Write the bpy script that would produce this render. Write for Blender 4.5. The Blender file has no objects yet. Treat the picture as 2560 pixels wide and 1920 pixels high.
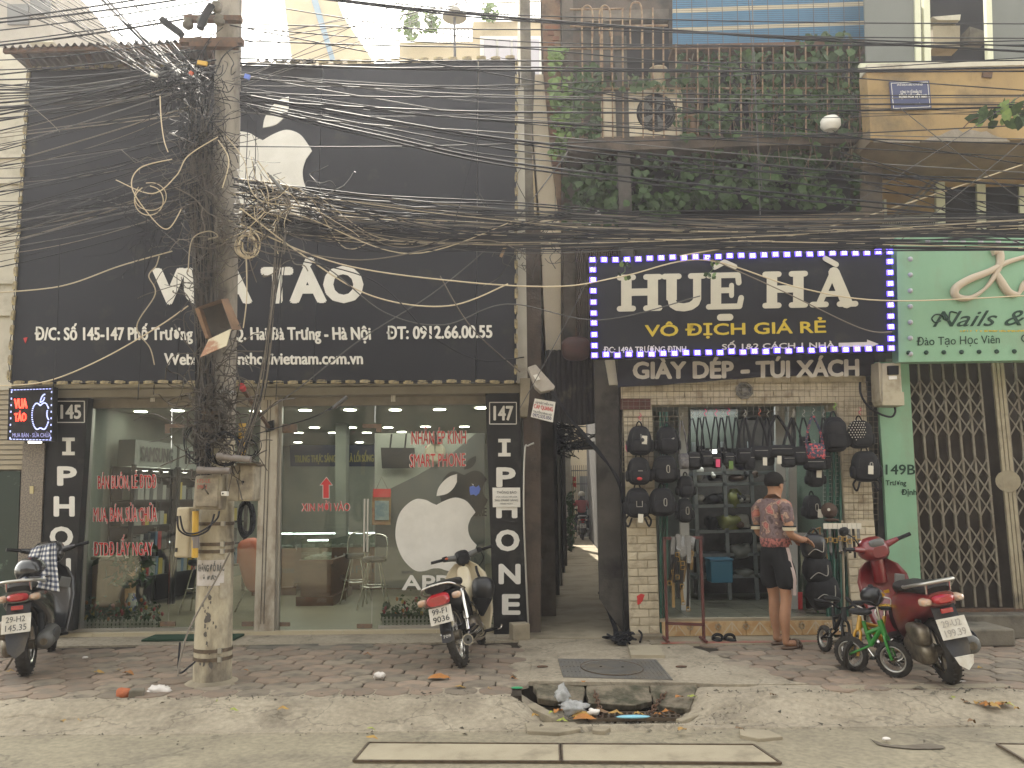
import bpy, math, random
from mathutils import Vector, Matrix, Euler
random.seed(7)
R_ = math.radians
S = bpy.context.scene
C = S.collection
# ------------------------------------------------------------------ camera
H = 1.5
FL = 2010.0
TH = R_(8.07); RO = R_(0.6)
_F = Vector((0, math.cos(TH), math.sin(TH)))
_U0 = Vector((0, -math.sin(TH), math.cos(TH)))
_R0 = Vector((1, 0, 0))
_R = _R0*math.cos(RO) - _U0*math.sin(RO)
_U = _U0*math.cos(RO) + _R0*math.sin(RO)
cam = bpy.data.cameras.new('camera'); camo = bpy.data.objects.new('camera', cam); C.objects.link(camo)
cam.sensor_width = 36; cam.lens = FL/2560*36; cam.clip_end = 2000; cam.clip_start = .05
m = Matrix((_R, _U, -_F)).transposed().to_4x4(); m.translation = (0, 0, H); camo.matrix_world = m
S.camera = camo
# ------------------------------------------------------------------ sky, sun, exposure
SUN_EL, SUN_AZ = 52, -14          # behind the shops, a little to the left
w = bpy.data.worlds.new('World'); S.world = w; w.use_nodes = True
nt = w.node_tree; nt.nodes.clear()
sk = nt.nodes.new('ShaderNodeTexSky'); sk.sky_type = 'NISHITA'; sk.sun_disc = False
sk.sun_elevation = R_(SUN_EL); sk.sun_rotation = R_(SUN_AZ); sk.air_density = 1.0; sk.dust_density = 1.5; sk.ozone_density = 1.0
hs = nt.nodes.new('ShaderNodeHueSaturation'); hs.inputs['Saturation'].default_value = .25
mx = nt.nodes.new('ShaderNodeMix'); mx.data_type = 'RGBA'; mx.blend_type = 'MULTIPLY'; mx.inputs[0].default_value = 1
mx.inputs[7].default_value = (1.0, .945, .815, 1)
bg = nt.nodes.new('ShaderNodeBackground'); bg.inputs[1].default_value = .15
wo = nt.nodes.new('ShaderNodeOutputWorld')
nt.links.new(sk.outputs[0], hs.inputs['Color']); nt.links.new(hs.outputs[0], mx.inputs[6]); nt.links.new(mx.outputs[2], bg.inputs[0]); nt.links.new(bg.outputs[0], wo.inputs[0])
sl = bpy.data.lights.new('sun', 'SUN'); sl.energy = 2.2; sl.angle = R_(.5); sl.color = (1, .93, .80)
so = bpy.data.objects.new('sun', sl); C.objects.link(so)
sd = Vector((math.sin(R_(SUN_AZ))*math.cos(R_(SUN_EL)), math.cos(R_(SUN_AZ))*math.cos(R_(SUN_EL)), math.sin(R_(SUN_EL))))
so.rotation_euler = sd.to_track_quat('Z', 'Y').to_euler(); so.location = sd*60
S.view_settings.view_transform = 'Standard'; S.view_settings.look = 'None'; S.view_settings.gamma = 1
S.view_settings.exposure = 2.5
S.view_settings.use_curve_mapping = False
try:
    S.cycles.max_bounces = 6; S.cycles.transparent_max_bounces = 24; S.cycles.sample_clamp_indirect = 4
    S.cycles.use_denoising = True; S.cycles.caustics_reflective = False; S.cycles.caustics_refractive = False
except Exception: pass
# ------------------------------------------------------------------ photo point -> place
def ray(px, py):
    return _F + _R*((px-1280)/FL) + _U*((960-py)/FL)
def W(px, py, Y):
    d = ray(px, py); return Vector((0, 0, H)) + d*(Y/d.y)
def G(px, py, z=0.0):
    d = ray(px, py); return Vector((0, 0, H)) + d*((z-H)/d.z)
def V(*a): return Vector(a)
# ------------------------------------------------------------------ mesh builder
class MB:
    def __init__(s): s.v = []; s.f = []; s.sm = []; s.mi = []; s.cm = 0
    def add(s, vs, fs, smooth=False):
        o = len(s.v); s.v += [tuple(p) for p in vs]
        for f in fs: s.f.append([i+o for i in f]); s.sm.append(smooth); s.mi.append(s.cm)
        return s
    def mat(s, i): s.cm = i; return s
    def box(s, c, d, rot=None, taper=1.0):
        c = Vector(c); x, y, z = d[0]/2, d[1]/2, d[2]/2
        P = [Vector(p) for p in ((-x,-y,-z),(x,-y,-z),(x,y,-z),(-x,y,-z),(-x*taper,-y*taper,z),(x*taper,-y*taper,z),(x*taper,y*taper,z),(-x*taper,y*taper,z))]
        if rot is not None:
            q = rot if isinstance(rot, Matrix) else Euler(rot).to_matrix()
            P = [q @ p for p in P]
        return s.add([p+c for p in P], [(0,3,2,1),(4,5,6,7),(0,1,5,4),(1,2,6,5),(2,3,7,6),(3,0,4,7)])
    def bb(s, a, b):
        return s.box([(a[i]+b[i])/2 for i in range(3)], [abs(b[i]-a[i]) for i in range(3)])
    def beam(s, a, b, w, t, up=(0,0,1)):
        a, b = Vector(a), Vector(b); d = b-a; L = d.length
        if L < 1e-6: return s
        d.normalize(); u = Vector(up); 
        if abs(d.dot(u)) > .98: u = Vector((0,1,0))
        sx = d.cross(u).normalized(); sy = sx.cross(d)
        m = Matrix((sx, d, sy)).transposed()
        return s.box((a+b)/2, (w, L, t), m)
    def prism(s, pts, off, smooth=False):
        n = len(pts); off = Vector(off); pts = [Vector(p) for p in pts]
        vs = pts + [p+off for p in pts]
        fs = [tuple(range(n)), tuple(range(2*n-1, n-1, -1))] + [(i, i+n, (i+1)%n+n, (i+1)%n) for i in range(n)]
        return s.add(vs, fs, smooth)
    def cyl(s, a, b, r0, r1=None, n=12, caps=True, smooth=True):
        r1 = r0 if r1 is None else r1
        a, b = Vector(a), Vector(b); d = (b-a).normalized(); u = Vector((0,0,1)) if abs(d.z) < .9 else Vector((1,0,0))
        x = d.cross(u).normalized(); y = d.cross(x)
        vs = []
        for p, r in ((a, r0), (b, r1)):
            vs += [p + x*(math.cos(2*math.pi*i/n)*r) + y*(math.sin(2*math.pi*i/n)*r) for i in range(n)]
        s.add(vs, [(i, (i+1)%n, (i+1)%n+n, i+n) for i in range(n)], smooth)
        if caps: s.add(vs, [tuple(range(n-1,-1,-1)), tuple(range(n, 2*n))])
        return s
    def tube(s, pts, r, n=6, caps=True, rr=None):
        pts = [Vector(p) for p in pts]; N = len(pts)
        if N < 2: return s
        t0 = (pts[1]-pts[0]).normalized(); u = Vector((0,0,1)) if abs(t0.z) < .9 else Vector((1,0,0))
        x = t0.cross(u).normalized(); vs = []
        for i, p in enumerate(pts):
            t = (pts[min(i+1,N-1)]-pts[max(i-1,0)])
            if t.length < 1e-9: t = t0.copy()
            t.normalize()
            x = (x - t*x.dot(t))
            x = x.normalized() if x.length > 1e-6 else t.orthogonal().normalized()
            y = t.cross(x); ri = rr[i] if rr else r
            vs += [p + x*(math.cos(2*math.pi*k/n)*ri) + y*(math.sin(2*math.pi*k/n)*ri) for k in range(n)]
        fs = [(i*n+k, i*n+(k+1)%n, (i+1)*n+(k+1)%n, (i+1)*n+k) for i in range(N-1) for k in range(n)]
        s.add(vs, fs, True)
        if caps: s.add(vs, [tuple(range(n-1,-1,-1)), tuple(range((N-1)*n, N*n))])
        return s
    def loft(s, rings, caps=True, smooth=True):
        n = len(rings[0]); vs = [p for r in rings for p in r]
        fs = [(i*n+k, i*n+(k+1)%n, (i+1)*n+(k+1)%n, (i+1)*n+k) for i in range(len(rings)-1) for k in range(n)]
        s.add(vs, fs, smooth)
        if caps: s.add(vs, [tuple(range(n-1,-1,-1)), tuple(range((len(rings)-1)*n, len(rings)*n))], smooth)
        return s
    def ell(s, c, r, nu=14, nv=9, e=1.0, rot=None, top=None, v0=-90, v1=90):
        c = Vector(c); q = None if rot is None else (rot if isinstance(rot, Matrix) else Euler(rot).to_matrix())
        def pw(v): return math.copysign(abs(v)**e, v)
        rings = []
        for j in range(nv+1):
            a = R_(v0+(v1-v0)*j/nv); cz, ca = pw(math.sin(a)), pw(math.cos(a))
            ca = max(ca, .001)
            ring = []
            for i in range(nu):
                t = 2*math.pi*i/nu
                p = Vector((r[0]*ca*pw(math.cos(t)), r[1]*ca*pw(math.sin(t)), r[2]*cz))
                ring.append((q @ p if q is not None else p)+c)
            rings.append(ring)
        return s.loft(rings, True, True)
    def lathe(s, c, prof, n=20, rot=None, smooth=True, closed=False):
        c = Vector(c); q = None if rot is None else (rot if isinstance(rot, Matrix) else Euler(rot).to_matrix())
        rings = []
        for r, z in prof:
            ring = []
            for i in range(n):
                t = 2*math.pi*i/n; p = Vector((r*math.cos(t), r*math.sin(t), z))
                ring.append((q @ p if q is not None else p)+c)
            rings.append(ring)
        if closed: rings.append(rings[0])
        return s.loft(rings, not closed, smooth)
    def xf(s, m):
        s.v = [tuple(m @ Vector(p)) for p in s.v]; return s
    def merge(s, o):
        k = len(s.v); s.v += o.v
        s.f += [[i+k for i in f] for f in o.f]; s.sm += o.sm; s.mi += o.mi; return s
    def mesh(s, name, mat):
        me = bpy.data.meshes.new(name); me.from_pydata(s.v, [], s.f)
        me.polygons.foreach_set('use_smooth', s.sm)
        if isinstance(mat, (list, tuple)):
            for k in mat: me.materials.append(k)
            me.polygons.foreach_set('material_index', s.mi)
        elif mat is not None: me.materials.append(mat)
        me.update(); return me
    def build(s, name, mat, parent=None, local=False, bev=0, **kw):
        if parent is not None and not local:
            o = root_org(parent)
            s.v = [(p[0]-o[0], p[1]-o[1], p[2]-o[2]) for p in s.v]
        ob = bpy.data.objects.new(name, s.mesh(name, mat)); C.objects.link(ob)
        if parent is not None: ob.parent = parent
        if bev:
            b = ob.modifiers.new('bevel', 'BEVEL'); b.width = bev; b.segments = 2; b.limit_method = 'ANGLE'; b.angle_limit = R_(40)
        tag(ob, **kw); return ob
def root_org(p):
    while p.parent is not None: p = p.parent
    return Vector(p.get('_o', (0,0,0)))
def tag(o, label=None, cat=None, group=None, kind=None):
    if label: o['label'] = label
    if cat: o['category'] = cat
    if group: o['group'] = group
    if kind: o['kind'] = kind
    return o
def thing(name, label, cat, loc=(0,0,0), group=None, kind=None, rot=None):
    o = bpy.data.objects.new(name, None); C.objects.link(o); o.empty_display_size = .1
    o.location = loc; o['_o'] = tuple(loc)
    if rot is not None:
        o.rotation_euler = rot
    return tag(o, label, cat, group, kind)
def share(src, name, loc, parent=None, rot=None, scale=None):
    """a further object on the same mesh; loc is in world axes minus the parent's origin"""
    c = bpy.data.objects.new(name, src.data); C.objects.link(c)
    c.location = loc
    if rot is not None: c.rotation_euler = rot
    if scale is not None: c.scale = scale
    if parent is not None: c.parent = parent
    return c
def copy_tree(o, parent=None):
    c = o.copy(); C.objects.link(c)
    if parent is not None: c.parent = parent
    for ch in list(o.children): copy_tree(ch, c)
    return c
# smooth curve through points
def spline(P, k=6):
    P = [Vector(p) for p in P]
    if len(P) < 3: return P
    out = []
    for i in range(len(P)-1):
        a = P[max(i-1,0)]; b = P[i]; c = P[i+1]; d = P[min(i+2,len(P)-1)]
        for j in range(k):
            t = j/k
            out.append(.5*((2*b)+(c-a)*t+(2*a-5*b+4*c-d)*t*t+(3*b-a-3*c+d)*t**3))
    out.append(P[-1]); return out
# ------------------------------------------------------------------ materials
def L3(c): return (c[0], c[1], c[2], 1)
def mat(name, c, c2=None, scale=5, rough=.7, bump=0, bs=60, metal=0, rnd=0, dirt=0, dc=(.12,.10,.07), ds=3, coat=0, emis=None, es=0, stretch=(1,1,1), thr=(.35,.65), spec=.5, detail=5, trans=0):
    m = bpy.data.materials.new(name); m.use_nodes = True; nt = m.node_tree; N = nt.nodes; L = nt.links
    b = N['Principled BSDF']; b.inputs['Roughness'].default_value = rough; b.inputs['Metallic'].default_value = metal
    b.inputs['Base Color'].default_value = L3(c)
    if spec == .5 and max(c) < .06 and rough > .33: spec = .16
    b.inputs['Specular IOR Level'].default_value = spec
    if coat: b.inputs['Coat Weight'].default_value = coat; b.inputs['Coat Roughness'].default_value = .08
    if emis: b.inputs['Emission Color'].default_value = L3(emis); b.inputs['Emission Strength'].default_value = es
    if not (c2 or bump or rnd or dirt): return m
    tc = N.new('ShaderNodeTexCoord'); mp = N.new('ShaderNodeMapping'); L.new(tc.outputs['Object'], mp.inputs[0]); mp.inputs['Scale'].default_value = stretch
    src = None
    def noise(sc, det=detail):
        n = N.new('ShaderNodeTexNoise'); n.inputs['Scale'].default_value = sc; n.inputs['Detail'].default_value = det; n.inputs['Roughness'].default_value = .62
        L.new(mp.outputs[0], n.inputs['Vector']); return n
    def ramp(src, a, bb):
        r = N.new('ShaderNodeMapRange'); r.inputs[1].default_value = a; r.inputs[2].default_value = bb; L.new(src, r.inputs[0]); return r.outputs[0]
    def mixc(f, A, B, mode='MIX'):
        x = N.new('ShaderNodeMix'); x.data_type = 'RGBA'; x.blend_type = mode
        if isinstance(f, float): x.inputs[0].default_value = f
        else: L.new(f, x.inputs[0])
        for v, i in ((A, 6), (B, 7)):
            if isinstance(v, tuple): x.inputs[i].default_value = v
            else: L.new(v, x.inputs[i])
        return x.outputs[2]
    col = L3(c)
    if c2: col = mixc(ramp(noise(scale).outputs[0], *thr), L3(c), L3(c2))
    if rnd:
        oi = N.new('ShaderNodeObjectInfo'); r = N.new('ShaderNodeMapRange'); r.inputs[3].default_value = 1-rnd; r.inputs[4].default_value = 1+rnd
        L.new(oi.outputs['Random'], r.inputs[0]); cc = N.new('ShaderNodeCombineColor')
        for i in range(3): L.new(r.outputs[0], cc.inputs[i])
        col = mixc(1.0, col, cc.outputs[0], 'MULTIPLY')
    if dirt:
        n = noise(ds, 7)
        f = ramp(n.outputs[0], .62-.3*dirt, .78-.2*dirt)
        col = mixc(f, col, L3(dc))
    if not isinstance(col, tuple): L.new(col, b.inputs['Base Color'])
    if bump:
        n = noise(bs, 6); bp = N.new('ShaderNodeBump'); bp.inputs['Strength'].default_value = bump; bp.inputs['Distance'].default_value = .01
        L.new(n.outputs[0], bp.inputs['Height']); L.new(bp.outputs[0], b.inputs['Normal'])
    return m
def groundmat(name, a, b, dark, speck=.25, crack=.6, cs=1.3, rough=.92, bump=.5):
    """worn street surface: broad patches, stains, fine aggregate, a net of cracks"""
    m = mat(name, a, b, 1.3, rough, bump=bump, bs=170, dirt=.42, dc=dark, ds=2.1, thr=(.38,.62), detail=8); nt = m.node_tree; N = nt.nodes; L = nt.links; bs_ = N['Principled BSDF']
    src = bs_.inputs['Base Color'].links[0].from_socket; mp = [n for n in N if n.type == 'MAPPING'][0]
    def nn(t, sc): n = N.new(t); n.inputs['Scale'].default_value = sc; L.new(mp.outputs[0], n.inputs['Vector']); return n
    n1 = nn('ShaderNodeTexNoise', 210); n1.inputs['Detail'].default_value = 3; n2 = nn('ShaderNodeTexNoise', 26); n2.inputs['Detail'].default_value = 6
    r = N.new('ShaderNodeMapRange'); r.inputs[1].default_value = .3; r.inputs[2].default_value = .7; r.inputs[3].default_value = 1-speck; r.inputs[4].default_value = 1+speck; L.new(n1.outputs[0], r.inputs[0])
    r2 = N.new('ShaderNodeMapRange'); r2.inputs[1].default_value = .3; r2.inputs[2].default_value = .7; r2.inputs[3].default_value = .80; r2.inputs[4].default_value = 1.16; L.new(n2.outputs[0], r2.inputs[0])
    mu = N.new('ShaderNodeMath'); mu.operation = 'MULTIPLY'; L.new(r.outputs[0], mu.inputs[0]); L.new(r2.outputs[0], mu.inputs[1])
    v = N.new('ShaderNodeTexVoronoi'); v.feature = 'DISTANCE_TO_EDGE'; v.inputs['Scale'].default_value = cs; ds_ = nn('ShaderNodeTexNoise', 5); ds_.inputs['Detail'].default_value = 6
    va = N.new('ShaderNodeVectorMath'); va.operation = 'SCALE'; va.inputs['Scale'].default_value = .5; L.new(ds_.outputs['Color'], va.inputs[0]); vb = N.new('ShaderNodeVectorMath'); vb.operation = 'ADD'; L.new(mp.outputs[0], vb.inputs[0]); L.new(va.outputs[0], vb.inputs[1]); L.new(vb.outputs[0], v.inputs['Vector'])
    rc = N.new('ShaderNodeMapRange'); rc.inputs[1].default_value = .004; rc.inputs[2].default_value = .013; rc.inputs[3].default_value = 1-crack; rc.inputs[4].default_value = 1; L.new(v.outputs[0], rc.inputs[0])
    mu2 = N.new('ShaderNodeMath'); mu2.operation = 'MULTIPLY'; L.new(mu.outputs[0], mu2.inputs[0]); L.new(rc.outputs[0], mu2.inputs[1]); cc = N.new('ShaderNodeCombineColor')
    for i in range(3): L.new(mu2.outputs[0], cc.inputs[i])
    x = N.new('ShaderNodeMix'); x.data_type = 'RGBA'; x.blend_type = 'MULTIPLY'; x.inputs[0].default_value = 1; L.new(src, x.inputs[6]); L.new(cc.outputs[0], x.inputs[7]); L.new(x.outputs[2], bs_.inputs['Base Color']); return m
def glassmat(name, tint=(.93,.97,.95), refl=1.0):
    m = bpy.data.materials.new(name); m.use_nodes = True; nt = m.node_tree; N = nt.nodes; L = nt.links; N.clear()
    o = N.new('ShaderNodeOutputMaterial'); mx = N.new('ShaderNodeMixShader'); t = N.new('ShaderNodeBsdfTransparent'); g = N.new('ShaderNodeBsdfGlossy')
    fr = N.new('ShaderNodeFresnel'); fr.inputs[0].default_value = 1.5
    t.inputs[0].default_value = L3(tint); g.inputs['Roughness'].default_value = .02; g.inputs[0].default_value = (refl,refl,refl,1)
    L.new(fr.outputs[0], mx.inputs[0]); L.new(t.outputs[0], mx.inputs[1]); L.new(g.outputs[0], mx.inputs[2]); L.new(mx.outputs[0], o.inputs[0]); return m
def emit(name, c, s): return mat(name, c, emis=c, es=s)
# ------------------------------------------------------------------ lettering (flat print, a mesh per line)
_tc = {}
def glyphs(s, off=0.0, shear=0.0):
    k = (s, off, shear)
    if k in _tc: return _tc[k]
    c = bpy.data.curves.new('lettering', 'FONT'); c.body = s; c.offset = off; c.shear = shear; c.resolution_u = 3; c.fill_mode = 'FRONT'
    o = bpy.data.objects.new('lettering_source', c)
    me = bpy.data.meshes.new_from_object(o)
    vs = [v.co.copy() for v in me.vertices]; fs = [list(p.vertices) for p in me.polygons]
    bpy.data.objects.remove(o); bpy.data.curves.remove(c); bpy.data.meshes.remove(me)
    _tc[k] = (vs, fs); return vs, fs
_cap = max(v.y for v in glyphs('H')[0])
def _bx(u, v_, w_):
    # keeps the stroke weight the same across as up when a line is condensed
    return min(3.0, max(.6, (v_.length/_cap)/(u.length/w_)))
def letter_mb(s, A, B, C_, off=0.0, shear=0.0, lift=0.0, mb=None, pad=0.0):
    """text from baseline A to B, C_ above A at cap height"""
    vs, fs = glyphs(s, 0.0, shear)
    A, B, C_ = Vector(A), Vector(B), Vector(C_)
    x0 = min(v.x for v in vs); x1 = max(v.x for v in vs)
    u = (B-A); v_ = (C_-A); n = u.cross(v_).normalized()
    if n.length == 0: n = Vector((0,-1,0))
    mb = mb or MB(); w_ = x1-x0; pr = .02 if lift >= 0 else 0
    for k, (dx, dy) in enumerate(((0,0),(1,0),(-1,0),(0,1),(0,-1),(.7,.7),(-.7,-.7),(.7,-.7),(-.7,.7)) if off > 0 else ((0,0),)):
        mb.add([A + u*((p.x-x0+dx*off*_bx(u,v_,w_))/w_) + v_*((p.y+dy*off*.8)/_cap) + n*(lift+.00012*k) for p in vs], fs)
    return mb
def ptext(s, x0, y0, x1, y1, cap, Y, off=0.0, shear=0.0, lift=.004, mb=None, lean=0):
    """text whose baseline runs (x0,y0)-(x1,y1) in the photograph, on the plane at depth Y"""
    return letter_mb(s, W(x0,y0,Y), W(x1,y1,Y), W(x0+lean,y0-cap,Y), off, shear, lift, mb)
def ppanel(pts, Y, t, mb=None, Y2=None):
    """board whose front face has the given photo corners at depth Y, thickness t backwards"""
    mb = mb or MB(); P = [W(x, y, Y) for x, y in pts]
    return mb.prism(P, (0, t, 0))
# ================================================================== materials used widely
M_ = {}
M_['asphalt'] = groundmat('asphalt', (.285,.25,.175), (.235,.205,.145), (.19,.165,.12), .13, .28, .7)
M_['concrete'] = mat('concrete', (.33,.285,.205), (.26,.225,.16), 2.5, .92, bump=.4, bs=55, dirt=.5, dc=(.155,.13,.09), ds=1.7)
M_['gutter'] = groundmat('gutter_concrete', (.345,.30,.225), (.285,.245,.18), (.20,.17,.125), .14, .34, 1.1, bump=.5)
M_['concrete_dark'] = mat('concrete_dark', (.17,.15,.115), (.10,.09,.07), 3, .92, bump=.5, bs=40, dirt=.5, dc=(.05,.045,.035))
M_['moss'] = mat('mossy_stone', (.19,.16,.115), (.10,.085,.06), 6, .95, bump=1, bs=34, dirt=.6, dc=(.045,.045,.025), ds=6)
M_['mortar'] = mat('mortar_soil', (.032,.027,.021), (.06,.05,.038), 8, .98, bump=.5, bs=60)
M_['paver_red'] = mat('paver_red', (.25,.185,.135), (.205,.158,.118), 7, .85, bump=.4, bs=90, rnd=.22, dirt=.45, dc=(.16,.135,.105), ds=5)
M_['paver_grey'] = mat('paver_grey', (.235,.195,.145), (.19,.158,.12), 7, .85, bump=.4, bs=90, rnd=.22, dirt=.4, dc=(.10,.085,.065), ds=5)
M_['vault'] = mat('vault_concrete', (.36,.315,.225), (.30,.26,.185), 3, .9, bump=.2, bs=80, dirt=.2, dc=(.2,.17,.12))
M_['steel'] = mat('steel_edge', (.16,.12,.085), (.09,.07,.05), 20, .6, metal=.6, bump=.2)
M_['iron'] = mat('cast_iron', (.13,.128,.122), (.16,.15,.13), 9, .6, metal=.35, bump=.35, bs=90, dirt=.35, dc=(.17,.14,.10))
M_['black'] = mat('black_plastic', (.012,.012,.013), rough=.45)
M_['void'] = mat('drain_dark', (.008,.008,.006), rough=1)
M_['rust'] = mat('rusty_iron', (.13,.065,.035), (.07,.045,.03), 18, .85, bump=.5, bs=70)
M_['white'] = mat('white_paint', (.62,.58,.49), (.55,.51,.43), 6, .6)
M_['chrome'] = mat('chrome', (.62,.60,.56), rough=.16, metal=1)
M_['alu'] = mat('aluminium', (.42,.41,.38), rough=.35, metal=.8)
M_['tyre'] = mat('tyre_rubber', (.022,.021,.02), (.045,.04,.034), 14, .85, bump=.3)
M_['cable'] = mat('cable_black', (.014,.015,.019), rough=.6, rnd=.3)
M_['cable_grey'] = mat('cable_grey', (.07,.067,.065), rough=.6, rnd=.3)
M_['cable_beige'] = mat('cable_beige', (.42,.35,.24), rough=.6, rnd=.3)
M_['cable_tan'] = mat('cable_tan', (.12,.10,.075), rough=.6, rnd=.3)
def sstep(a, b, x):
    t = max(0, min(1, (x-a)/(b-a))); return t*t*(3-2*t)
from mathutils import noise as NZ
def nz(x, y, s=1, o=0): return NZ.noise(Vector((x*s, y*s, o)))
# ------------------------------------------------------------------ ground and road
MB().add([(-300,-150,-.45),(300,-150,-.45),(300,400,-.45),(-300,400,-.45)], [(0,1,2,3)]).build('ground', M_['concrete_dark'], kind='structure')
def grid(x0, x1, y0, y1, nx, ny, fz, smooth=True, mb=None, skip=None):
    vs = []; fs = []
    for j in range(ny+1):
        for i in range(nx+1):
            x = x0+(x1-x0)*i/nx; y = y0+(y1-y0)*j/ny; vs.append((x, y, fz(x, y)))
    for j in range(ny):
        for i in range(nx):
            if skip and skip(x0+(x1-x0)*(i+.5)/nx, y0+(y1-y0)*(j+.5)/ny): continue
            a = j*(nx+1)+i; fs.append((a, a+1, a+nx+2, a+nx+1))
    return (mb or MB()).add(vs, fs, smooth)
def zroad(x, y): return -.125 + .006*nz(x, y, 1.1) + .0015*nz(x, y, 7)
mb = grid(-40, 40, -14, 2.5, 80, 20, zroad); grid(-8, 8, 2.5, 5.95, 200, 60, zroad, mb=mb)
mb.add([(-40,2.5,-.125),(-8,2.5,-.125),(-8,5.95,-.125),(-40,5.95,-.125)], [(0,1,2,3)]); mb.add([(40,2.5,-.125),(40,5.95,-.125),(8,5.95,-.125),(8,2.5,-.125)], [(3,2,1,0)])
ROAD = mb.build('road', M_['asphalt'], kind='structure')
DRX0, DRX1 = G(1425,1780,-.12).x, G(1722,1780,-.12).x
DX0, DX1 = G(1330,1710,0).x, G(1745,1710,0).x
# gutter strip: broken concrete that ramps from the road up to the paving
def cr(x, y, px, py, w, L, a):
    """a wandering crack: depth falls off from a noisy line"""
    ca, sa = math.cos(a), math.sin(a); u = (x-px)*ca+(y-py)*sa; v = -(x-px)*sa+(y-py)*ca
    if u < 0 or u > L: return 0
    v += .05*nz(u*3, px*7) + .02*nz(u*12, py*5)
    return max(0, 1-abs(v)/w)
CRK = [(-2.35,6.0,.012,.75,-.25),(-1.5,5.86,.01,.5,.3),(-2.9,6.3,.008,1.4,.02),(.25,6.15,.014,.5,1.2),(.35,5.98,.012,1.4,.06),(1.2,6.05,.014,.5,.5),(1.55,5.96,.014,.9,-.08),(1.7,6.2,.012,.5,.9),(.1,6.4,.01,.4,-.6),(2.1,6.35,.01,.6,-.5),(-.2,6.2,.009,.6,.9),(.9,6.1,.01,.35,.2),(2.3,6.1,.01,.7,.15),(-4.2,6.25,.01,1.2,-.03)]
def zgut(x, y):
    e = 6.52 if x < DX0-.05 or x > DX1+.02 else 6.70
    z = -.118 + .112*sstep(5.95, 6.5, y)
    near = sstep(DX0-.22, DX0+.12, x)*(1-sstep(DX1-.30, DX1+.04, x))
    z = z*(1-near) + near*(-.115 + .02*sstep(6.1,5.9,y))
    z -= .05*near*sstep(6.02, 6.28, y)
    z += .010*nz(x, y, 2.3, 3)*(.4+near*.7) + .004*nz(x, y, 9) + .0015*nz(x,y,30)
    if x > 1.2: z -= .012*sstep(.05,.3,nz(x,y,1.5,8))*(1-near*.5)
    for c in CRK: z -= .028*cr(x, y, *c)
    q = abs((x-(DRX0+DRX1)/2)/((DRX1-DRX0)/2*1.02))**2.6 + abs((y-6.50)/.24)**2.6 if y < 6.5 else abs((x-(DRX0+DRX1)/2)/((DRX1-DRX0)/2*1.02))**2.6
    q += .25*nz(x*6,y*6,1,2)
    if q < 1: z = -.13-.24*sstep(0,.35,1-q)
    if y < 5.97: z = max(z, zroad(x,y)+.003) if y > 5.93 else -.17
    return z
grid(-6.2, 6.2, 5.92, 6.74, 620, 82, zgut).build('gutter_strip', M_['gutter'], kind='structure')
# ------------------------------------------------------------------ pavement
PAV = MB().bb((-9,6.5,-.3),(.05,9.3,-.016)).bb((2.12,6.66,-.3),(9,9.3,-.016)).bb((.051,6.9,-.3),(2.119,9.3,-.0165))
PAV = PAV.build('pavement', M_['mortar'], kind='structure')
def pave_mesh(seed):
    r = random.Random(seed); w = .134; out = []
    for k in range(6):
        a = R_(30+60*k)                     # pointed toward the street
        for da in (-9, 9):
            rr = w/math.cos(R_(30))*(.90+.02*r.random()); out.append((rr*math.cos(a+R_(da)), rr*math.sin(a+R_(da))))
    mb = MB(); top = [(x*.955, y*.955, 0) for x, y in out]; mid = [(x, y, -.008) for x, y in out]; bot = [(x, y, -.03) for x, y in out]
    n = 12; c = [(0,0,.002)]
    mb.add(c+top, [(0, i+1, (i+1)%n+1) for i in range(n)], True)
    mb.loft([mid, top], False, True); mb.loft([bot, mid], False, False)
    return mb
pm = [pave_mesh(i).mesh('paver', M_['paver_red'] if i % 3 else M_['paver_grey']) for i in range(6)]
npav = 0; rp = random.Random(3); px_ = .272; py_ = .236; rest = MB()
cand = []
for j in range(11):
    for i in range(44):
        x = -5.6+i*px_+(px_/2 if j % 2 else 0); y = 6.63+j*py_
        if y > 8.75+.1*nz(x,3): continue
        if abs(x) > y*.66+.25: continue
        left = x < .02+.12*nz(y*3,1) + .10*(y-6.6)*.3
        right = x > 1.95+.45*(1-sstep(6.6,7.5,y))+.18*nz(y*4,2)
        if right and y < 6.72: y += 0
        if not (left or right): continue
        if nz(x*.9, y*.9, 1, 5) > .62: continue      # patched with cement
        if left and y > 8.62 and x > -2.6 and nz(x,y,2)>0: continue
        cand.append((y, x))
cand.sort()
paver = None
for y, x in cand[:299]:
    o = bpy.data.objects.new('paver', pm[rp.randrange(6)]); C.objects.link(o); o.parent = PAV
    o.location = (x+rp.uniform(-.004,.004), y+rp.uniform(-.004,.004), rp.uniform(-.004,.003)); o.rotation_euler = (rp.uniform(-.012,.012), rp.uniform(-.012,.012), rp.choice([0,R_(180)])+rp.uniform(-.02,.02))
if len(cand) > 299:
    for y, x in cand[299:]: rest.cyl((x,y,-.03),(x,y,-.001),.135,.13,12)
    rest.build('far_pavers', M_['paver_grey'], PAV, kind='stuff')
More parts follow.
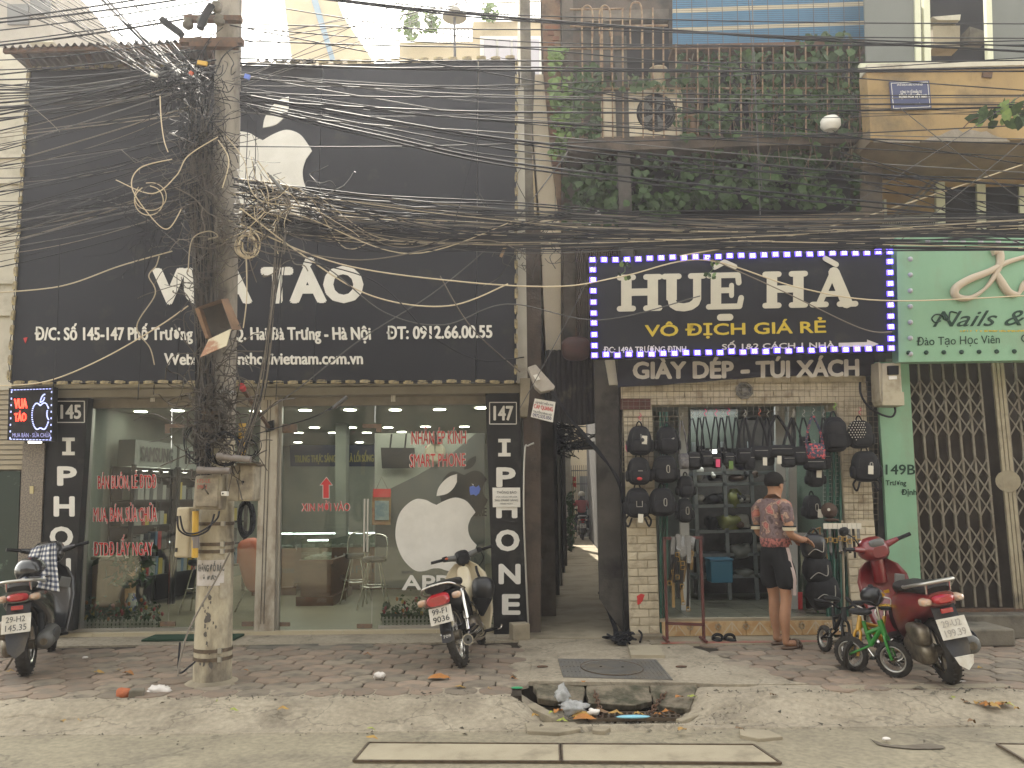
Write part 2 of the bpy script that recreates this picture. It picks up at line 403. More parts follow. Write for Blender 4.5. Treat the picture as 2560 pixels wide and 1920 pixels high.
# cement patches, slab by the alley, strip along the shopfronts
def flat(name, pts, z, m, jag=.02, n=10, th=.03, kind='structure', seed=1):
    r = random.Random(seed); P = []
    for k in range(len(pts)):
        a = Vector(pts[k]); b = Vector(pts[(k+1)%len(pts)])
        for i in range(n):
            p = a.lerp(b, i/n); P.append((p.x+r.uniform(-jag,jag), p.y+r.uniform(-jag,jag), z))
    return MB().prism(P, (0,0,-th)).build(name, m, kind=kind)
def gp(x, y, z=0): p = G(x, y, z); return (p.x, p.y)
flat('cement_strip', [(-7,8.78),(-1.2,8.74),(.25,8.8),(.25,9.42),(-7,9.42)], .004, M_['gutter'], .03, 14, seed=2)
flat('cement_patch', [(-2.75,8.55),(-1.5,8.40),(-1.45,8.8),(-2.8,8.8)], .002, M_['concrete_dark'], .04, 6, seed=4)
flat('alley_slab', [gp(1322,1706), gp(1742,1709), gp(1700,1640), gp(1395,1606), gp(1333,1640)], .008, M_['gutter'], .008, 8, seed=5)
flat('alley_apron', [(-.02,7.75),(.0,6.9),(2.3,6.72),(2.05,7.6),(1.8,8.3),(1.7,9.2),(.1,9.2)], .001, M_['gutter'], .05, 8, seed=6)
MB().prism([(.0,8.9,.012),(2.4,8.9,.012),(3.6,31,.012),(1.0,31,.012)], (0,0,-.05)).build('alley_floor', M_['concrete'], kind='structure')
flat('shopfront_step_strip', [(1.4,8.52),(3.35,8.42),(3.4,8.95),(1.4,8.95)], .01, M_['concrete'], .015, 10, seed=7)
MB().box((2.35,8.55,.012),(1.7,.10,.006)).build('red_paint_stripe', mat('red_floor_paint',(.33,.075,.05),(.22,.16,.12),5,.8,thr=(.3,.6)), kind='structure')
for k, (x0, x1) in enumerate([(2.55,3.35),(3.365,4.3),(4.315,5.3),(5.32,6.3)]):
    MB().box(((x0+x1)/2, 6.605, -.055), (x1-x0, .13, .115)).build('kerb', M_['concrete'], kind='structure', bev=.012)
# ------------------------------------------------------------------ drain by the alley mouth
ch = thing('manhole_cover', 'grey cast iron manhole with a round lid in a ribbed square plate, before the alley', 'manhole', (1.0,7.2,0))
c4 = [G(1395,1648,.01), G(1640,1650,.01), G(1682,1700,.01), G(1408,1693,.01)]
MB().prism([p+V(0,0,.006) for p in c4], (0,0,-.03)).build('frame_plate', M_['iron'], ch)
def bil(u, v): return c4[3].lerp(c4[2], u).lerp(c4[0].lerp(c4[1], u), v)
cc = bil(.5,.5); ax = (bil(.8,.5)-cc); ay = (bil(.5,.9)-cc)
mb = MB()
for k in range(26):
    u = .02+.96*k/25
    for v0, v1 in ((.03,.22),(.26,.48),(.52,.74),(.78,.97)):
        p0, p1 = bil(u, v0), bil(u, v1); q = (p0+p1)/2
        if ((q-cc).dot(ax)/ax.length_squared)**2 + ((q-cc).dot(ay)/ay.length_squared)**2 < 1.1: continue
        mb.beam(p0+V(0,0,.0075), p1+V(0,0,.0075), .009, .005)
mb.build('plate_ribs', M_['iron'], ch, kind='stuff')
ring = [cc+ax*math.cos(t)+ay*math.sin(t)+V(0,0,.011) for t in [2*math.pi*k/40 for k in range(40)]]
mb = MB(); mb.prism(ring, (0,0,-.02))
LID = mb.build('round_lid', M_['iron'], ch)
mb = MB(); mb.tube(ring+[ring[0]], .005, 5); mb.build('lid_rim', M_['steel'], LID)
mb = MB()
for j in range(-5, 6):
    for i in range(-9, 10):
        u, v = i/10, j/6
        if u*u+v*v > .82: continue
        p = cc+ax*u+ay*v+V(0,0,.012); mb.box(p, (.028,.034,.006))
mb.build('lid_studs', M_['iron'], LID, kind='stuff')
for s in (-.35,.35):
    p = cc+ax*s+V(0,0,.012); MB().cyl(p, p+V(0,0,.005), .012, n=10).build('key_hole', M_['void'], LID)
for x, lb in ((1356,'left'),(1703,'right')):
    p = G(x,1668,.01); a = thing('lifting_ring', 'rusty iron lifting eye set in the slab %s the ribbed manhole plate' % ('left of' if lb=='left' else 'right of'), 'lifting ring', tuple(p))
    mb = MB(); mb.tube([p+V(.045*math.cos(t)*1, .02*math.sin(t), .006) for t in [2*math.pi*k/14 for k in range(15)]], .006, 6); mb.build('ring', M_['rust'], a)
# kerb stones over the inlet
st = [((1332,1710),(1392,1712),(1402,1752),(1345,1745)), ((1394,1712),(1462,1714),(1455,1764),(1405,1754)), ((1464,1712),(1620,1713),(1632,1752),(1585,1763),(1470,1757)), ((1622,1713),(1745,1711),(1725,1772),(1650,1763),(1633,1750))]
for k, q in enumerate(st):
    P = []
    n_ = 10
    rr = random.Random(k+20)
    top = [G(x, y, 0.0-.085*(sstep(1712,1765,y))) for x, y in q]
    P = []
    for i in range(len(top)):
        a, b = top[i], top[(i+1)%len(top)]
        for t in range(5): 
            p = a.lerp(b, t/5); P.append(p+V(rr.uniform(-.008,.008), rr.uniform(-.008,.008), rr.uniform(-.004,.004)))
    lb = ['short mossy kerb stone at the left end of the street drain','mossy kerb stone over the drain beside the crumpled plastic bag','longest mossy kerb stone over the middle of the drain between the chains','cracked mossy kerb stone at the right end of the street drain'][k]
    MB().prism(P, (0,.03,-.055)).build('kerb_stone', M_['moss'], bev=.01, label=lb, cat='kerb stone')
pit = thing('street_drain', 'open street drain with an iron grate below the mossy kerb stones', 'drain', ((DRX0+DRX1)/2,6.4,-.2))
mb = MB(); mb.bb((DRX0-.02,6.30,-.42),(DRX1+.02,6.86,-.36)); mb.bb((DRX0-.02,6.84,-.4),(DRX1+.02,6.9,-.1))
mb.build('pit_wall', M_['void'], pit)  # near black puts the pit's shade into the colour
gx0, gx1 = G(1475,1797,-.14).x, G(1690,1797,-.14).x
for k in range(15):
    x = gx0+(gx1-gx0)*k/14
    MB().beam((x,6.25,-.135),(x+.02,6.42,-.135),.016,.02).build('grate_bar', M_['steel'], pit)
for y in (6.25,6.335,6.42): MB().beam((gx0-.02,y,-.134),(gx1+.04,y,-.134),.02,.022).build('grate_rail', M_['steel'], pit)
def chain(pa, pb, label, n):
    t = thing('chain', label, 'chain', tuple(pa)); link = None
    for i in range(n):
        a = pa.lerp(pb, i/n); b = pa.lerp(pb, (i+1.25)/n); c = (a+b)/2; d = (b-a); L_ = d.length/2
        d.normalize(); sd = d.cross(V(0,1,0)).normalized() if i % 2 else d.cross(V(0,1,0)).normalized().cross(d)
        sd = (sd + d.cross(sd)*.25).normalized()
        mb = MB(); mb.tube([c+d*(L_*math.cos(a_))+sd*(.019*math.sin(a_)) for a_ in [2*math.pi*k/12 for k in range(13)]], .0055, 6); mb.build('link', M_['rust'], t)
chain(G(1487,1727,-.03), G(1503,1789,-.12), 'rusty chain hanging into the drain beside the plastic bag', 8)
chain(G(1665,1730,-.03), G(1622,1787,-.12), 'rusty chain running slantwise into the right end of the drain', 8)
# broken slabs before the drain
for k, (q, lb) in enumerate([(((1308,1762),(1340,1757),(1395,1790),(1380,1796),(1330,1772)),'long pale broken concrete piece at the left lip of the drain'),
    (((1314,1808),(1440,1806),(1452,1822),(1400,1832),(1316,1826)),'large flat broken slab left of the drain mouth'),
    (((1478,1815),(1530,1820),(1510,1828),(1480,1826)),'small pale broken slab in front of the drain'),
    (((1850,1822),(1920,1824),(1962,1842),(1900,1848),(1848,1838)),'flat cracked slab at the road edge before the man'),
    (((1690,1797),(1740,1782),(1752,1786),(1705,1803)),'narrow pale broken piece at the right lip of the drain')]):
    rr = random.Random(k); P = [G(x, y, -.104) + V(rr.uniform(-.01,.01), rr.uniform(-.01,.01), rr.uniform(0,.006)) for x, y in q]
    MB().prism(P, (0,0,-.06)).build('broken_slab', M_['concrete'], bev=.006, label=lb, cat='broken slab')
# cover plates in the road
for k, (q, lb) in enumerate([(((922,1857),(1399,1860),(1401,1904),(884,1902)),'long cream concrete cover plate in the road, left one of the joined pair'),
    (((1403,1860),(1884,1862),(1952,1908),(1405,1904)),'long cream concrete cover plate in the road, right one of the joined pair'),
    (((2492,1860),(2640,1862),(2700,1906),(2562,1902)),'speckled cover plate at the right edge of the road, cut by the frame')]):
    t = thing('cover_plate', lb, 'cover plate', tuple((G(*q[0],-.12)+G(*q[2],-.12))/2))
    P = [G(x, y, -.111) for x, y in q]; MB().prism(P, (0,0,-.03)).build('plate', M_['vault'] if k < 2 else M_['concrete'], t)
    mb = MB()
    for i in range(4): a, b = P[i], P[(i+1)%4]; MB().beam(a, b, .016, .012).build('steel_rim', M_['steel'], t)

# grit and crumbs swept along the gutter, the drain and the paving joints
rr = random.Random(50); mb = MB()
for k in range(1500):
    t_ = rr.random()
    if t_ < .45: x, y = rr.uniform(-5,5), 6.50+rr.gauss(0,.05)
    elif t_ < .65: x, y = rr.gauss(1.0,.6), rr.gauss(6.15,.12)
    elif t_ < .8: x, y = rr.uniform(-5,5), rr.gauss(5.95,.05)
    else: x, y = rr.uniform(-5,5), rr.uniform(4.8,8.7)
    if DRX0-.05 < x < DRX1+.05 and y > 6.2: continue
    z = zgut(x,y) if 5.95 < y < 6.6 else (zroad(x,y) if y <= 5.95 else .002); s = abs(rr.gauss(.004,.004))+.002
    P = [Vector((rr.gauss(0,s),rr.gauss(0,s),rr.uniform(0,s))) for _ in range(3)]; P.append(Vector((0,0,s*1.3)))
    mb.add([p+V(x,y,z) for p in P],[(0,1,2),(0,1,3),(1,2,3),(0,2,3)])
mb.build('grit', M_['concrete_dark'], label='fine grit and crumbs scattered along the gutter and paving', cat='grit', kind='stuff')
# ================================================================== phone shop
M_['wallp'] = mat('pale_plaster', (.52,.49,.41), (.44,.41,.34), 3, .85, bump=.15, dirt=.3, dc=(.25,.22,.17), ds=2)
M_['wall_in'] = mat('inside_wall', (.24,.25,.21), (.20,.21,.18), 2, .7)
M_['ceil_in'] = mat('inside_ceiling', (.26,.265,.215), rough=.7)
M_['floor_in'] = mat('inside_floor', (.24,.215,.155), (.20,.18,.13), 3, .35)
M_['signblack'] = mat('sign_black', (.014,.015,.021), (.015,.016,.021), 2, .5, spec=.22, dirt=.15, dc=(.035,.033,.03), ds=3)
M_['signwhite'] = mat('sign_white', (.72,.70,.65), (.64,.62,.57), 5, .5)
M_['black_board'] = mat('black_board', (.014,.014,.015), rough=.35, dirt=.25, dc=(.05,.045,.04), c2=(.02,.02,.02))
M_['glass'] = glassmat('shop_glass', (.86,.90,.85))
M_['redprint'] = mat('red_print', (.50,.03,.03), rough=.5)
M_['lamp'] = emit('downlight_disc', (1,.97,.88), 5)
M_['tube'] = emit('fluorescent_tube', (.95,1,.98), 1.5)
SH = thing('phone_shop', 'phone shop with a tall black signboard, glass front and lit interior', 'shop', (-2.3,9.4,0))
ZC = 2.75
XL = W(110,1300,9.45).x; XR = W(1322,1300,9.45).x
GY = 9.45
mb = MB(); mb.bb((XR-.03,9.3,0),(XR+.10,15.2,9)); mb.bb((XR+.02,15.2,0),(XR+.5,30,7)); mb.build('side_wall', M_['concrete_dark'], SH)
MB().bb((XL-.12,9.5,0),(XL-.02,20,3)).build('left_wall', M_['wall_in'], SH)
MB().bb((XL,9.38,-.02),(XR,20,.035)).build('floor', M_['floor_in'], SH)
MB().bb((XL,9.5,ZC),(XR,20,ZC+.1)).build('ceiling', M_['ceil_in'], SH)
MB().bb((XL,18.6,0),(XR,18.8,ZC)).build('back_wall', M_['wall_in'], SH)
MB().bb((XR-.12,9.6,0),(XR-.04,18.8,ZC)).build('right_inside_wall', M_['wall_in'], SH)
MB().bb((XL,9.2,2.70),(XR,9.62,2.79)).build('soffit', mat('soffit_grey',(.30,.28,.23),(.25,.23,.19),3,.7), SH)
mb = MB(); mb.bb((XL,9.42,2.60),(XR,9.5,2.70)); mb.build('door_header', mat('header_brown',(.26,.235,.19),(.2,.18,.15),6,.6), SH)
MB().bb((XL-.1,9.1,2.80),(XR,14.5,6.4)).build('upper_wall', M_['wallp'], SH)
for k in range(16):
    x0 = XL+(XR-XL)*k/16; MB().bb((x0+.002,9.33,-.0),(x0+(XR-XL)/16-.002,9.42,.045)).build('sill_tile', mat('sill_cream',(.44,.38,.26),rough=.45) if k==0 else bpy.data.materials['sill_cream'], SH)
MB().bb((XL+.2,9.43,.045),(XL+2.0,9.47,.08)).build('bottom_track', M_['alu'], SH); MB().bb((-.95-.6,9.43,.045),(XR-.35,9.47,.08)).build('bottom_track', M_['alu'], SH)
# posts
def post(x0, x1, y0, y1, Y, t, name, m, par):
    q = [(x0[0],y0),(x0[1],y0),(x1[1],y1),(x1[0],y1)]; return ppanel(q, Y, t).build(name, m, par)
M_['painted_post'] = mat('painted_post', (.36,.32,.255), (.44,.40,.32), 7, .7, bump=.15, dirt=.4, dc=(.15,.10,.06), ds=5, stretch=(1,1,.4))
post((655,696),(634,684),957,1578,9.34,.14,'door_post',M_['painted_post'],SH)
post((697,706),(686,696),985,1577,9.40,.06,'door_frame',M_['alu'],SH)
post((216,232),(180,200),985,1572,9.40,.08,'window_frame',M_['alu'],SH)
mb = MB()
for x in (668,676):
    mb.merge(ppanel([(x,1000),(x+2,1000),(x-16,1560),(x-18,1560)], 9.335, .01))
mb.build('post_seam', M_['concrete_dark'], SH)
# glass panes
for a in ((232,430),(432,560),(562,654),(706,938),(940,1232)):
    q = [(a[0],992),(a[1],992),(a[1]-10 if a[1]<1200 else a[1],1574),(a[0]-22 if a[0]<300 else a[0]-10,1574)]
    P = [W(x,y,9.455) for x, y in q]; MB().prism(P, (0,.008,0)).build('glass_pane', M_['glass'], SH)
for q in (((412,1060),(460,1060),(460,1069),(424,1069),(424,1083),(412,1083)), ((703,1060),(742,1060),(742,1082),(703,1082)), ((906,1060),(953,1060),(953,1080),(940,1080),(940,1070),(906,1070)), ((400,1554),(437,1554),(437,1566),(400,1566)), ((604,1554),(634,1554),(634,1566),(604,1566)), ((690,1556),(724,1556),(724,1566),(690,1566)), ((892,1560),(930,1560),(930,1571),(892,1571))):
    ppanel(q, 9.44, .03).build('patch_fitting', mat('fitting_brown',(.19,.12,.07),(.12,.09,.07),20,.5) if not bpy.data.materials.get('fitting_brown') else bpy.data.materials['fitting_brown'], SH)
for x in (911,919): MB().cyl(W(x+1,1247,9.40), W(x-1,1380,9.40), .011).build('door_handle', M_['alu'], SH)
# downlights
for x, y in ((332,998),(444,1027),(352,1029),(763,1026),(746,1082),(832,1082),(745,1106),(791,1117),(1176,992),(988,1025),(1099,1024),(1203,1020),(970,1069),(1064,1067),(1161,1067),(875,1025),(879,1069),(917,1082),(1004,1080),(899,1106),(640,1028),(786,1069)):
    p = G(x, y, ZC-.006)
    MB().lathe(p, [(.085,.0),(.085,-.004),(.001,-.004)], 18).build('downlight', M_['lamp'], SH)
def area(x, y, z, sx, sy, e, c=(1,.97,.88)):
    l = bpy.data.lights.new('ceiling_lamp', 'AREA'); l.shape = 'RECTANGLE'; l.size = sx; l.size_y = sy; l.energy = e; l.color = c
    o = bpy.data.objects.new('ceiling_lamp', l); C.objects.link(o); o.location = (x, y, z); return o
area(-3.6,11.5,ZC-.02,1.6,3,9); area(-1.4,11.5,ZC-.02,1.6,3,9); area(-2.8,16,ZC-.02,3,3,12)
# lettering stuck on the glass
def decal(s, x0, y0, x1, y1, cap, Y=9.44):
    t = letter_mb(s, W(x0,y0,Y), W(x1,y1,Y), W(x0,y0-cap,Y), .022, 0, .0)
    t.build('lettering_outline', M_['signwhite'], SH)
    letter_mb(s, W(x0+1,y0,Y-.004), W(x1-1,y1,Y-.004), W(x0+1,y0-cap,Y-.004), .005, 0, .0).build('lettering', M_['redprint'], SH)
decal('BÁN BUÔN, LẺ ĐTDĐ', 244,1222,391,1220,32); decal('MUA, BÁN, SỬA CHỮA', 233,1304,393,1303,34); decal('ĐTDĐ LẤY NGAY', 233,1389,383,1388,32)
decal('XIN MỜI VÀO', 754,1278,875,1277,19); decal('NHẬN ÉP KÍNH', 1028,1111,1166,1109,32); decal('SMART PHONE', 1024,1168,1164,1165,32)
for d, m_, yy in ((1.5,M_['signwhite'],9.446),(0,M_['redprint'],9.442)):
    MB().prism([W(x,y,yy) for x, y in ((816,1194-d*1.5),(830+d*1.5,1212+d),(822+d,1212+d),(822+d,1245+d),(808-d,1245+d),(808-d,1212+d),(801-d*1.5,1212+d))], (0,.002,0)).build('arrow', m_, SH)
# apple emblem (body with bite, and leaf)
def apple_pts(n=14):
    B = [(0,.80),(.10,.86),(.22,.90),(.34,.86),(.42,.76),(.455,.70)]
    bite = [(.40,.62),(.37,.52),(.375,.42),(.41,.33),(.47,.255)]
    rest_ = [(.44,.17),(.385,.06),(.30,-.05),(.22,-.10),(.13,-.095),(.05,-.065),(0,-.06),(-.05,-.065),(-.13,-.095),(-.22,-.10),(-.30,-.05),(-.385,.06),(-.44,.19),(-.475,.35),(-.47,.52),(-.43,.68),(-.35,.80),(-.24,.88),(-.13,.87)]
    a = spline([Vector((x,y,0)) for x, y in B], 4); b = spline([Vector((x,y,0)) for x, y in bite], 4); c = spline([Vector((x,y,0)) for x, y in rest_+[(-.06,.83),(0,.80)]], 4)[:-1]
    return [(p.x,p.y) for p in a+b+c]
def leaf_pts():
    a = [(.0,.92),(.02,1.02),(.08,1.12),(.16,1.19),(.24,1.22)]; b = [(.245,1.13),(.20,1.03),(.12,.95),(.0,.92)]
    return [(p.x,p.y) for p in spline([Vector((x,y,0)) for x, y in a],4)+spline([Vector((x,y,0)) for x, y in b],4)[1:-1]]
def emblem(cx, ytop, ybot, wid, Y, m_, par, t=.004, names=('emblem_body','emblem_leaf')):
    k = (ybot-ytop)/(1.22+.10); kx = wid/.95
    for P, nm in ((apple_pts(), names[0]), (leaf_pts(), names[1])):
        MB().prism([W(cx+x*kx, ybot-(y+.10)*k, Y) for x, y in P], (0,t,0)).build(nm, m_, par)
emblem(1091,1185,1428,204,9.436,M_['signwhite'],SH)
ptext('APPLE', 1006,1474,1190,1474,35,9.44,.03).build('lettering', M_['signwhite'], SH)
ptext('Apple', 1002,1434,1031,1434,8,9.44,.0).build('small_lettering', M_['cable_grey'], SH)
M_['bluefoil'] = mat('blue_foil', (.10,.17,.55), rough=.4)
MB().prism([W(x,y,9.43) for x,y in ((1174,1217),(1183,1214),(1190,1218),(1197,1213),(1201,1222),(1198,1233),(1190,1240),(1184,1236),(1176,1238),(1174,1228))], (0,.003,0)).build('blue_sticker', M_['bluefoil'], SH)
MB().prism([W(x,y,9.43) for x,y in ((1179,1209),(1184,1211),(1183,1214))], (0,.003,0)).build('blue_sticker_leaf', M_['signwhite'], SH)
# ------------------------------------------------------------------ things inside the shop
M_['panelgrey'] = mat('grey_poster', (.10,.10,.095), rough=.5)
pw = thing('partition_wall', 'pale partition wall deep in the phone shop behind the large apple decal', 'wall', tuple(W(1060,1500,12.6)))
P = [W(937,1083,12.6), W(1212,1083,12.6), W(1212,1470,12.6), W(937,1470,12.6)]
MB().prism(P, (0,.1,0)).build('wall_face', mat('partition_white',(.30,.31,.27),rough=.6), pw)
MB().prism([W(x,y,12.58) for x, y in ((1212,1083),(1190,1083),(1110,1150),(1040,1190),(938,1240),(938,1470),(1212,1470))], (0,.01,0)).build('grey_sweep', M_['panelgrey'], pw)
emblem(1160,1140,1290,120,12.56,M_['black'],pw)
ptext('STORE',1166,1288,1216,1290,20,12.55,.03).build('lettering', M_['black'], pw)
tvt = thing('television', 'black flat television hung on the partition wall inside the phone shop', 'television', tuple(W(994,1140,12.4)))
ppanel(((952,1119),(1036,1120),(1036,1170),(955,1171)),12.4,.05).build('screen', M_['black'], tvt)
for x in (975,1012): MB().beam(W(x,1121,12.45), W(x+4,1085,12.5), .02,.02).build('bracket', M_['black'], tvt)
ck = thing('wall_clock', 'round ornate wall clock on the partition beside the television', 'clock', tuple(W(1088,1130,12.4)))
c0 = W(1088,1131,12.5); MB().lathe(c0, [(.16,0),(.16,-.03),(.12,-.035),(.001,-.03)], 24, rot=(R_(-90),0,0)).build('clock_face', mat('clock_cream',(.38,.34,.25),rough=.5), ck)
MB().prism([W(x,y,12.42) for x,y in ((1074,1096),(1082,1090),(1088,1078),(1094,1090),(1104,1096),(1100,1110),(1078,1110))], (0,.03,0)).build('crest', M_['black'], ck)
for a_ in ((0,.1),(.07,-.02)): MB().beam(c0+V(0,-.04,0), c0+V(a_[0],-.04,a_[1]), .01,.004).build('hand', M_['black'], ck)
sc_ = thing('hanging_calendar', 'red and gold hanging scroll calendar on the shop wall', 'calendar', tuple(W(955,1250,12.3)))
ppanel(((931,1228),(978,1228),(976,1312),(930,1312)),12.35,.01).build('backing', mat('scroll_gold',(.30,.21,.09),(.24,.10,.05),12,.5), sc_)
ppanel(((933,1222),(977,1222),(976,1243),(933,1243)),12.33,.01).build('red_band', M_['redprint'], sc_)
ppanel(((937,1252),(972,1252),(972,1300),(937,1300)),12.33,.01).build('picture', mat('calendar_picture',(.32,.36,.34),(.14,.2,.24),9,.5), sc_)
MB().tube([W(940,1224,12.33),W(954,1192,12.33),W(970,1224,12.33)],.004,5).build('cord', M_['rust'], sc_)
bn = thing('slogan_banner', 'dark blue banner with faded yellow slogan high on the back wall of the phone shop', 'banner', tuple(W(830,1150,14.6)))
ppanel(((724,1112),(936,1112),(936,1166),(726,1166)),14.6,.02).build('cloth', mat('banner_navy',(.015,.022,.05),rough=.6), bn)
ptext('TRUNG THỰC SÁNG TẠO LÀ LỐI SỐNG',737,1156,934,1154,17,14.58,.03).build('lettering', mat('banner_yellow',(.22,.19,.05),rough=.6), bn)
post((838,866),(838,863),1040,1480,13.2,.25,'inside_column',M_['wall_in'],SH)
# display counters
M_['wood'] = mat('counter_wood', (.14,.065,.035), (.10,.045,.025), 3, .35, stretch=(1,1,5))
M_['caseglass'] = glassmat('case_glass', (.75,.84,.80))
def counter(label, fx0, fx1, bx1, ytop, ymid, ybot, Y0, Y1, txt=None):
    a, b = W(fx0,ybot,Y0), W(fx1,ybot,Y0); x1b = W(bx1,ybot,Y1).x
    zt, zm = W(fx0,ytop,Y0).z, W(fx0,ymid,Y0).z
    t = thing('display_counter', label, 'counter', (a.x, Y0, .035))
    dx = x1b-b.x
    def slab(z0, z1, e=0): return [ (a.x-e,Y0-e,z0),(b.x+e,Y0-e,z0),(x1b+e,Y1,z0),(a.x+dx-e,Y1,z0) ], z1-z0
    for nm, z0, z1, e, m_ in (('plinth',.036,.16,.05,M_['wood']),('base',.161,zm-.06,0,M_['wood']),('moulding',zm-.059,zm,.03,M_['wood']),('glass_case',zm+.003,zt,0,M_['caseglass'])):
        P, h_ = slab(z0, z1, e); MB().prism(P, (0,0,h_)).build(nm, m_, t)
    P, _ = slab(zt-.02,zt,-.02); MB().beam(Vector(P[0])+V(.05,.05,0), Vector(P[1])+V(-.05,.05,0), .03,.02).build('case_lamp', M_['tube'], t)
    rr = random.Random(len(label)); mb = MB()
    for k in range(60):
        u, v_ = rr.random(), rr.random(); p = Vector((a.x+(b.x-a.x)*(.05+.9*u)+dx*v_, Y0+(Y1-Y0)*(.04+.9*v_), zm+.02)); mb.box(p, (.07,.05,.025), (0,0,rr.random()))
    mb.build('phones_in_case', M_['alu'], t, kind='stuff')
    if txt:
        q = txt; ptext('iPhone', q[0],q[1],q[2],q[3],q[4], q[5], .01).build('lettering', M_['cable_grey'], t)
    return t
counter('glass topped brown wood phone counter standing in the middle of the shop', 750,826,872,1348,1400,1520,11.6,12.9,(828,1452,862,1446,16,12.2))
counter('long brown wood phone counter along the back of the shop', 700,1190,1190,1332,1370,1470,13.6,14.4,(880,1432,990,1432,18,13.55))
counter('brown wood phone counter end seen at the left edge of the right window', 640,735,735,1332,1372,1475,12.9,13.4,(690,1432,735,1432,16,12.85))
# bar stools
def stool(px, label):
    p = W(px[0], px[1], px[2]); p.z = .035; t = thing('bar_stool', label, 'stool', tuple(p))
    MB().lathe(p+V(0,0,.62), [(.001,0),(.15,0),(.17,.03),(.16,.07),(.001,.08)], 18).build('seat', M_['black'], t)
    for k in range(4):
        a = R_(45+90*k); MB().cyl(p+V(.1*math.cos(a),.1*math.sin(a),.62), p+V(.27*math.cos(a),.27*math.sin(a),0), .012, n=8).build('leg', M_['chrome'], t)
    mb = MB(); mb.tube([p+V(.19*math.cos(t_),.19*math.sin(t_),.3) for t_ in [k*math.pi/8 for k in range(17)]], .01, 6); mb.build('foot_ring', M_['chrome'], t)
    mb = MB(); mb.tube(spline([p+V(-.15,.1,.66),p+V(-.13,.15,.95),p+V(.13,.15,.95),p+V(.15,.1,.66)],5), .013, 6); mb.build('backrest', M_['chrome'], t)
stool((935,1470,11.2), 'chrome legged bar stool before the counter, right of the door handle')
stool((890,1480,11.9), 'chrome legged bar stool beside the middle counter, behind the door handle')
stool((500,1480,11.0), 'chrome legged bar stool seen left of the concrete pole')
oc = thing('orange_chair', 'orange lounge chair behind the glass beside the painted door post', 'chair', tuple(W(620,1560,11.0)))
p = W(632,1450,11.0); MB().ell(p+V(0,0,.2),(.17,.12,.36),16,10,.6,rot=(0,R_(-15),0)).build('shell', mat('orange_plastic',(.42,.085,.035),rough=.4), oc)
for dx in (-.15,.15): MB().cyl(p+V(dx*.5,0,-.1), (p.x+dx*1.5,p.y,.035), .01, n=8).build('leg', M_['chrome'], oc)
# shelving with header boards on the left
sv = thing('phone_shelving', 'tall dark shelving with grey header boards along the left of the phone shop', 'shelving', tuple(W(330,1500,11.6)))
hdr = mat('header_grey',(.19,.20,.18),rough=.6); dk = mat('shelf_dark',(.025,.026,.028),rough=.5)
A = W(340,1085,10.9); B = W(444,1095,11.9); Cc = W(620,1125,13.6)
for (p0,p1,txt) in ((A,B,'SAMSUNG'),(B+V(.03,.03,0),Cc,'IPHONE')):
    q0 = Vector((p0.x,p0.y,1.98)); q1 = Vector((p1.x,p1.y,1.98)); n = (q1-q0).cross(V(0,0,1)).normalized()
    MB().prism([q0+V(0,0,-.0),q1,q1+V(0,0,.36),q0+V(0,0,.36)], -n*.25).build('header_board', hdr, sv)
    u = (q1-q0).normalized(); L_ = (q1-q0).length
    letter_mb(txt, q0+u*.12+V(0,0,.08), q0+u*min(L_-.12,1.2)+V(0,0,.08), q0+u*.12+V(0,0,.27), .03,0,.012).build('lettering', M_['cable_grey'] if txt[0]=='S' else M_['black'], sv)
    for z in (.45,.8,1.15,1.5,1.85): MB().prism([q0+V(0,0,z-1.98),q1+V(0,0,z-1.98),q1+V(0,0,z-1.95),q0+V(0,0,z-1.95)], -n*.3).build('shelf', dk, sv)
    for q in (q0,q1): MB().beam(Vector((q.x,q.y,.04)), Vector((q.x,q.y,2.0)), .05,.05,(0,1,0)).build('upright', dk, sv)
    MB().prism([q0-n*.3+V(0,0,-1.9),q1-n*.3+V(0,0,-1.9),q1-n*.3,q0-n*.3], -n*.03).build('back_panel', dk, sv)
    for f in (.15,.4,.65,.9):
        pp = q0.lerp(q1,f)+n*.02-V(0,0,.05)-n*.12; MB().lathe(pp,[(.04,0),(.001,-.002)],10).build('shelf_lamp', M_['lamp'], sv)
    rr = random.Random(5)
    mats = [mat('box_white',(.25,.25,.23),rough=.6), mat('box_blue',(.10,.16,.24),rough=.6), mat('box_dark',(.07,.07,.07),rough=.6), mat('box_yellow',(.38,.30,.06),rough=.6), mat('box_red',(.30,.04,.04),rough=.6)] if txt[0]=='S' else mats
    for z in (.48,.83,1.18,1.53):
        s_ = .04
        while s_ < L_-.1:
            w_ = rr.uniform(.05,.11); hh = rr.uniform(.14,.26); c = q0+u*(s_+w_/2)-n*.12; MB().box((c.x,c.y,z+hh/2),(w_*.92,.12,hh),(0,0,math.atan2(u.y,u.x))).build('phone_box', mats[rr.choice([0,0,0,1,2,2,3,4])], sv); s_ += w_+rr.choice([0,0,.03])
cb = thing('wooden_cabinet', 'light wooden cabinet behind the left flower fence', 'cabinet', tuple(W(265,1530,10.4)))
MB().prism([W(232,1402,10.5), W(312,1402,10.5), W(312,1540,10.5), W(228,1540,10.5)], (0,.3,0)).build('carcass', mat('light_wood',(.34,.21,.10),(.28,.16,.07),4,.5,stretch=(5,5,1)), cb)
MB().bb((W(230,1396,10.45).x,10.42,W(230,1400,10.45).z),(W(316,1396,10.45).x,10.85,W(230,1392,10.45).z)).build('top', M_['wallp'], cb)
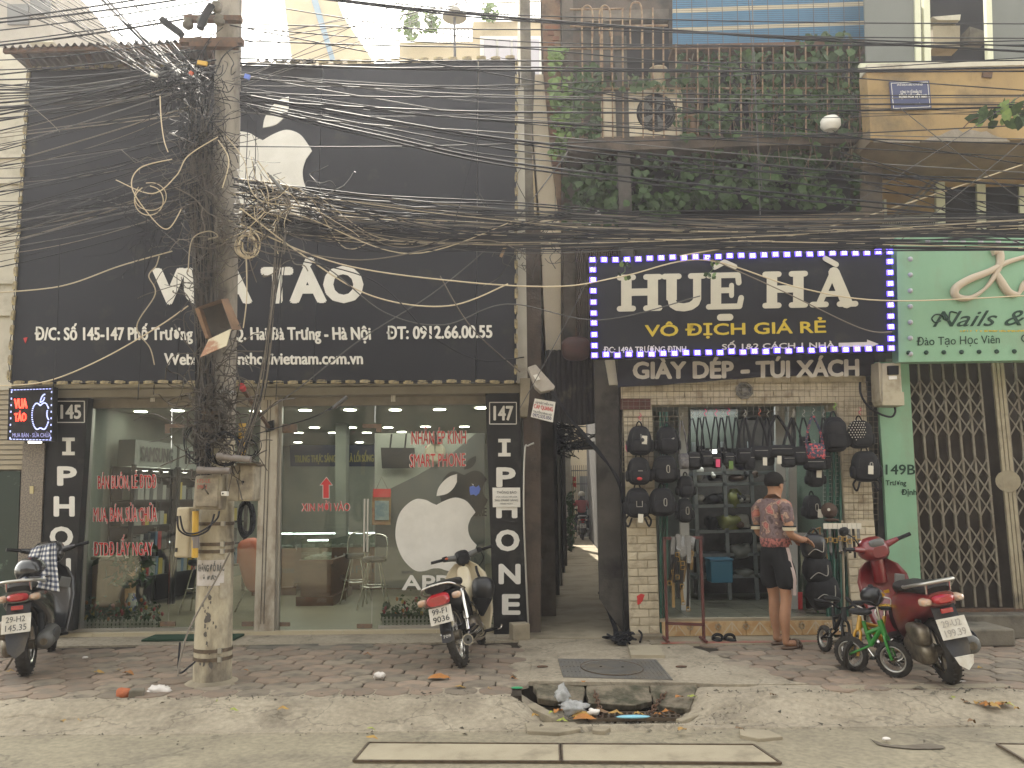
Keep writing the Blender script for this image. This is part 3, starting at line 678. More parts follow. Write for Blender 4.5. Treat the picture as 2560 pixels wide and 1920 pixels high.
# flower fences
def leafmb(mb, p, s, rr, elong=1.8, n=None):
    d = Vector((rr.uniform(-1,1), rr.uniform(-1,1), rr.uniform(-.6,1))).normalized() if n is None else n
    t = d.orthogonal().normalized(); t = Matrix.Rotation(rr.uniform(0,6.28), 3, d) @ t; b = d.cross(t)
    mb.add([p-t*s*elong/2, p+b*s*.42+d*s*.08, p+t*s*elong/2, p-b*s*.42+d*s*.08], [(0,1,2),(0,2,3)], True)
M_['leafgreen'] = mat('plastic_leaf', (.035,.085,.03), (.06,.12,.035), 8, .5)
FLW = [mat('petal_red',(.38,.03,.04),rough=.6), mat('petal_pink',(.5,.22,.2),rough=.6), mat('petal_orange',(.5,.2,.05),rough=.6), mat('petal_yellow',(.5,.38,.08),rough=.6)]
def fence(x0, x1, label, seed, skips=()):
    Y = 9.62; rr = random.Random(seed); a, b = W(x0,1562,Y), W(x1,1562,Y); t = thing('flower_fence', label, 'flower box', (a.x,Y,.05))
    n = int((b.x-a.x)/.045)
    for k in range(n):
        x = a.x+(b.x-a.x)*k/n; MB().prism([(x,Y-.06,.05),(x+.028,Y-.06,.05),(x+.028,Y-.06,.14),(x+.014,Y-.06,.165),(x,Y-.06,.14)],(0,.008,0)).build('picket', M_['signwhite'], t)
    for z in (.075,.115): MB().bb((a.x,Y-.05,z),(b.x,Y-.042,z+.014)).build('rail', M_['signwhite'], t)
    mb = MB()
    for k in range(700):
        p = Vector((rr.uniform(a.x,b.x), Y+rr.uniform(-.05,.12), .06+abs(rr.gauss(0,.12)))); leafmb(mb, p, rr.uniform(.02,.05), rr)
    mb.build('leaves', M_['leafgreen'], t, kind='stuff')
    for k in range(int((b.x-a.x)*34)):
        p = Vector((rr.uniform(a.x,b.x), Y+rr.uniform(-.06,.1), .16+rr.uniform(0,.2))); m2 = MB()
        m2.ell(p, (.017,.017,.024), 7, 5); 
        for q in range(4): leafmb(m2, p+V(rr.uniform(-.01,.01),rr.uniform(-.01,.01),.01), .03, rr, 1.2)
        m2.build('flower', rr.choice(FLW), t)
fence(186,398,'white picket flower box with red and pink tulips behind the left shop window',1)
fence(956,1095,'white picket flower box with an orange rose behind the glass by the cream motorbike',2)
fence(1190,1228,'end of a picket flower box showing right of the cream motorbike',3)
vs_ = thing('china_vase', 'white and blue china vase with a dark plant behind the left flower box', 'vase', tuple(W(327,1530,9.95)))
p = W(327,1530,9.95); MB().lathe(p, [(.05,0),(.075,.06),(.06,.14),(.035,.19),(.045,.22)], 18).build('vase_body', mat('china_blue',(.62,.62,.6),(.08,.12,.4),14,.2,thr=(.5,.55)), vs_)
rr = random.Random(4); mb = MB()
for k in range(160): leafmb(mb, p+V(rr.gauss(0,.16),rr.gauss(0,.08),.3+rr.uniform(0,.5)), rr.uniform(.04,.08), rr, 2.4)
mb.build('plant_leaves', M_['leafgreen'], vs_, kind='stuff')
MB().box((W(495,1572,9.25).x,9.14,.018),(1.0,.34,.02)).build('doormat', mat('green_mat',(.02,.05,.03),(.03,.06,.04),30,.95,bump=.6,bs=150), label='dark green door mat on the sill behind the concrete pole', cat='door mat')
# ------------------------------------------------------------------ big signboard
BS = thing('phone_shop_signboard', 'huge black signboard with white apple emblem above the phone shop', 'signboard', tuple(W(650,957,8.9)))
Yb = 8.9
q = ((75,178),(1292,150),(1290,955),(25,957)); P = [W(x,y,Yb) for x,y in q]
for a_, b_ in ((0,.33),(.3312,.6),(.6012,.92),(.9212,1)):
    T = lambda u: P[0].lerp(P[1],u); Bm = lambda u: P[3].lerp(P[2],u)
    MB().prism([T(a_),T(b_),Bm(b_),Bm(a_)], (0,.13,0)).build('sign_panel', M_['signblack'], BS)
YS = Yb-.012
emblem(657,241,585,256,YS,M_['signwhite'],BS,.02)
ptext('VUA TÁO', 388,757,904,752,81,Yb,.055,0,.01).build('lettering', M_['signwhite'], BS)
ptext('Đ/C: Số 145-147 Phố Trương Định - Q. Hai Bà Trưng - Hà Nội', 89,850,927,849,30,Yb,.03,0,.008).build('lettering', M_['signwhite'], BS)
ptext('ĐT: 0912.66.00.55', 968,848,1230,844,30,Yb,.03,0,.008).build('lettering', M_['signwhite'], BS)
ptext('Website: dienthoaivietnam.com.vn', 412,912,907,910,28,Yb,.03,0,.008).build('lettering', M_['signwhite'], BS)
MB().prism([W(x,y,YS) for x,y in ((58,845),(68,843),(63,858))], (0,.01,0)).build('red_tag', M_['redprint'], BS)
ledm = mat('dead_led_cream', (.42,.34,.17), (.16,.13,.08), 18, .6)
sh = None
def edge(a, b, n):
    global sh
    for k in range(n):
        t0, t1 = (k+.2)/n, (k+.85)/n; p, q = a.lerp(b,t0)+V(0,-.02,0), a.lerp(b,t1)+V(0,-.02,0)
        c = (p+q)/2; d = q-p; L_ = d.length
        ang = math.atan2(d.z, d.x)
        if sh is None:
            sh = MB().box((0,0,0),(.11,.025,.03)).merge(MB().box((0,-.008,0),(.07,.02,.038))); sh = sh.build('light_module', ledm, BS, local=True); sh.location = c-Vector(BS['_o']); sh.rotation_euler = (0,-ang,0); continue
        o = share(sh, 'light_module', c-Vector(BS['_o'])+V(0,0,random.uniform(-.006,.006)), BS, (random.uniform(-.2,.2),-ang+random.uniform(-.06,.06),0))
edge(P[3]+V(.03,0,.0), P[2], 35); edge(P[3], P[0], 22); edge(P[2]+V(.0,0,.05), P[1], 22); edge(P[0]+V(0,0,.02), P[1]+V(0,0,.02), 34)
mb = MB()
for a, b in ((P[3],P[2]),(P[3],P[0]),(P[2],P[1]),(P[0],P[1])):
    n = 60; mb.tube([a.lerp(b,k/n)+V(random.uniform(-.012,.012),-.03+random.uniform(-.008,.008),random.uniform(-.018,.018)) for k in range(n+1)], .005, 4)
mb.build('edge_wire', M_['cable'], BS)
# flood lamps of the soffit
for x, lb in ((382,'left'),(983,'right')):
    p = W(x,985,9.3); t = thing('energy_lamp', 'twin tube energy saving lamp under the sign, %s' % ('above the red window lettering' if lb=='left' else 'above the middle of the glass door'), 'lamp', tuple(p))
    mb = MB()
    MB().box(p+V(0,0,.07),(.06,.05,.04)).build('holder', M_['black'], t)
    for d in (-.018,0,.018): MB().cyl(p+V(d,0,.05), p+V(d,0,-.09), .008, n=8).build('lamp_tube', M_['signwhite'], t)
# ------------------------------------------------------------------ number boards with IPHONE
def board(label, q, num, box, letters, Y, lean):
    t = thing('number_board', label, 'sign', tuple(W(q[3][0],q[3][1],Y)))
    ppanel(q, Y, .12).build('board', M_['black_board'], t)
    x0,y0,x1,y1 = box
    cs = [W(x,y,Y-.006) for x,y in ((x0,y0),(x1,y0),(x1,y1),(x0,y1))]
    mb = MB()
    for i in range(4): mb.beam(cs[i], cs[(i+1)%4], .010,.006,(0,1,0))
    mb.build('number_border', M_['signwhite'], t)
    ptext(num, x0+11, y1-10, x1-9, y1-10, (y1-y0)-20, Y, .03).build('number', M_['signwhite'] , t)
    for ch_, cx, cy, w_, h_ in letters:
        if ch_ == 'I':
            mb = MB(); z = Y-.006
            for (a,b,c_,d) in ((-.5,-.5,.5,-.3),(-.19,-.31,.19,.31),(-.5,.3,.5,.5)): mb.prism([W(cx+xx*w_,cy+yy*h_,z-(.001 if a==-.19 else 0)) for xx,yy in ((a,b),(c_,b),(c_,d),(a,d))],(0,.004,0))
            mb.build('letter', M_['signwhite'], t)
        else: ptext(ch_, cx-w_/2, cy+h_/2, cx+w_/2, cy+h_/2, h_, Y, .045).build('letter', M_['signwhite'], t)
board('black board reading 145 and IPHONE left of the phone shop window', ((131,968),(222,972),(181,1577),(100,1580)), '145', (142,1003,211,1056),
      [('I',171,1116,31,44),('P',168,1190,44,44),('H',161,1266,47,46),('O',154,1342,53,46),('N',152,1419,46,43),('E',147,1496,34,44)], 9.22, 0)
board('black board reading 147 and IPHONE right of the phone shop door', ((1213,972),(1297,969),(1324,1588),(1235,1590)), '147', (1224,1006,1291,1060),
      [('I',1261,1119,31,44),('P',1265,1193,43,45),('H',1267,1270,47,46),('O',1269,1351,54,48),('N',1274,1435,49,46),('E',1278,1511,40,47)], 9.22, 0)
nt_ = thing('notice_paper', 'white paper notice THÔNG BÁO pasted on the 147 board', 'notice', tuple(W(1266,1245,9.2)))
ppanel(((1231,1219),(1300,1219),(1301,1268),(1232,1268)),9.2,.003).build('paper', M_['signwhite'], nt_)
for s, x0, x1, y, c_ in (('THÔNG BÁO',1242,1291,1234,6),('CỬA HÀNG MỞ CỬA',1240,1293,1244,3.5),("SAU 09H00' SÁNG",1237,1295,1253,5),('HÀNG NGÀY',1250,1282,1261,3.5)):
    ptext(s, x0,y,x1,y,c_,9.198,.01).build('lettering', M_['panelgrey'], nt_)
# ------------------------------------------------------------------ LED box on the far left
LB = thing('led_sign', 'small black light box with glowing red VUA TÁO letters and dotted apple outline', 'sign', tuple(W(75,1107,9.0)))
ppanel(((22,970),(133,967),(129,1103),(18,1100)),9.0,.1).build('box', M_['black_board'], LB)
redl = emit('led_red', (1,.04,.02), 1.1); whl = emit('led_white', (.45,.5,1), .3); dimw = emit('led_dim', (.35,.35,.7), .12)
ptext('VUA', 37,1021,68,1020,23,9.0,.03,0,.006).build('lettering', redl, LB); ptext('TÁO', 37,1053,66,1052,19,9.0,.03,0,.006).build('lettering', redl, LB)
ptext('MUA BÁN - SỬA CHỮA', 32,1093,128,1093,10,9.0,.0,0,.006).build('lettering', dimw, LB)
ap = [W(101+x*44, 1073-(y+.1)*66, 8.992) for x,y in apple_pts()]; lf = [W(101+x*44, 1073-(y+.1)*66, 8.992) for x,y in leaf_pts()]
mb = MB(); 
for pts in (ap, lf):
    for p in pts[::2]: mb.box(p, (.012,.006,.012))
mb.build('dotted_outline', whl, LB)
mb = MB()
for k in range(13):
    u = k/12; mb.box(W(30+95*u,975-3*u,8.99),(.022,.006,.008)); mb.box(W(27+98*u,1098+2*u,8.99),(.022,.006,.008))
for k in range(8):
    u = k/7; mb.box(W(29-4*u,980+115*u,8.99),(.01,.006,.02)); mb.box(W(129-2*u,980+115*u,8.99),(.01,.006,.02))
mb.build('border_lights', whl, LB, kind='stuff')
# ------------------------------------------------------------------ left neighbour
NB = thing('left_neighbour_house', 'pale house front with a granite pillar and roller shutters left of the phone shop', 'house', tuple(W(30,1560,9.3)))
ppanel(((-260,100),(78,125),(28,975),(-320,975)),9.3,2).build('upper_wall', M_['wallp'], NB)
for y in (385,450,560,700,780): ppanel(((-200,y),(60,y+1),(60,y+9),(-200,y+8)),9.26,.05).build('moulding', M_['wallp'], NB)
ppanel(((57,1108),(112,1108),(92,1580),(38,1580)),9.25,.3).build('pillar', mat('granite',(.24,.20,.155),(.13,.11,.09),60,.6,thr=(.45,.55)), NB)
ppanel(((112,968),(131,968),(102,1580),(88,1580)),9.28,.3).build('dark_reveal', M_['black_board'], NB)
ppanel(((74,1215),(83,1215),(83,1234),(74,1234)),9.24,.01).build('switch', mat('switch_cream',(.5,.42,.22),rough=.5), NB)
sl_ = mat('shutter_cream',(.36,.31,.22),(.30,.26,.19),5,.6)
for k in range(16):
    y = 976+k*12.5; ppanel(((-160,y),(62,y),(60,y+10),(-160,y+10)),9.32,.03).build('shutter_slat', sl_, NB)
ppanel(((-160,970),(62,970),(40,1580),(-200,1580)),9.36,.1).build('shutter_back', M_['concrete_dark'], NB)
gs = mat('green_patterned_glass',(.018,.035,.028),(.08,.12,.09),7,.3,thr=(.62,.66))
ppanel(((-160,1178),(50,1178),(36,1580),(-200,1580)),9.33,.02).build('patterned_door', gs, NB)
# roof sheet above the big sign
RF = thing('corrugated_roof', 'sagging corrugated roof sheet above the left half of the black sign', 'roof', tuple(W(280,140,8.4)))
def corr(a, b, c, d, n, amp, name, m_, par, kids=1):
    """a-b front edge, d-c back edge"""
    for s in range(kids):
        vs = []; N = n*6
        for j in range(2):
            for i in range(N+1):
                u = (s+i/N)/kids; p = (a.lerp(b,u) if j == 0 else d.lerp(c,u)); nrm = (b-a).cross(d-a).normalized()
                vs.append(p+nrm*amp*math.sin(2*math.pi*i/6))
        v2 = [v-(b-a).cross(d-a).normalized()*.006 for v in vs]
        MB().add(vs, [(i,i+1,i+N+2,i+N+1) for i in range(N)], True).add(v2, [(i+1,i,i+N+1,i+N+2) for i in range(N)], True).build(name, m_, par)
rfm = mat('roof_sheet',(.11,.085,.075),(.16,.13,.115),4,.85,bump=.2,dirt=.3)
corr(W(8,118,8.1), W(548,98,8.1), W(552,160,9.1), W(75,178,9.1), 7, .02, 'roof_sheet', rfm, RF, 4)
corr(W(640,152,8.7), W(790,150,8.7), W(790,156,9.4), W(640,158,9.4), 7, .02, 'roof_sheet', rfm, RF, 1)
for x in (60,215,300,420,520): MB().beam(W(x,120+ (420-x)*.02,8.2), W(x+20,172,9.05), .05,.06).build('rafter', M_['rust'], RF)
MB().beam(W(10,128,8.15), W(545,112,8.15), .04,.05).build('front_batten', M_['rust'], RF)
ppanel(((70,150),(545,128),(545,172),(72,180)),9.0,.1).build('fascia', mat('roof_fascia',(.20,.16,.13),rough=.8), RF)
# buildings beyond
farw = mat('far_cream_wall',(.50,.41,.27),(.42,.35,.24),1.2,.9,dirt=.3,dc=(.30,.24,.16),ds=.6)
fb = thing('slanted_gable_house', 'sunlit beige gable house rising behind the black sign', 'house', tuple(W(800,200,20)))
MB().prism([W(x,y,20) for x,y in ((700,-80),(840,-10),(858,40),(936,156),(940,400),(760,400))],(0,5,0)).build('gable_wall', farw, fb)
MB().prism([W(x,y,19.95) for x,y in ((778,0),(792,-8),(838,150),(826,152))],(0,.04,0)).build('blue_downpipe', mat('blue_band',(.2,.28,.36),rough=.6), fb)
fb2 = thing('terrace_house', 'cream terrace house with railings and white shutters behind the gap', 'house', tuple(W(1180,180,17)))
MB().prism([W(x,y,17) for x,y in ((998,106),(1180,104),(1182,54),(1356,52),(1356,400),(998,400))],(0,5,0)).build('wall', farw, fb2)
MB().prism([W(x,y,16.95) for x,y in ((1200,90),(1355,90),(1355,186),(1200,186))],(0,.04,0)).build('shutter_frame', M_['signwhite'], fb2)
for k in range(4): MB().prism([W(x,y,16.9) for x,y in ((1210+k*36,98),(1240+k*36,98),(1240+k*36,186),(1210+k*36,186))],(0,.03,0)).build('shutter', mat('shutter_lilac',(.40,.38,.42),rough=.6) if k==0 else bpy.data.materials['shutter_lilac'], fb2)
for k in range(18): MB().cyl(W(1210+k*8.5,6,16.9), W(1210+k*8.5,50,16.9), .012, n=6).build('railing_bar', M_['alu'], fb2)
for k in range(10): MB().cyl(W(1090+k*9,70,16.9), W(1090+k*9,104,16.9), .012, n=6).build('railing_bar', M_['rust'], fb2)
for a, b, m_ in (((1205,8),(1356,3),M_['alu']),((1205,50),(1356,46),M_['alu']),((1088,72),(1182,70),M_['rust'])): MB().cyl(W(*a,16.9), W(*b,16.9), .02, n=6).build('rail', m_, fb2)
fb3 = thing('tall_grey_house', 'grey upper storeys of a house far behind the left end of the roof', 'house', tuple(W(60,300,15)))
MB().prism([W(x,y,15) for x,y in ((-300,-150),(118,-100),(126,60),(126,400),(-300,400))],(0,5,0)).build('wall', mat('far_grey_wall',(.26,.235,.20),(.32,.29,.25),2,.9), fb3)
for x0,x1,y0,y1 in ((18,70,10,60),(75,125,-10,36)): MB().prism([W(x,y,14.95) for x,y in ((x0,y0),(x1,y0),(x1,y1),(x0,y1))],(0,.04,0)).build('window', M_['panelgrey'], fb3)
MB().prism([W(x,y,14.8) for x,y in ((72,100),(128,98),(134,104),(70,106))],(0,.6,0)).build('balcony', M_['wallp'], fb3)
lp = thing('rooftop_lamp', 'grey lamp post with a wide hat standing behind the black sign', 'lamp', tuple(W(1137,150,12)))
MB().cyl(W(1139,300,12), W(1136,40,12), .022, n=8).build('post', M_['cable_grey'], lp)
p = W(1136,44,12); MB().lathe(p, [(.20,0),(.19,.02),(.11,.05),(.10,.14),(.06,.16),(.001,.17)], 20).build('lamp_hat', mat('lamp_hat_grey',(.22,.20,.16),rough=.7), lp)
def bush(label, x0, x1, y0, y1, Y, n, s, m_, par=None, name='rooftop_plant', cat='plant'):
    rr = random.Random(x0); t = thing(name, label, cat, tuple(W(x0,y1,Y))); mb = MB()
    for k in range(n):
        x = rr.gauss((x0+x1)/2,(x1-x0)/4); y = rr.uniform(y0,y1); leafmb(mb, W(x,y,Y+rr.uniform(-.2,.2)), s*rr.uniform(.6,1.3), rr)
    mb.build('foliage', m_, t, kind='stuff'); MB().cyl(W((x0+x1)/2,y1+4,Y), W((x0+x1)/2,(y0+y1)/2,Y), .02, n=6).build('stem', M_['rust'], t)
M_['vineleaf'] = mat('vine_leaf', (.022,.045,.013), (.045,.078,.025), 3, .45, rnd=.35)
M_['brightleaf'] = mat('bright_leaf', (.16,.24,.05), (.10,.18,.04), 3, .5)  # lighter leaf green, stands in for sunlight on the upper alley ivy
bush('sunlit leafy plant on the roof terrace, nearer the white sky', 1008,1050,20,100,16.6,240,.09,M_['brightleaf'])
bush('sunlit leafy plant on the roof terrace beside the lamp post', 1062,1095,28,80,16.6,160,.09,M_['brightleaf'])
bush('plant hanging through the white terrace railing', 1205,1240,10,52,16.6,120,.08,M_['brightleaf'])
# ================================================================== alley, shoe shop house, yellow house
M_['dirtywall'] = mat('dirty_plaster', (.14,.115,.088), (.085,.07,.055), 1.8, .92, bump=.5, bs=30, dirt=.6, dc=(.035,.03,.025), ds=2)
M_['brownwall'] = mat('brown_plaster', (.10,.075,.055), (.06,.045,.035), 2.4, .92, bump=.5, bs=30, dirt=.5, dc=(.03,.025,.02))
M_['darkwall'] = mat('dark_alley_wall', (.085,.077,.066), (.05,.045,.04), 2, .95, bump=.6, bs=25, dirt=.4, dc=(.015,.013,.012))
M_['ochre'] = mat('ochre_plaster', (.34,.235,.105), (.27,.185,.085), 1.6, .9, bump=.25, bs=40, dirt=.45, dc=(.15,.11,.06), ds=2.2)
M_['mint'] = mat('mint_panel', (.22,.40,.265), (.185,.345,.225), 1.4, .55, bump=.06, bs=20, dirt=.35, dc=(.20,.29,.19), ds=2.2, stretch=(1,1,.5))
M_['tilebrick'] = mat('cream_brick_tile', (.56,.49,.36), (.48,.42,.305), 6, .75, bump=.6, bs=45, rnd=.08, dirt=.35, dc=(.28,.22,.15), ds=6)
M_['grout'] = mat('tile_grout', (.40,.345,.25), rough=.9)
AL = thing('alley_right_house', 'dark narrow house wall along the right side of the alley', 'house', (2.0,12,0))
mb = MB(); pass
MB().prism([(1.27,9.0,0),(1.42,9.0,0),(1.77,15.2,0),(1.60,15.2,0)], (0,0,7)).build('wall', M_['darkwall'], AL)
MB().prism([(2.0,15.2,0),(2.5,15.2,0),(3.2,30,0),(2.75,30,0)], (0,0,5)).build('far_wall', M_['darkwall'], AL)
fh = thing('alley_end_house', 'cream house wall and iron gate at the bright far end of the alley', 'house', (2.3,30.5,0))
MB().bb((0.4,31,0),(4.2,32,7)).build('wall', farw, fh)
MB().bb((2.55,30.9,0),(2.95,31,2.3)).build('gate_recess', M_['panelgrey'], fh)
for k in range(13): MB().cyl((2.05+k*.08,30.6,.05),(2.05+k*.08,30.6,2.7),.012,n=5).build('gate_bar', M_['black'], fh)
for z in (.3,1.2,2.0,2.5): MB().beam((2.0,30.6,z),(3.2,30.6,z),.03,.04).build('gate_rail', M_['black'], fh)
lw = thing('alley_left_pillars', 'row of worn plaster piers and drain pipes down the left side of the alley', 'wall', (1.1,17,0))
for k, (x0,x1,Y,zt,m_) in enumerate(((1350,1386,10.5,3.6,M_['dirtywall']),(1392,1402,15,4.5,M_['concrete_dark']),(1404,1412,19,4.5,M_['wallp']),(1413,1430,24,4.2,M_['wallp']))):
    a, b = G(x0,1500,0), None; xa, xb = W(x0,1300,Y).x, W(x1,1300,Y).x
    MB().bb((xa,Y,0),(xb,Y+.5,zt)).build('pier', m_, lw)
for x, Y in ((1390,12),(1398,13.2),(1406,15.5),(1412,17)):
    p = W(x,1300,Y); MB().cyl((p.x,p.y,.1),(p.x,p.y,3.2),.035,n=8).build('pipe', M_['alu'] if x==1398 else M_['darkwall'], lw)
cb_ = thing('alley_beam', 'grey concrete beam with cables crossing overhead inside the alley', 'beam', tuple(W(1420,1115,13)))
MB().beam(W(1362,1116,13), W(1485,1114,13), .2,.12,(0,0,1)).build('beam', M_['concrete_dark'], cb_)
MB().tube(spline([W(1380,1155,12.8),W(1396,1130,12.8),W(1425,1112,12.8)],5),.05,8).build('pipe_elbow', M_['alu'], cb_)
mb = MB(); rr = random.Random(8)
for k in range(60):
    a = W(rr.uniform(1360,1440),rr.uniform(1065,1125),12.7); pts = [a+V(rr.gauss(0,.18),rr.gauss(0,.1),rr.gauss(0,.12)) for _ in range(4)]; mb.tube(spline(pts,4),.008,4,False)
mb.build('hanging_cables', M_['cable'], cb_, kind='stuff')
# flag
fl = thing('red_flag', 'small red flag with a star hanging deep in the alley', 'flag', tuple(W(1437,1240,16)))
a = [W(x,y,16) for x,y in ((1432,1194),(1440,1191),(1441,1219),(1433,1216))]
MB().prism(a,(0,.004,0)).build('cloth', mat('flag_red',(.55,.035,.03),rough=.7), fl); MB().cyl(W(1432,1190,16.02), W(1432,1290,16.02), .008, n=6).build('pole', M_['rust'], fl)
st_ = []; c0 = W(1436.5,1205,15.98)
for k in range(10): r_ = .035 if k%2==0 else .014; st_.append(c0+V(r_*math.sin(k*math.pi/5),0,r_*math.cos(k*math.pi/5)))
MB().prism(st_,(0,.003,0)).build('star', mat('star_yellow',(.7,.6,.3),rough=.6), fl)
# dark corrugated awning above the alley
aw = thing('corrugated_awning', 'black corrugated awning sheet hanging over the alley mouth', 'awning', tuple(W(1420,980,9.3)))
vs = []; fs = []; N = 90
for j in range(2):
    for i in range(N+1):
        u = i/N; x = 1362+u*(1558-1362); yb = 1048 + 18*math.sin(u*2.6) - (40*max(0,u-.45)) ; y = (875 if j == 0 else yb)
        p = W(x,y,9.25); vs.append(p+V(0,.02*math.sin(i*2*math.pi/6)+(.0 if j==0 else -.05),0))
fs = [(i,i+1,i+N+2,i+N+1) for i in range(N)]
MB().add(vs,fs,True).add([v+V(0,.012,0) for v in vs],[(a,d,c,b) for a,b,c,d in fs],True).build('sheet', mat('awning_black',(.018,.017,.018),(.03,.028,.027),4,.7,dirt=.2), aw)
for x in (1366,1482,1556): MB().beam(W(x,878,9.32),W(x,1050,9.32),.03,.04,(0,1,0)).build('batten', M_['rust'], aw)
ppanel(((1300,560),(1352,560),(1352,1592),(1318,1592)),9.27,.35).build('dark_pillar', M_['brownwall'], label='rough dark brown pillar laced with cables between the phone shop and the alley', cat='pillar')
ppanel(((1485,890),(1562,890),(1570,1600),(1500,1500)),9.1,.1).build('pier', M_['darkwall'], label='dark plaster pier on the right side of the alley mouth', cat='pier')
ppanel(((1548,900),(1557,900),(1575,1590),(1562,1590)),8.97,.12).build('door_post', M_['black_board'], label='narrow black post left of the cream brick pillar', cat='post')
# wall strip, sunlight put into its colour, and brick strip above the alley
ps = thing('pale_side_wall', 'bright pale wall sliver between the black sign and the ivy house', 'wall', tuple(W(1370,640,11)))
MB().prism([W(x,y,9.75) for x,y in ((1328,186),(1358,186),(1378,400),(1402,560),(1414,640),(1414,900),(1366,900),(1350,560),(1334,345))],(0,.5,0)).build('wall', mat('sun_toned_plaster',(.80,.70,.54),(.74,.64,.48),2,.85), ps)
MB().prism([W(x,y,9.70) for x,y in ((1294,176),(1338,176),(1330,345),(1336,560),(1294,560))],(0,.5,0)).build('grey_wall', M_['dirtywall'], ps)
bs_ = thing('brick_party_wall', 'peeling orange brick end wall beside the pale sliver above the alley', 'wall', tuple(W(1385,520,9.8)))
MB().prism([W(x,y,9.72) for x,y in ((1353,-60),(1400,-60),(1404,400),(1412,570),(1401,570),(1378,400),(1359,186))],(0,.5,0)).build('plaster', mat('peeling_plaster',(.34,.24,.15),(.22,.115,.07),3.5,.9,bump=.5,bs=25,dirt=.5,dc=(.08,.055,.04),ds=3), bs_)
rr = random.Random(12); bmesh_ = None
for j in range(34):
    y = 66+j*13
    if nz(j*.3,2,1) < -.25: continue
    for i in range(2):
        x = 1362+i*18+(y-66)*.055+(6 if j%2 else 0)
        if y > 470 or x > 1388 or rr.random() < .2: continue
        a, b = W(x,y,9.715), W(x+16,y+10,9.715); MB().bb((a.x,9.70,b.z),(b.x,9.75,a.z)).build('brick', mat('orange_brick',(.30,.13,.07),(.22,.10,.055),8,.9,rnd=.2,bump=.4) if not bpy.data.materials.get('orange_brick') else bpy.data.materials['orange_brick'], bs_)
# ------------------------------------------------------------------ shoe shop house
HB = thing('shoe_shop_house', 'two storey shoe shop house overgrown with ivy behind rusty bars', 'house', tuple(W(1850,1600,9.3)))
Yw = 9.6
MB().prism([W(x,y,Yw) for x,y in ((1404,-80),(2200,-80),(2190,640),(2190,900),(1404,900))],(0,3,0)).build('upper_wall', M_['brownwall'], HB)
ppanel(((1404,-60),(1432,-60),(1440,880),(1410,890)),9.5,.2).build('corner_strip', M_['dirtywall'], HB)
# openings (dark recess boards set into the wall)
def opening(pts, Y=Yw-.02, name='window_opening', m_=None): return ppanel(pts,Y,.015).build(name, m_ or mat_dark, HB)
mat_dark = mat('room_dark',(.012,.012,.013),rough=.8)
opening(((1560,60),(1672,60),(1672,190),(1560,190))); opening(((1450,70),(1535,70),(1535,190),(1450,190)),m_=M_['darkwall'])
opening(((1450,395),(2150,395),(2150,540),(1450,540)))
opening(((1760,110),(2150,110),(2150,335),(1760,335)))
ppanel(((1440,28),(1672,22),(1672,48),(1440,54)),9.45,.15).build('ledge', M_['dirtywall'], HB)
# balcony slab and ledges
ppanel(((1420,345),(2205,326),(2190,354),(1420,380)),8.95,.65).build('balcony_slab', M_['brownwall'], HB)
ppanel(((1440,560),(2210,528),(2210,556),(1440,580)),9.2,.4).build('ledge', mat('ledge_ochre',(.23,.17,.105),(.13,.10,.07),4,.9,dirt=.4), HB)
ppanel(((2150,360),(2206,360),(2206,540),(2150,540)),9.3,.3).build('corner_pier', M_['dirtywall'], HB)
# corrugated dark panel between ledge and sign
vs=[];N=60
for j in range(2):
    for i in range(N+1): vs.append(W(1440,(620,900)[j],9.3)+V((W(1600,700,9.3).x-W(1440,700,9.3).x)*i/N, (.02 if i%2 else 0),0))
MB().add(vs,[(i,i+1,i+N+2,i+N+1) for i in range(N)]).build('corrugated_panel', M_['brownwall'], HB)
ppanel(((1440,575),(2200,560),(2200,650),(1440,650)),9.35,.3).build('sign_back_wall', M_['darkwall'], HB)
rb = thing('red_lantern_box', 'rounded dull red box tucked left of the HUỆ HÀ sign', 'box', tuple(W(1438,880,9.0)))
MB().ell(W(1440,872,9.1),(.17,.1,.14),16,10,.7).build('body', mat('dull_red',(.06,.02,.015),(.04,.018,.014),8,.6), rb); MB().cyl(W(1440,840,9.1),W(1440,820,9.1),.01,n=6).build('hook', M_['rust'], rb)
# rusty security cage
CG = thing('security_cage', 'rusty window cage of upright bars with arched tops over the ivy balcony', 'window cage', tuple(W(1600,340,8.95)))
rb_ = M_['rust']; rb2 = mat('pale_rust_bar',(.30,.22,.14),(.14,.075,.04),16,.8)
for k, x in enumerate([1455,1480,1505,1530,1556,1606,1632,1658]):
    MB().cyl(W(x,70 if k%2 else 20,8.95), W(x+2,345,8.95), .011, n=6).build('bar', rb2, CG)
for x in range(1690,2200,27):
    MB().cyl(W(x,110,8.9), W(x+1,340,8.9), .009, n=6).build('bar', rb_ if x%2 else rb2, CG)
for x, w_, yt, yb in ((1468,26,14,95),(1515,26,74,180),(1590,28,6,110),(1512,26,14,90)):
    MB().tube(spline([W(x-w_/2,yb,8.95),W(x-w_/2,yt+16,8.95),W(x,yt,8.95),W(x+w_/2,yt+16,8.95),W(x+w_/2,yb,8.95)],6),.011,6).build('arched_bar', rb2, CG)
for y, x0, x1 in ((66,1425,1670),(122,1425,1690),(24,1425,1560),(222,1445,2180),(345,1430,1720),(300,2020,2190),(345,1720,2195)):
    MB().cyl(W(x0,y,8.97), W(x1,y-2,8.97), .012, n=6).build('cross_bar', rb2, CG)
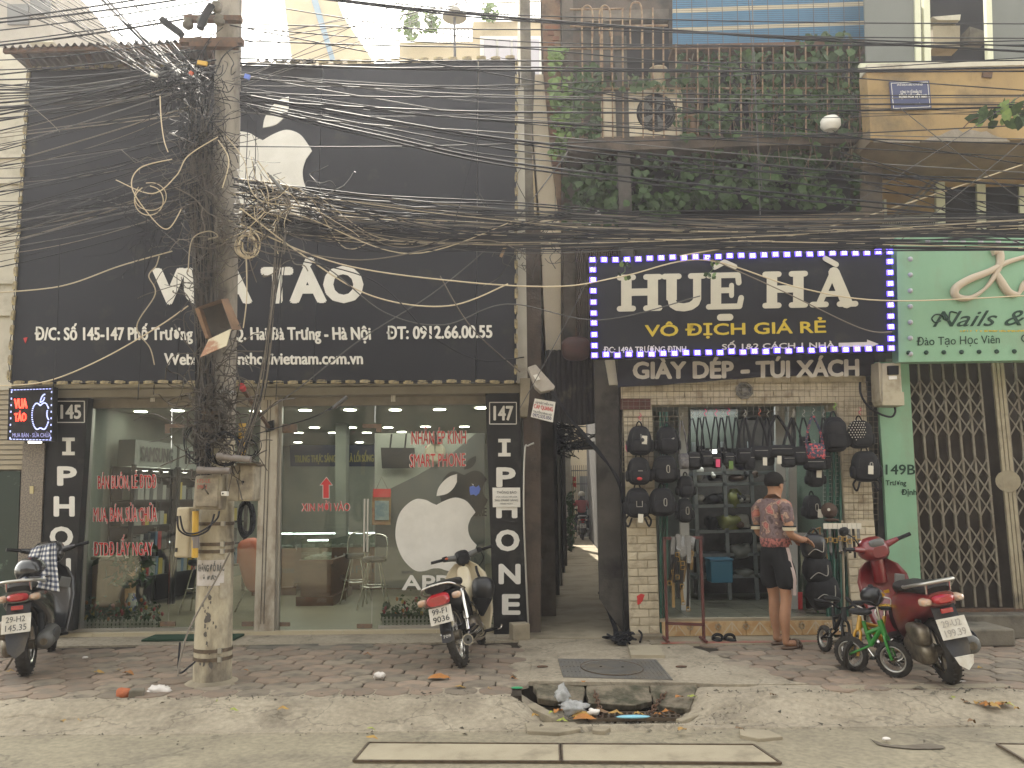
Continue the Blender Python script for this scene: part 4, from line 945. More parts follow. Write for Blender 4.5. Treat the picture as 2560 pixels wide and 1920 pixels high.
# blue striped awning sheet with wire grid
bl = thing('blue_striped_blind', 'blue sheet blind with cream stripes behind a wire grid on the top balcony', 'blind', tuple(W(1920,60,9.1)))
blu = mat('blind_blue',(.055,.17,.30),(.04,.13,.235),1.5,.6); crm = mat('blind_cream',(.42,.37,.27),rough=.6)
ys = [(-60,'b'),(-2,'c'),(8,'b'),(-8,'x')]
rowsL = [(-70,16,blu),(16,27,crm),(27,64,blu),(64,74,crm),(74,118,blu)]
for y0,y1,m_ in rowsL: MB().prism([W(1682,y0+6,9.1),W(2162,y0-12,9.1),W(2162,y1-12,9.1),W(1682,y1+6,9.1)],(0,.02,0)).build('blind_band', m_, bl)
mb = MB()
for k in range(13): mb.cyl(W(1690+k*38,-40,9.03), W(1694+k*38,116,9.03), .004, n=4)
for k in range(30): mb.cyl(W(1682,-30+k*5.2,9.035), W(2162,-38+k*5.2,9.035), .0022, n=3)
mb.build('wire_grid', M_['cable_grey'], bl, kind='stuff')
ppanel(((1682,112),(2170,100),(2170,112),(1682,124)),9.0,.3).build('timber_edge', M_['rust'], HB)
# air conditioner
AC = thing('air_conditioner', 'cream outdoor air conditioner unit with black round fan behind the bars', 'air conditioner', tuple(W(1610,340,9.1)))
ppanel(((1508,228),(1707,218),(1707,340),(1508,343)),9.05,.3).build('casing', mat('ac_cream',(.62,.55,.42),(.54,.47,.35),5,.6,dirt=.25,dc=(.32,.26,.18)), AC, bev=.02)
p = W(1641,281,9.03)
MB().cyl(p+V(0,0,0),p+V(0,.04,0),.235,n=32).build('fan_opening', mat_dark, AC)
mb = MB()
for r_ in (.05,.10,.14,.18,.21): 
    mb.tube([p+V(r_*math.cos(t),-.015,r_*math.sin(t)) for t in [k*math.pi/16 for k in range(33)]],.0025,4,False)
mb.build('fan_guard', M_['cable_grey'], AC)
for k in range(5):
    a = k*2*math.pi/5; q_ = [p+V(.03*math.cos(a),-.004,.03*math.sin(a)),p+V(.2*math.cos(a-.25),-.008,.2*math.sin(a-.25)),p+V(.2*math.cos(a+.3),-.002,.2*math.sin(a+.3))]
    MB().prism(q_,(0,.004,0)).build('fan_blade', M_['panelgrey'], AC)
for k in range(5): MB().cyl(W(1530+k*14,232,9.04),W(1530+k*14,335,9.04),.003,n=4).build('casing_rib', M_['wallp'], AC)
ppanel(((1545,282),(1572,281),(1572,292),(1545,293)),9.045,.003).build('maker_plate', M_['alu'], AC)
def pot(label, x, y, w_, h_, m_, Y=8.95, kind='flower pot'):
    s = W(x+1,y,Y).x-W(x,y,Y).x; t = thing('flower_pot', label, kind, tuple(W(x,y,Y))); p = W(x,y,Y); r_ = w_*s/2; hh = h_*s*1.1
    MB().lathe(p,[(r_*.7,0),(r_*.95,hh*.9),(r_*1.08,hh*.92),(r_*1.08,hh),(r_*.9,hh),(r_*.85,hh*.85),(.001,hh*.85)],18).build('pot', m_, t); return t
pot('cream flower pot standing on top of the air conditioner', 1646,218,44,42,mat('pot_cream',(.45,.38,.27),(.36,.3,.2),9,.7), 9.1)
pot('small grey flower pot in the plants left of the cream pot', 1560,226,30,30,M_['concrete'], 9.1)
pot('brown square flower pot among the ivy right of the air conditioner', 1730,338,34,42,mat('pot_brown',(.16,.10,.06),rough=.8), 8.98)
t = thing('white_bowl_pot', 'round white glazed pot on the balcony edge near the yellow house', 'flower pot', tuple(W(2077,326,8.86)))
p = W(2077,326,8.86); MB().lathe(p,[(.07,0),(.115,.05),(.115,.11),(.085,.155),(.075,.15),(.001,.13)],22).build('bowl', M_['signwhite'], t)
# ivy: 300 leaves on their own, the rest as mass
IV = thing('ivy', 'dense green ivy climbing over the balcony bars and the house wall', 'ivy', tuple(W(1850,400,8.85)))
lf_ = MB(); lf_.add([(0,-.5,0),(.38,-.22,.07),(.42,.08,.05),(.2,.36,.02),(0,.55,-.06),(-.2,.36,.02),(-.42,.08,.05),(-.38,-.22,.07),(0,.1,0)], [(0,1,8),(1,2,8),(2,3,8),(3,4,8),(4,5,8),(5,6,8),(6,7,8),(7,0,8)], True)
leaf_me = lf_.mesh('leaf', M_['vineleaf']); leaf_me2 = lf_.mesh('leaf', M_['brightleaf'])
rr = random.Random(21)
def dens(x, y):
    d = 0
    if 1750 < x < 2185 and 130 < y < 350: d = .85
    if 1880 < x < 2180 and 85 < y < 150: d = max(d, .55*(1-abs(x-2090)/150))
    if 1690 < x < 1760 and 130 < y < 330: d = .35
    if 2140 < x < 2240 and 150 < y < 345: d = max(d, .6-(x-2150)/150)
    if 1380 < x < 1500 and 165 < y < 350: d = .75 if x < 1500 else 0
    if 1376 < x < 1420 and 120 < y < 400: d = .8
    if 1410 < x < 1700 and 380 < y < 570: d = .6+.3*sstep(410,500,y)
    if 1700 < x < 2000 and 340 < y < 400: d = .9
    if 1700 < x < 2150 and 340 < y < 520: d = .85-(.45 if x>2050 else 0)
    if 1500 < x < 1760 and 190 < y < 226: d = .5
    n_ = nz(x, y, .018, 4)
    return d*(1 if n_ > -.12 else .25)*(1.0 if n_ < .45 else 1)
cnt = 0; big = []; mass = MB(); mass2 = MB()
tries = 0
base = lf_.v; bf = lf_.f
while cnt < 5200 and tries < 60000:
    tries += 1
    x = rr.uniform(1376,2245); y = rr.uniform(85,570)
    if rr.random() > dens(x,y): continue
    cnt += 1
    sun_tone = x < 1432 and y < 420  # leaves by the alley get sunlight painted in as a lighter green
    Y = (8.98 if x > 1700 else 8.93)+rr.uniform(-.12,.16) if y < 350 else 9.0+rr.uniform(-.15,.3)
    if y >= 345 and x > 1400: Y = 9.2+rr.uniform(-.18,.25)
    if x < 1440: Y = 9.42+rr.uniform(-.12,.1)
    p = W(x,y,Y); s = rr.choice((rr.uniform(.03,.06),rr.uniform(.05,.10),rr.uniform(.08,.125)))
    e = Euler((R_(70)+rr.gauss(0,.45), rr.gauss(0,.5), rr.gauss(0,.6)+math.pi*0), 'XYZ')
    e.rotate_axis('Z', math.pi + rr.gauss(0,.5))
    if len(big) < 300 and rr.random() < .09 and not sun_tone:
        big.append(1); o = bpy.data.objects.new('leaf', leaf_me); C.objects.link(o); o.parent = IV; o.location = W(x,y,Y-.1)-Vector(IV['_o']); o.rotation_euler = e; o.scale = (s*1.25,)*3; continue
    q = e.to_matrix()*s; (mass2 if sun_tone else mass).add([q @ Vector(v)+p for v in base], bf, True)
mass.build('ivy_mass', M_['vineleaf'], IV, kind='stuff'); mass2.build('sun_toned_ivy_mass', M_['brightleaf'], IV, kind='stuff')
mb = MB()
for k in range(70):
    x = rr.uniform(1700,2180); y = rr.uniform(130,300); pts = [W(x,y,9.0)]
    for _ in range(6): x += rr.gauss(0,9); y += rr.uniform(12,40); pts.append(W(x,y,9.0+rr.uniform(-.1,.1)))
    mb.tube(spline(pts,3),.005,4,False)
mb.build('vine_stems', mat('vine_stem',(.13,.10,.06),rough=.8), IV, kind='stuff')
for (lb,x,y0,n_) in (('small variegated creeper sprig hanging over the H of HUỆ HÀ',1560,640,9),('small creeper sprig hanging over the E of HUỆ HÀ',1778,640,9)):
    t = thing('creeper_sprig', lb, 'plant', tuple(W(x,y0,8.3))); pts = [W(x+rr.gauss(0,6),y0+i*8,8.3) for i in range(8)]
    MB().tube(spline(pts,4),.003,4).build('stem', M_['brightleaf'], t)
    for k in range(n_):
        o = bpy.data.objects.new('leaf', leaf_me2 if k%2 else leaf_me); C.objects.link(o); o.parent = t; o.location = pts[rr.randrange(8)]+V(rr.gauss(0,.03),-.02,rr.gauss(0,.01))-Vector(t['_o']); o.rotation_euler = (1.2,rr.gauss(0,.6),rr.gauss(0,2)); o.scale = (.06,)*3
# ------------------------------------------------------------------ ground floor of the shoe shop
YF = 8.95
def bricked(quad_x, y0, y1, bw, bh, Y, thick, label=None, par=None, nm='brick', xdrift=0):
    """courses of split faced tiles between two edges (photo coordinates)"""
    pa = W(quad_x[0],y1,Y); pb = W(quad_x[1],y1,Y); z0 = W(quad_x[0],y1,Y).z; z1 = W(quad_x[0],y0,Y).z
    n = max(1, round((z1-z0)/bh)); hh = (z1-z0)/n; x0, x1 = pa.x, pb.x
    for j in range(n):
        z = z0+j*hh; x = x0; first = True
        while x < x1-.01:
            w_ = bw*(.5 if (first and j%2) else 1); xe = min(x+w_, x1)
            if xe < x1 and x1-xe < .04: xe = x1
            pr = rr.uniform(.006,.018); mb = MB()
            a = [(x+.003,Y-.001,z+.003),(xe-.003,Y-.001,z+.003),(xe-.003,Y-.001,z+hh-.003),(x+.003,Y-.001,z+hh-.003)]
            f = [(x+.006,Y-pr+rr.uniform(-.003,.003),z+.006),(xe-.006,Y-pr+rr.uniform(-.003,.003),z+.006),(xe-.006,Y-pr+rr.uniform(-.003,.003),z+hh-.006),(x+.006,Y-pr+rr.uniform(-.003,.003),z+hh-.006)]
            c = ((x+xe)/2, Y-pr-rr.uniform(0,.006), z+hh/2)
            mb.add(a+f+[c], [(0,1,5,4),(1,2,6,5),(2,3,7,6),(3,0,4,7),(4,5,8),(5,6,8),(6,7,8),(7,4,8)]).build('brick', M_['tilebrick'], par)
            x = xe; first = False
LP = thing('brick_pillar', 'cream split brick pillar left of the shoe shop entrance with a chipped red spot', 'pillar', tuple(W(1612,1595,YF)))
xa = W(1575,1590,YF).x; xb = W(1650,1590,YF).x; zt = W(1600,900,YF).z
MB().bb((xa,YF,0),(xb,YF+.35,zt)).build('core', M_['grout'], LP); bricked((1575,1650),1025,1585,.21,.086,YF,.01,par=LP)
ppanel(((1552,997),(1626,997),(1626,1023),(1552,1023)),YF-.03,.06).build('red_cap', mat('maroon_paint',(.11,.035,.03),(.07,.03,.02),8,.8), LP)
ppanel(((1592,1490),(1603,1484),(1612,1487),(1604,1508),(1594,1512)),YF-.018,.01).build('red_chip', M_['redprint'], LP)
MB().bb((xa,YF-.02,0),(xb,YF+.02,.035)).build('red_base', mat('red_base',(.36,.07,.05),rough=.8), LP)
RP = thing('brick_pillar', 'cream split brick pillar at the right of the shoe shop entrance behind the red scooter', 'pillar', tuple(W(2160,1595,YF)))
xa2 = W(2131,1590,YF).x; xb2 = W(2206,1590,YF).x
MB().bb((xa2,YF,0),(xb2,YF+.35,zt)).build('core', M_['grout'], RP); bricked((2131,2206),1000,1585,.21,.086,YF,.01,par=RP)
LT = thing('brick_lintel', 'cream split brick lintel across the shoe shop entrance under the cloth banner', 'lintel', tuple(W(1850,1010,YF)))
a_ = W(1552,940,YF); b_ = W(2175,1012,YF)
MB().bb((xa-.02,YF+.02,W(1552,1012,YF).z),(xb2+.02,YF+.3,W(1552,893,YF).z)).build('core', M_['grout'], LT)
_x0 = xa-.02; _x1 = xb2+.02
zb_, zt_ = W(1700,1012,YF).z, W(1700,945,YF).z
for j in range(4):
    z = zb_+(zt_-zb_)*j/4; hh = (zt_-zb_)/4; x = _x0-(.09 if j%2 else 0)
    while x < _x1:
        xs, xe = max(x,_x0), min(x+.2,_x1)
        if xe-xs > .03: MB().box(((xs+xe)/2, YF+.01-rr.uniform(0,.008), z+hh/2),(xe-xs-.006,.03,hh-.006)).build('brick', M_['tilebrick'], LT)
        x += .2
bg_ = thing('octagonal_mirror', 'grey octagonal feng shui mirror hung in the middle of the brick lintel', 'mirror', tuple(W(1860,977,YF)))
c0 = W(1860,977,YF-.03); MB().lathe(c0,[(.10,0),(.10,-.02),(.075,-.022),(.07,-.015),(.04,-.015),(.035,-.02),(.001,-.022)],8,rot=Matrix.Rotation(R_(-90),3,'X') @ Matrix.Rotation(R_(22.5),3,'Z'),smooth=False).build('plate', mat('mirror_grey',(.17,.16,.14),(.10,.10,.09),30,.5,metal=.3,thr=(.45,.55)), bg_)
mb = MB()
for k in range(8):
    a = k*math.pi/4
    for r_ in (.052,.064): mb.beam(c0+V(r_*math.cos(a)-.013*math.sin(a),-.024,r_*math.sin(a)+.013*math.cos(a)), c0+V(r_*math.cos(a)+.013*math.sin(a),-.024,r_*math.sin(a)-.013*math.cos(a)), .004,.004,(0,1,0))
mb.build('trigram_marks', M_['black'], bg_, kind='stuff')
# interior
ZT = .19
xl, xr = xb, xa2
MB().bb((xl,9.0,-.02),(xr+.3,13,ZT)).build('floor', mat('shop_floor_tile',(.18,.175,.13),(.12,.12,.09),5,.3,dirt=.3,dc=(.08,.08,.06)), HB)
tm = mat('floor_joint',(.09,.09,.07),rough=.6)
mb = MB()
for k in range(12): mb.bb((xl,9.05+k*.33,ZT),(xr,9.055+k*.33,ZT+.002))
for k in range(8): mb.bb((xl+k*.33,9.02,ZT),(xl+k*.33+.005,13,ZT+.0025))
mb.build('floor_joints', tm, HB, kind='stuff')
MB().bb((xl-.1,9.3,0),(xl-.02,13,2.9)).build('inside_left_wall', M_['wall_in'], HB); MB().bb((xr+.12,9.3,0),(xr+.22,13,2.9)).build('inside_right_wall', M_['wall_in'], HB)
MB().bb((xl,12.9,0),(xr+.2,13,2.9)).build('inside_back_wall', M_['wall_in'], HB); MB().bb((xl,9.26,2.72),(xr+.2,13,2.8)).build('inside_ceiling', M_['ceil_in'], HB)
l = area(2.6,10.6,2.69,1.2,.8,5,(.95,1,.95))
ft = thing('fluorescent_lamp', 'white fluorescent tube glowing among the bags inside the shoe shop', 'lamp', tuple(W(1790,1130,11))); MB().cyl(W(1777,1131,10.6),W(1800,1131,10.6),.022,n=8).build('tube', M_['tube'], ft); MB().beam(W(1775,1126,10.62),W(1803,1126,10.62),.04,.03).build('holder', M_['signwhite'], ft)
# patterned step tiles
tl_a = mat('step_tile_ochre',(.42,.255,.115),(.50,.36,.20),11,.4,thr=(.42,.58)); tl_b = mat('step_tile_cream',(.52,.43,.30),rough=.4); tl_c = mat('step_tile_line',(.50,.40,.27),rough=.4)
x = xl+.02; k = 0; z0_, z1_ = .015, ZT-.006; HS = thing('tiled_step', 'ochre flower patterned tiled step at the shoe shop door', 'step', (2.5,8.95,0))
MB().bb((xl,8.93,ZT-.03),(xr,9.02,ZT+.004)).build('step_nosing', M_['concrete'], HS)
while x < xr-.02:
    xe = min(x+.30, xr-.01); MB().bb((x+.002,8.915,z0_),(xe-.002,8.95,z1_-.02)).build('step_tile', tl_a, HS)
    cx = (x+xe)/2; cz = (z0_+z1_)/2
    mb = MB()
    for s_ in (-1,1): mb.beam((cx+s_*.0,8.912,z1_-.03),(cx+s_*.1,8.912,z0_+.01),.012,.004,(0,1,0))
    mb.beam((cx,8.911,z1_-.03),(cx,8.911,z0_+.05),.01,.004,(0,1,0)); mb.build('step_tile_lines', tl_b, HS, kind='stuff')
    for dx in (-.15,.15):
        if not xl+.02 < cx+dx < xr-.02: continue
        fl_ = MB(); o_ = Vector((cx+dx,8.911,cz+.01))
        for q in range(6):
            a = q*math.pi/3+.2; fl_.ell(o_+V(.026*math.cos(a),0,.026*math.sin(a)),(.013,.002,.013),6,4)
        fl_.build('tile_flower', tl_c, HS)
    x += .30; k += 1
# white framed sliding doors
M_['doorwhite'] = mat('door_white',(.50,.51,.48),rough=.5)
sdr = thing('sliding_door', 'white framed glass sliding doors half open inside the shoe shop', 'door', tuple(W(1960,1560,9.7)))
for x0,x1,Y in ((1697,1720,9.6),(1938,1962,9.65),(1972,1990,9.6),(2075,2090,9.6)): ppanel(((x0,1016),(x1,1016),(x1+6,1545),(x0+6,1545)),Y,.05).build('door_frame', M_['doorwhite'], sdr)
for y in (1332,1535): ppanel(((1990,y),(2075,y),(2076,y+13),(1991,y+13)),9.61,.04).build('door_rail', M_['doorwhite'], sdr)
for y in (1535,): ppanel(((1700,y),(1720,y),(1720,y+10),(1700,y+10)),9.6,.04).build('door_rail', M_['doorwhite'], sdr)
ppanel(((1990,1016),(2075,1016),(2076,1535),(1991,1535)),9.62,.006).build('door_glass', M_['caseglass'], sdr)
ppanel(((1994,1480),(2006,1480),(2007,1530),(1995,1530)),9.6,.01).build('red_panel', M_['redprint'], sdr); ppanel(((2014,1480),(2072,1480),(2072,1530),(2015,1530)),9.63,.01).build('maroon_panel', mat('maroon',(.12,.02,.02),rough=.5), sdr)
ppanel(((1957,1270),(1963,1270),(1964,1312),(1957,1312)),9.62,.02).build('door_pull', M_['alu'], sdr)
# grey slotted metal shelves with goods
M_['slot'] = mat('slotted_steel',(.22,.25,.25),(.17,.19,.19),9,.5,metal=.4)
shf = thing('metal_shelving', 'grey slotted steel shelving loaded with plastic wrapped stock in the shoe shop', 'shelving', tuple(W(1830,1550,10.6)))
for x in (1738,1812,1880,1945): MB().bb((W(x,1300,10.5).x,10.5,ZT),(W(x+9,1300,10.5).x,10.54,2.2)).build('upright', M_['slot'], shf)
for y in (1180,1208,1262,1326,1385,1440): 
    MB().prism([W(1738,y,10.5),W(1952,y-4,10.5),W(1952,y+3,10.5),W(1738,y+8,10.5)],(0,.45,0)).build('shelf', M_['slot'], shf)
MB().prism([W(1735,1050,11.2),W(1960,1050,11.2),W(1960,1560,11.2),W(1735,1560,11.2)],(0,.02,0)).build('back_panel', M_['darkwall'], shf)
mats = [mat('bag_plastic_yellow',(.24,.25,.06),(.16,.18,.07),6,.35), mat('bag_plastic_clear',(.20,.21,.19),(.12,.13,.12),8,.3), M_['black'], mat('shoe_brown',(.14,.09,.06),(.08,.05,.04),9,.6), mat('shoe_white',(.45,.44,.40),rough=.5)]
def lump(mb, c, r, seed, f=.25):
    k = len(mb.v); mb.ell(c, r, 14, 9, .85)
    for i in range(k, len(mb.v)):
        p = Vector(mb.v[i]); n_ = NZ.noise((p+Vector((seed*3.1,0,0)))*9)+.5*NZ.noise((p+Vector((seed,0,0)))*22); q = (p-Vector(c))*(1+f*n_*1.6)+Vector(c); mb.v[i] = tuple(q)
for k, (x,y,w_,h_,m_,lb) in enumerate(((1835,1233,32,34,0,'yellow green plastic bag of stock on the upper shelf'),(1822,1292,50,32,0,'large yellow green plastic bag on the middle shelf, left of the man'),(1778,1295,24,30,2,'black shoe box heap on the middle shelf at the left'),(1850,1365,48,30,1,'clear plastic wrapped bundle on the lower shelf behind the man'),(1860,1425,40,18,1,'clear plastic wrapped bundle on the bottom shelf'),(1885,1180,20,16,3,'brown felt hat on the top shelf behind the hanging bags'),(1840,1190,26,14,3,'folded brown goods on the top shelf'),(1780,1240,28,22,2,'dark cap lying on the shelf behind the bags at left'),)):
    p = W(x,y+h_*.5,10.6); s = 10.4/FL; mb = MB(); lump(mb, p+V(0,0,h_*s*.1),(w_*s*.6,.13,h_*s*.62),k+1); mb.build('stock_bundle', mats[m_], label=lb, cat='bundle')
for k, (x,y) in enumerate(((1848,1243),(1853,1250),(1859,1246),(1784,1190),(1866,1187))):
    p = W(x,y,10.45); mb = MB(); mb.ell(p,(.02,.09,.03),8,6); mb.ell(p+V(0,.05,.02),(.02,.05,.035),8,6); mb.build('small_shoe', mats[4] if k%2 else M_['black'], label=['white tagged shoe on the shelf above the yellow green bag','black shoe on the shelf beside the white tagged shoe','white shoe nearest the man on the middle shelf','black shoe at the left of the top shelf','white shoe on the top shelf near the tags'][k], cat='shoe')
bx = thing('blue_crate', 'blue plastic storage box standing on the shoe shop floor', 'box', tuple(W(1807,1458,10.0)))
p = W(1807,1458,10.0); MB().box(p+V(0,.15,.13),(.26,.26,.26),taper=1.05).build('bin', mat('crate_blue',(.02,.15,.25),rough=.4), bx, bev=.012); MB().box(p+V(0,.15,.275),(.29,.29,.03)).build('lid', mat('crate_lid_blue',(.02,.12,.21),rough=.4), bx, bev=.008)
r3 = random.Random(88)
for k in range(34):
    y = r3.choice((1176,1204,1258,1322,1381,1436)); x = r3.uniform(1745,1870 if y < 1330 else 1945); p = W(x,y,10.5+r3.uniform(.05,.25)); s = (r3.uniform(.04,.10),.08,r3.uniform(.03,.09)); mb = MB(); lump(mb,p+V(0,0,s[2]+.01),s,k+30,.2)
    mb.build('shelf_stock', mats[r3.choice((1,2,2,3,1,4))], label='dim lump of goods crammed on the grey shoe shop shelves', cat='goods', group='goods crammed on the shoe shop shelves')
# shop mirror cabinet frame near the ceiling
ppanel(((1726,1022),(1845,1022),(1845,1120),(1728,1120)),11.1,.03).build('wall_mirror', mat('mirror_grey_green',(.05,.06,.05),rough=.3), label='olive framed mirror high on the inside wall of the shoe shop', cat='mirror')
# wire display grids
def wgrid(label, x0,x1,y0,y1,Y,nx,ny,m_,r_=.0035):
    t = thing('wire_grid', label, 'wire grid', tuple(W(x0,y1,Y)))
    for k in range(nx+1): x = x0+(x1-x0)*k/nx; MB().cyl(W(x,y0,Y),W(x,y1,Y),r_,n=4).build('wire', m_, t)
    for k in range(ny+1): y = y0+(y1-y0)*k/ny; MB().cyl(W(x0,y,Y-.004),W(x1,y,Y-.004),r_,n=4).build('wire', m_, t)
wm = mat('grid_wire',(.20,.17,.12),rough=.6,metal=.2); wm2 = mat('grid_wire_white',(.40,.42,.38),rough=.5)
wgrid('wide wire display grid hung across the brick lintel with the bags on it', 1556,2182,955,1040,YF-.05,44,7,wm,.002)
wgrid('wire display grid on the left brick pillar behind the backpacks', 1556,1700,1042,1180,YF-.06,11,11,wm,.003)
wgrid('white wire grid panel right of the entrance beside the brown cap', 2058,2122,1030,1262,YF+.06,6,22,wm2,.003)
wgrid('wire display grid on the right brick pillar behind the polka dot backpack', 2110,2195,1000,1300,YF-.06,7,22,wm,.002)
grn = mat('green_gate_paint',(.035,.13,.095),(.02,.07,.05),9,.6,dirt=.3,dc=(.06,.045,.03))
for lb, x0, x1, y0, y1, n_ in (('folded green concertina gate at the right of the shoe shop entrance',2070,2118,1400,1600,7),('folded green concertina gate leaf beside the left brick pillar',1652,1668,1290,1600,3)):
    t = thing('concertina_gate', lb, 'gate', tuple(W(x0,y1,YF+.05)))
    for k in range(n_): x = x0+(x1-x0)*k/(n_-1); MB().beam(W(x-2,1030,YF+.03+.05*(k%2)),W(x,y1,YF+.03+.05*(k%2)),.022,.03,(0,1,0)).build('gate_bar', grn, t)
# ------------------------------------------------------------------ HUỆ HÀ sign
HS_ = thing('shoe_shop_sign', 'black HUỆ HÀ shoe shop sign framed by glowing violet LED lights', 'sign', tuple(W(1850,890,8.45)))
YH = 8.45
hq = ((1475,645),(2228,625),(2232,877),(1480,895)); ppanel(hq,YH,.12).build('board', M_['signblack'], HS_)
creamL = mat('letter_cream',(.56,.53,.44),(.52,.49,.41),6,.5)
HP = [W(x,y,YH) for x,y in hq]
hu = (W(2140,766,YH)-W(1543,779,YH)); 
def hp(X, Yy, lift=.0): # X along text px from 1543, Yy up px
    return W(1543+X, 779-X*.0215-Yy, YH-.006-lift)
lift = [0]
def bar(mb, x0,y0,x1,y1,w_,n=5):
    """rounded stroke"""
    lift[0] += .00025
    d = Vector((x1-x0,y1-y0)); L_ = d.length; d.normalize(); p = Vector((-d.y,d.x)); pts = []
    for k in range(n+1):
        a = -math.pi/2+math.pi*k/n; q = Vector((x1,y1))+d*(math.cos(a)*w_/2)+p*(math.sin(a)*w_/2); pts.append(q)
    for k in range(n+1):
        a = math.pi/2+math.pi*k/n; q = Vector((x0,y0))+d*(math.cos(a)*w_/2)+p*(math.sin(a)*w_/2); pts.append(q)
    mb.prism([hp(q.x,q.y,lift[0]) for q in pts][::-1],(0,.004,0))
def rect(mb, x0,y0,x1,y1):
    lift[0] += .00025; mb.prism([hp(x0,y0,lift[0]),hp(x1,y0,lift[0]),hp(x1,y1,lift[0]),hp(x0,y1,lift[0])],(0,.004,0))
HC = 92
def L_H(mb, x):
    for s in (0,66): rect(mb,x+10+s,8,x+36+s,HC-8); bar(mb,x+6+s,7,x+40+s,7,14); bar(mb,x+6+s,HC-7,x+40+s,HC-7,14)
    rect(mb,x+34,HC*.42,x+78,HC*.42+18)
def L_U(mb, x):
    bar(mb,x+6,HC-7,x+42,HC-7,14); bar(mb,x+72,HC-7,x+104,HC-7,14); rect(mb,x+11,26,x+37,HC-8); rect(mb,x+78,26,x+98,HC-8)
    prev = None
    pts = [(x+24,28),(x+27,16),(x+38,9),(x+55,7),(x+72,10),(x+84,18),(x+88,28)]
    for a,b in zip(pts,pts[1:]): bar(mb,*a,*b,20,6)
def L_E(mb, x):
    rect(mb,x+12,8,x+38,HC-8); bar(mb,x+7,7,x+84,7,14); bar(mb,x+7,HC-7,x+80,HC-7,14); rect(mb,x+36,HC*.44,x+66,HC*.44+14); bar(mb,x+64,HC*.5-12,x+64,HC*.5+14,12); bar(mb,x+80,HC-8,x+82,HC-26,14); bar(mb,x+84,8,x+88,28,14)
    bar(mb,x+22,HC+14,x+46,HC+26,13); bar(mb,x+46,HC+26,x+72,HC+14,13)
    bar(mb,x+36,-20,x+60,-20,17)
def L_A(mb, x):
    bar(mb,x+24,10,x+58,HC-6,16); bar(mb,x+60,HC-6,x+92,10,28); bar(mb,x+6,7,x+40,7,14); bar(mb,x+74,7,x+114,7,14); rect(mb,x+34,26,x+84,40); bar(mb,x+38,HC+30,x+66,HC+14,13)
for f_, x, nm in ((L_H,0,'H'),(L_U,112,'U'),(L_E,222,'E'),(L_H,364,'H'),(L_A,482,'A')):
    mb = MB(); f_(mb, x); mb.build('letter', creamL, HS_)
yel = mat('letter_yellow',(.56,.42,.03),rough=.5)
ptext('VÔ ĐỊCH GIÁ RẺ',1613,841,2064,831,27,YH,.03,0,.006).build('lettering', yel, HS_)
ptext('ĐC: 149A TRƯƠNG ĐỊNH',1509,882,1715,880,14,YH,.02,0,.006).build('lettering', M_['signwhite'], HS_)
ptext('SỐ 1&2 CÁCH 1 NHÀ',1805,874,2086,869,13,YH,.025,0,.006).build('lettering', creamL, HS_)
MB().prism([W(x,y,YH-.008) for x,y in ((2097,857),(2168,855),(2168,849),(2197,860),(2168,871),(2168,866),(2097,867))],(0,.004,0)).build('arrow', creamL, HS_)
led = emit('led_violet',(.50,.45,1),3.0); cap_ = mat('led_backing',(.05,.04,.12),emis=(.10,.06,.95),es=1.0)  # backing emits too, standing in for the violet halo round each LED
lm = None
def ledrow(a,b,n):
    global lm
    for k in range(n):
        c = a.lerp(b,k/(n-1))+V(0,-.02,random.uniform(-.006,.006))
        if lm is None:
            mb = MB(); mb.box((0,0,0),(.070,.012,.056)); mb.cm = 1
            for dx in (-.013,.013):
                for dz in (-.011,.011): mb.box((dx,-.008,dz),(.013,.008,.013))
            lm = mb.build('led_module',[cap_,led],HS_,local=True); lm.location = c-Vector(HS_['_o']); continue
        share(lm,'led_module',c-Vector(HS_['_o']),HS_,(random.uniform(-.1,.1),0,random.uniform(-.1,.1)))
I_ = [W(1481,651,YH),W(2222,631,YH),W(2226,871,YH),W(1486,889,YH)]
ledrow(I_[0],I_[1],27); ledrow(I_[3],I_[2],27); ledrow(I_[0]+(I_[3]-I_[0])*.1,I_[3]+(I_[0]-I_[3])*.1,8); ledrow(I_[1]+(I_[2]-I_[1])*.1,I_[2]+(I_[1]-I_[2])*.1,8)
# cloth banner, sagging folds
CBn = thing('cloth_banner', 'dark cloth banner reading GIÀY DÉP - TÚI XÁCH below the LED sign', 'banner', tuple(W(1850,955,8.8)))
N = 90; vs = []
for j in range(9):
    for i in range(N+1):
        u, v = i/N, j/8; x = 1545+640*u; y0 = 897-22*u+4*math.sin(u*9); y1 = 963-27*u+5*math.sin(u*6+1)
        p = W(x, y0+(y1-y0)*v, 8.8); p.y += .015*math.sin(u*38+v*2)*v+.02*nz(u*10,v*2,1); vs.append(p)
MB().add(vs,[(j*(N+1)+i,j*(N+1)+i+1,(j+1)*(N+1)+i+1,(j+1)*(N+1)+i) for j in range(8) for i in range(N)],True).build('cloth', mat('banner_black',(.022,.022,.028),(.03,.03,.036),6,.55), CBn)
def flow(mb):
    mb.v = [(p[0], 8.8-.035+.015*math.sin(((p[0]-W(1545,930,8.8).x)/(W(2185,930,8.8).x-W(1545,930,8.8).x))*38+1)*.5, p[2]) for p in mb.v]; return mb
flow(ptext('GIÀY DÉP',1583,947,1830,945,39,8.8,.045)).build('lettering', creamL, CBn); flow(ptext('-',1852,943,1870,942,39,8.8,.05)).build('lettering', creamL, CBn); flow(ptext('TÚI XÁCH',1889,945,2142,940,39,8.8,.045)).build('lettering', creamL, CBn)
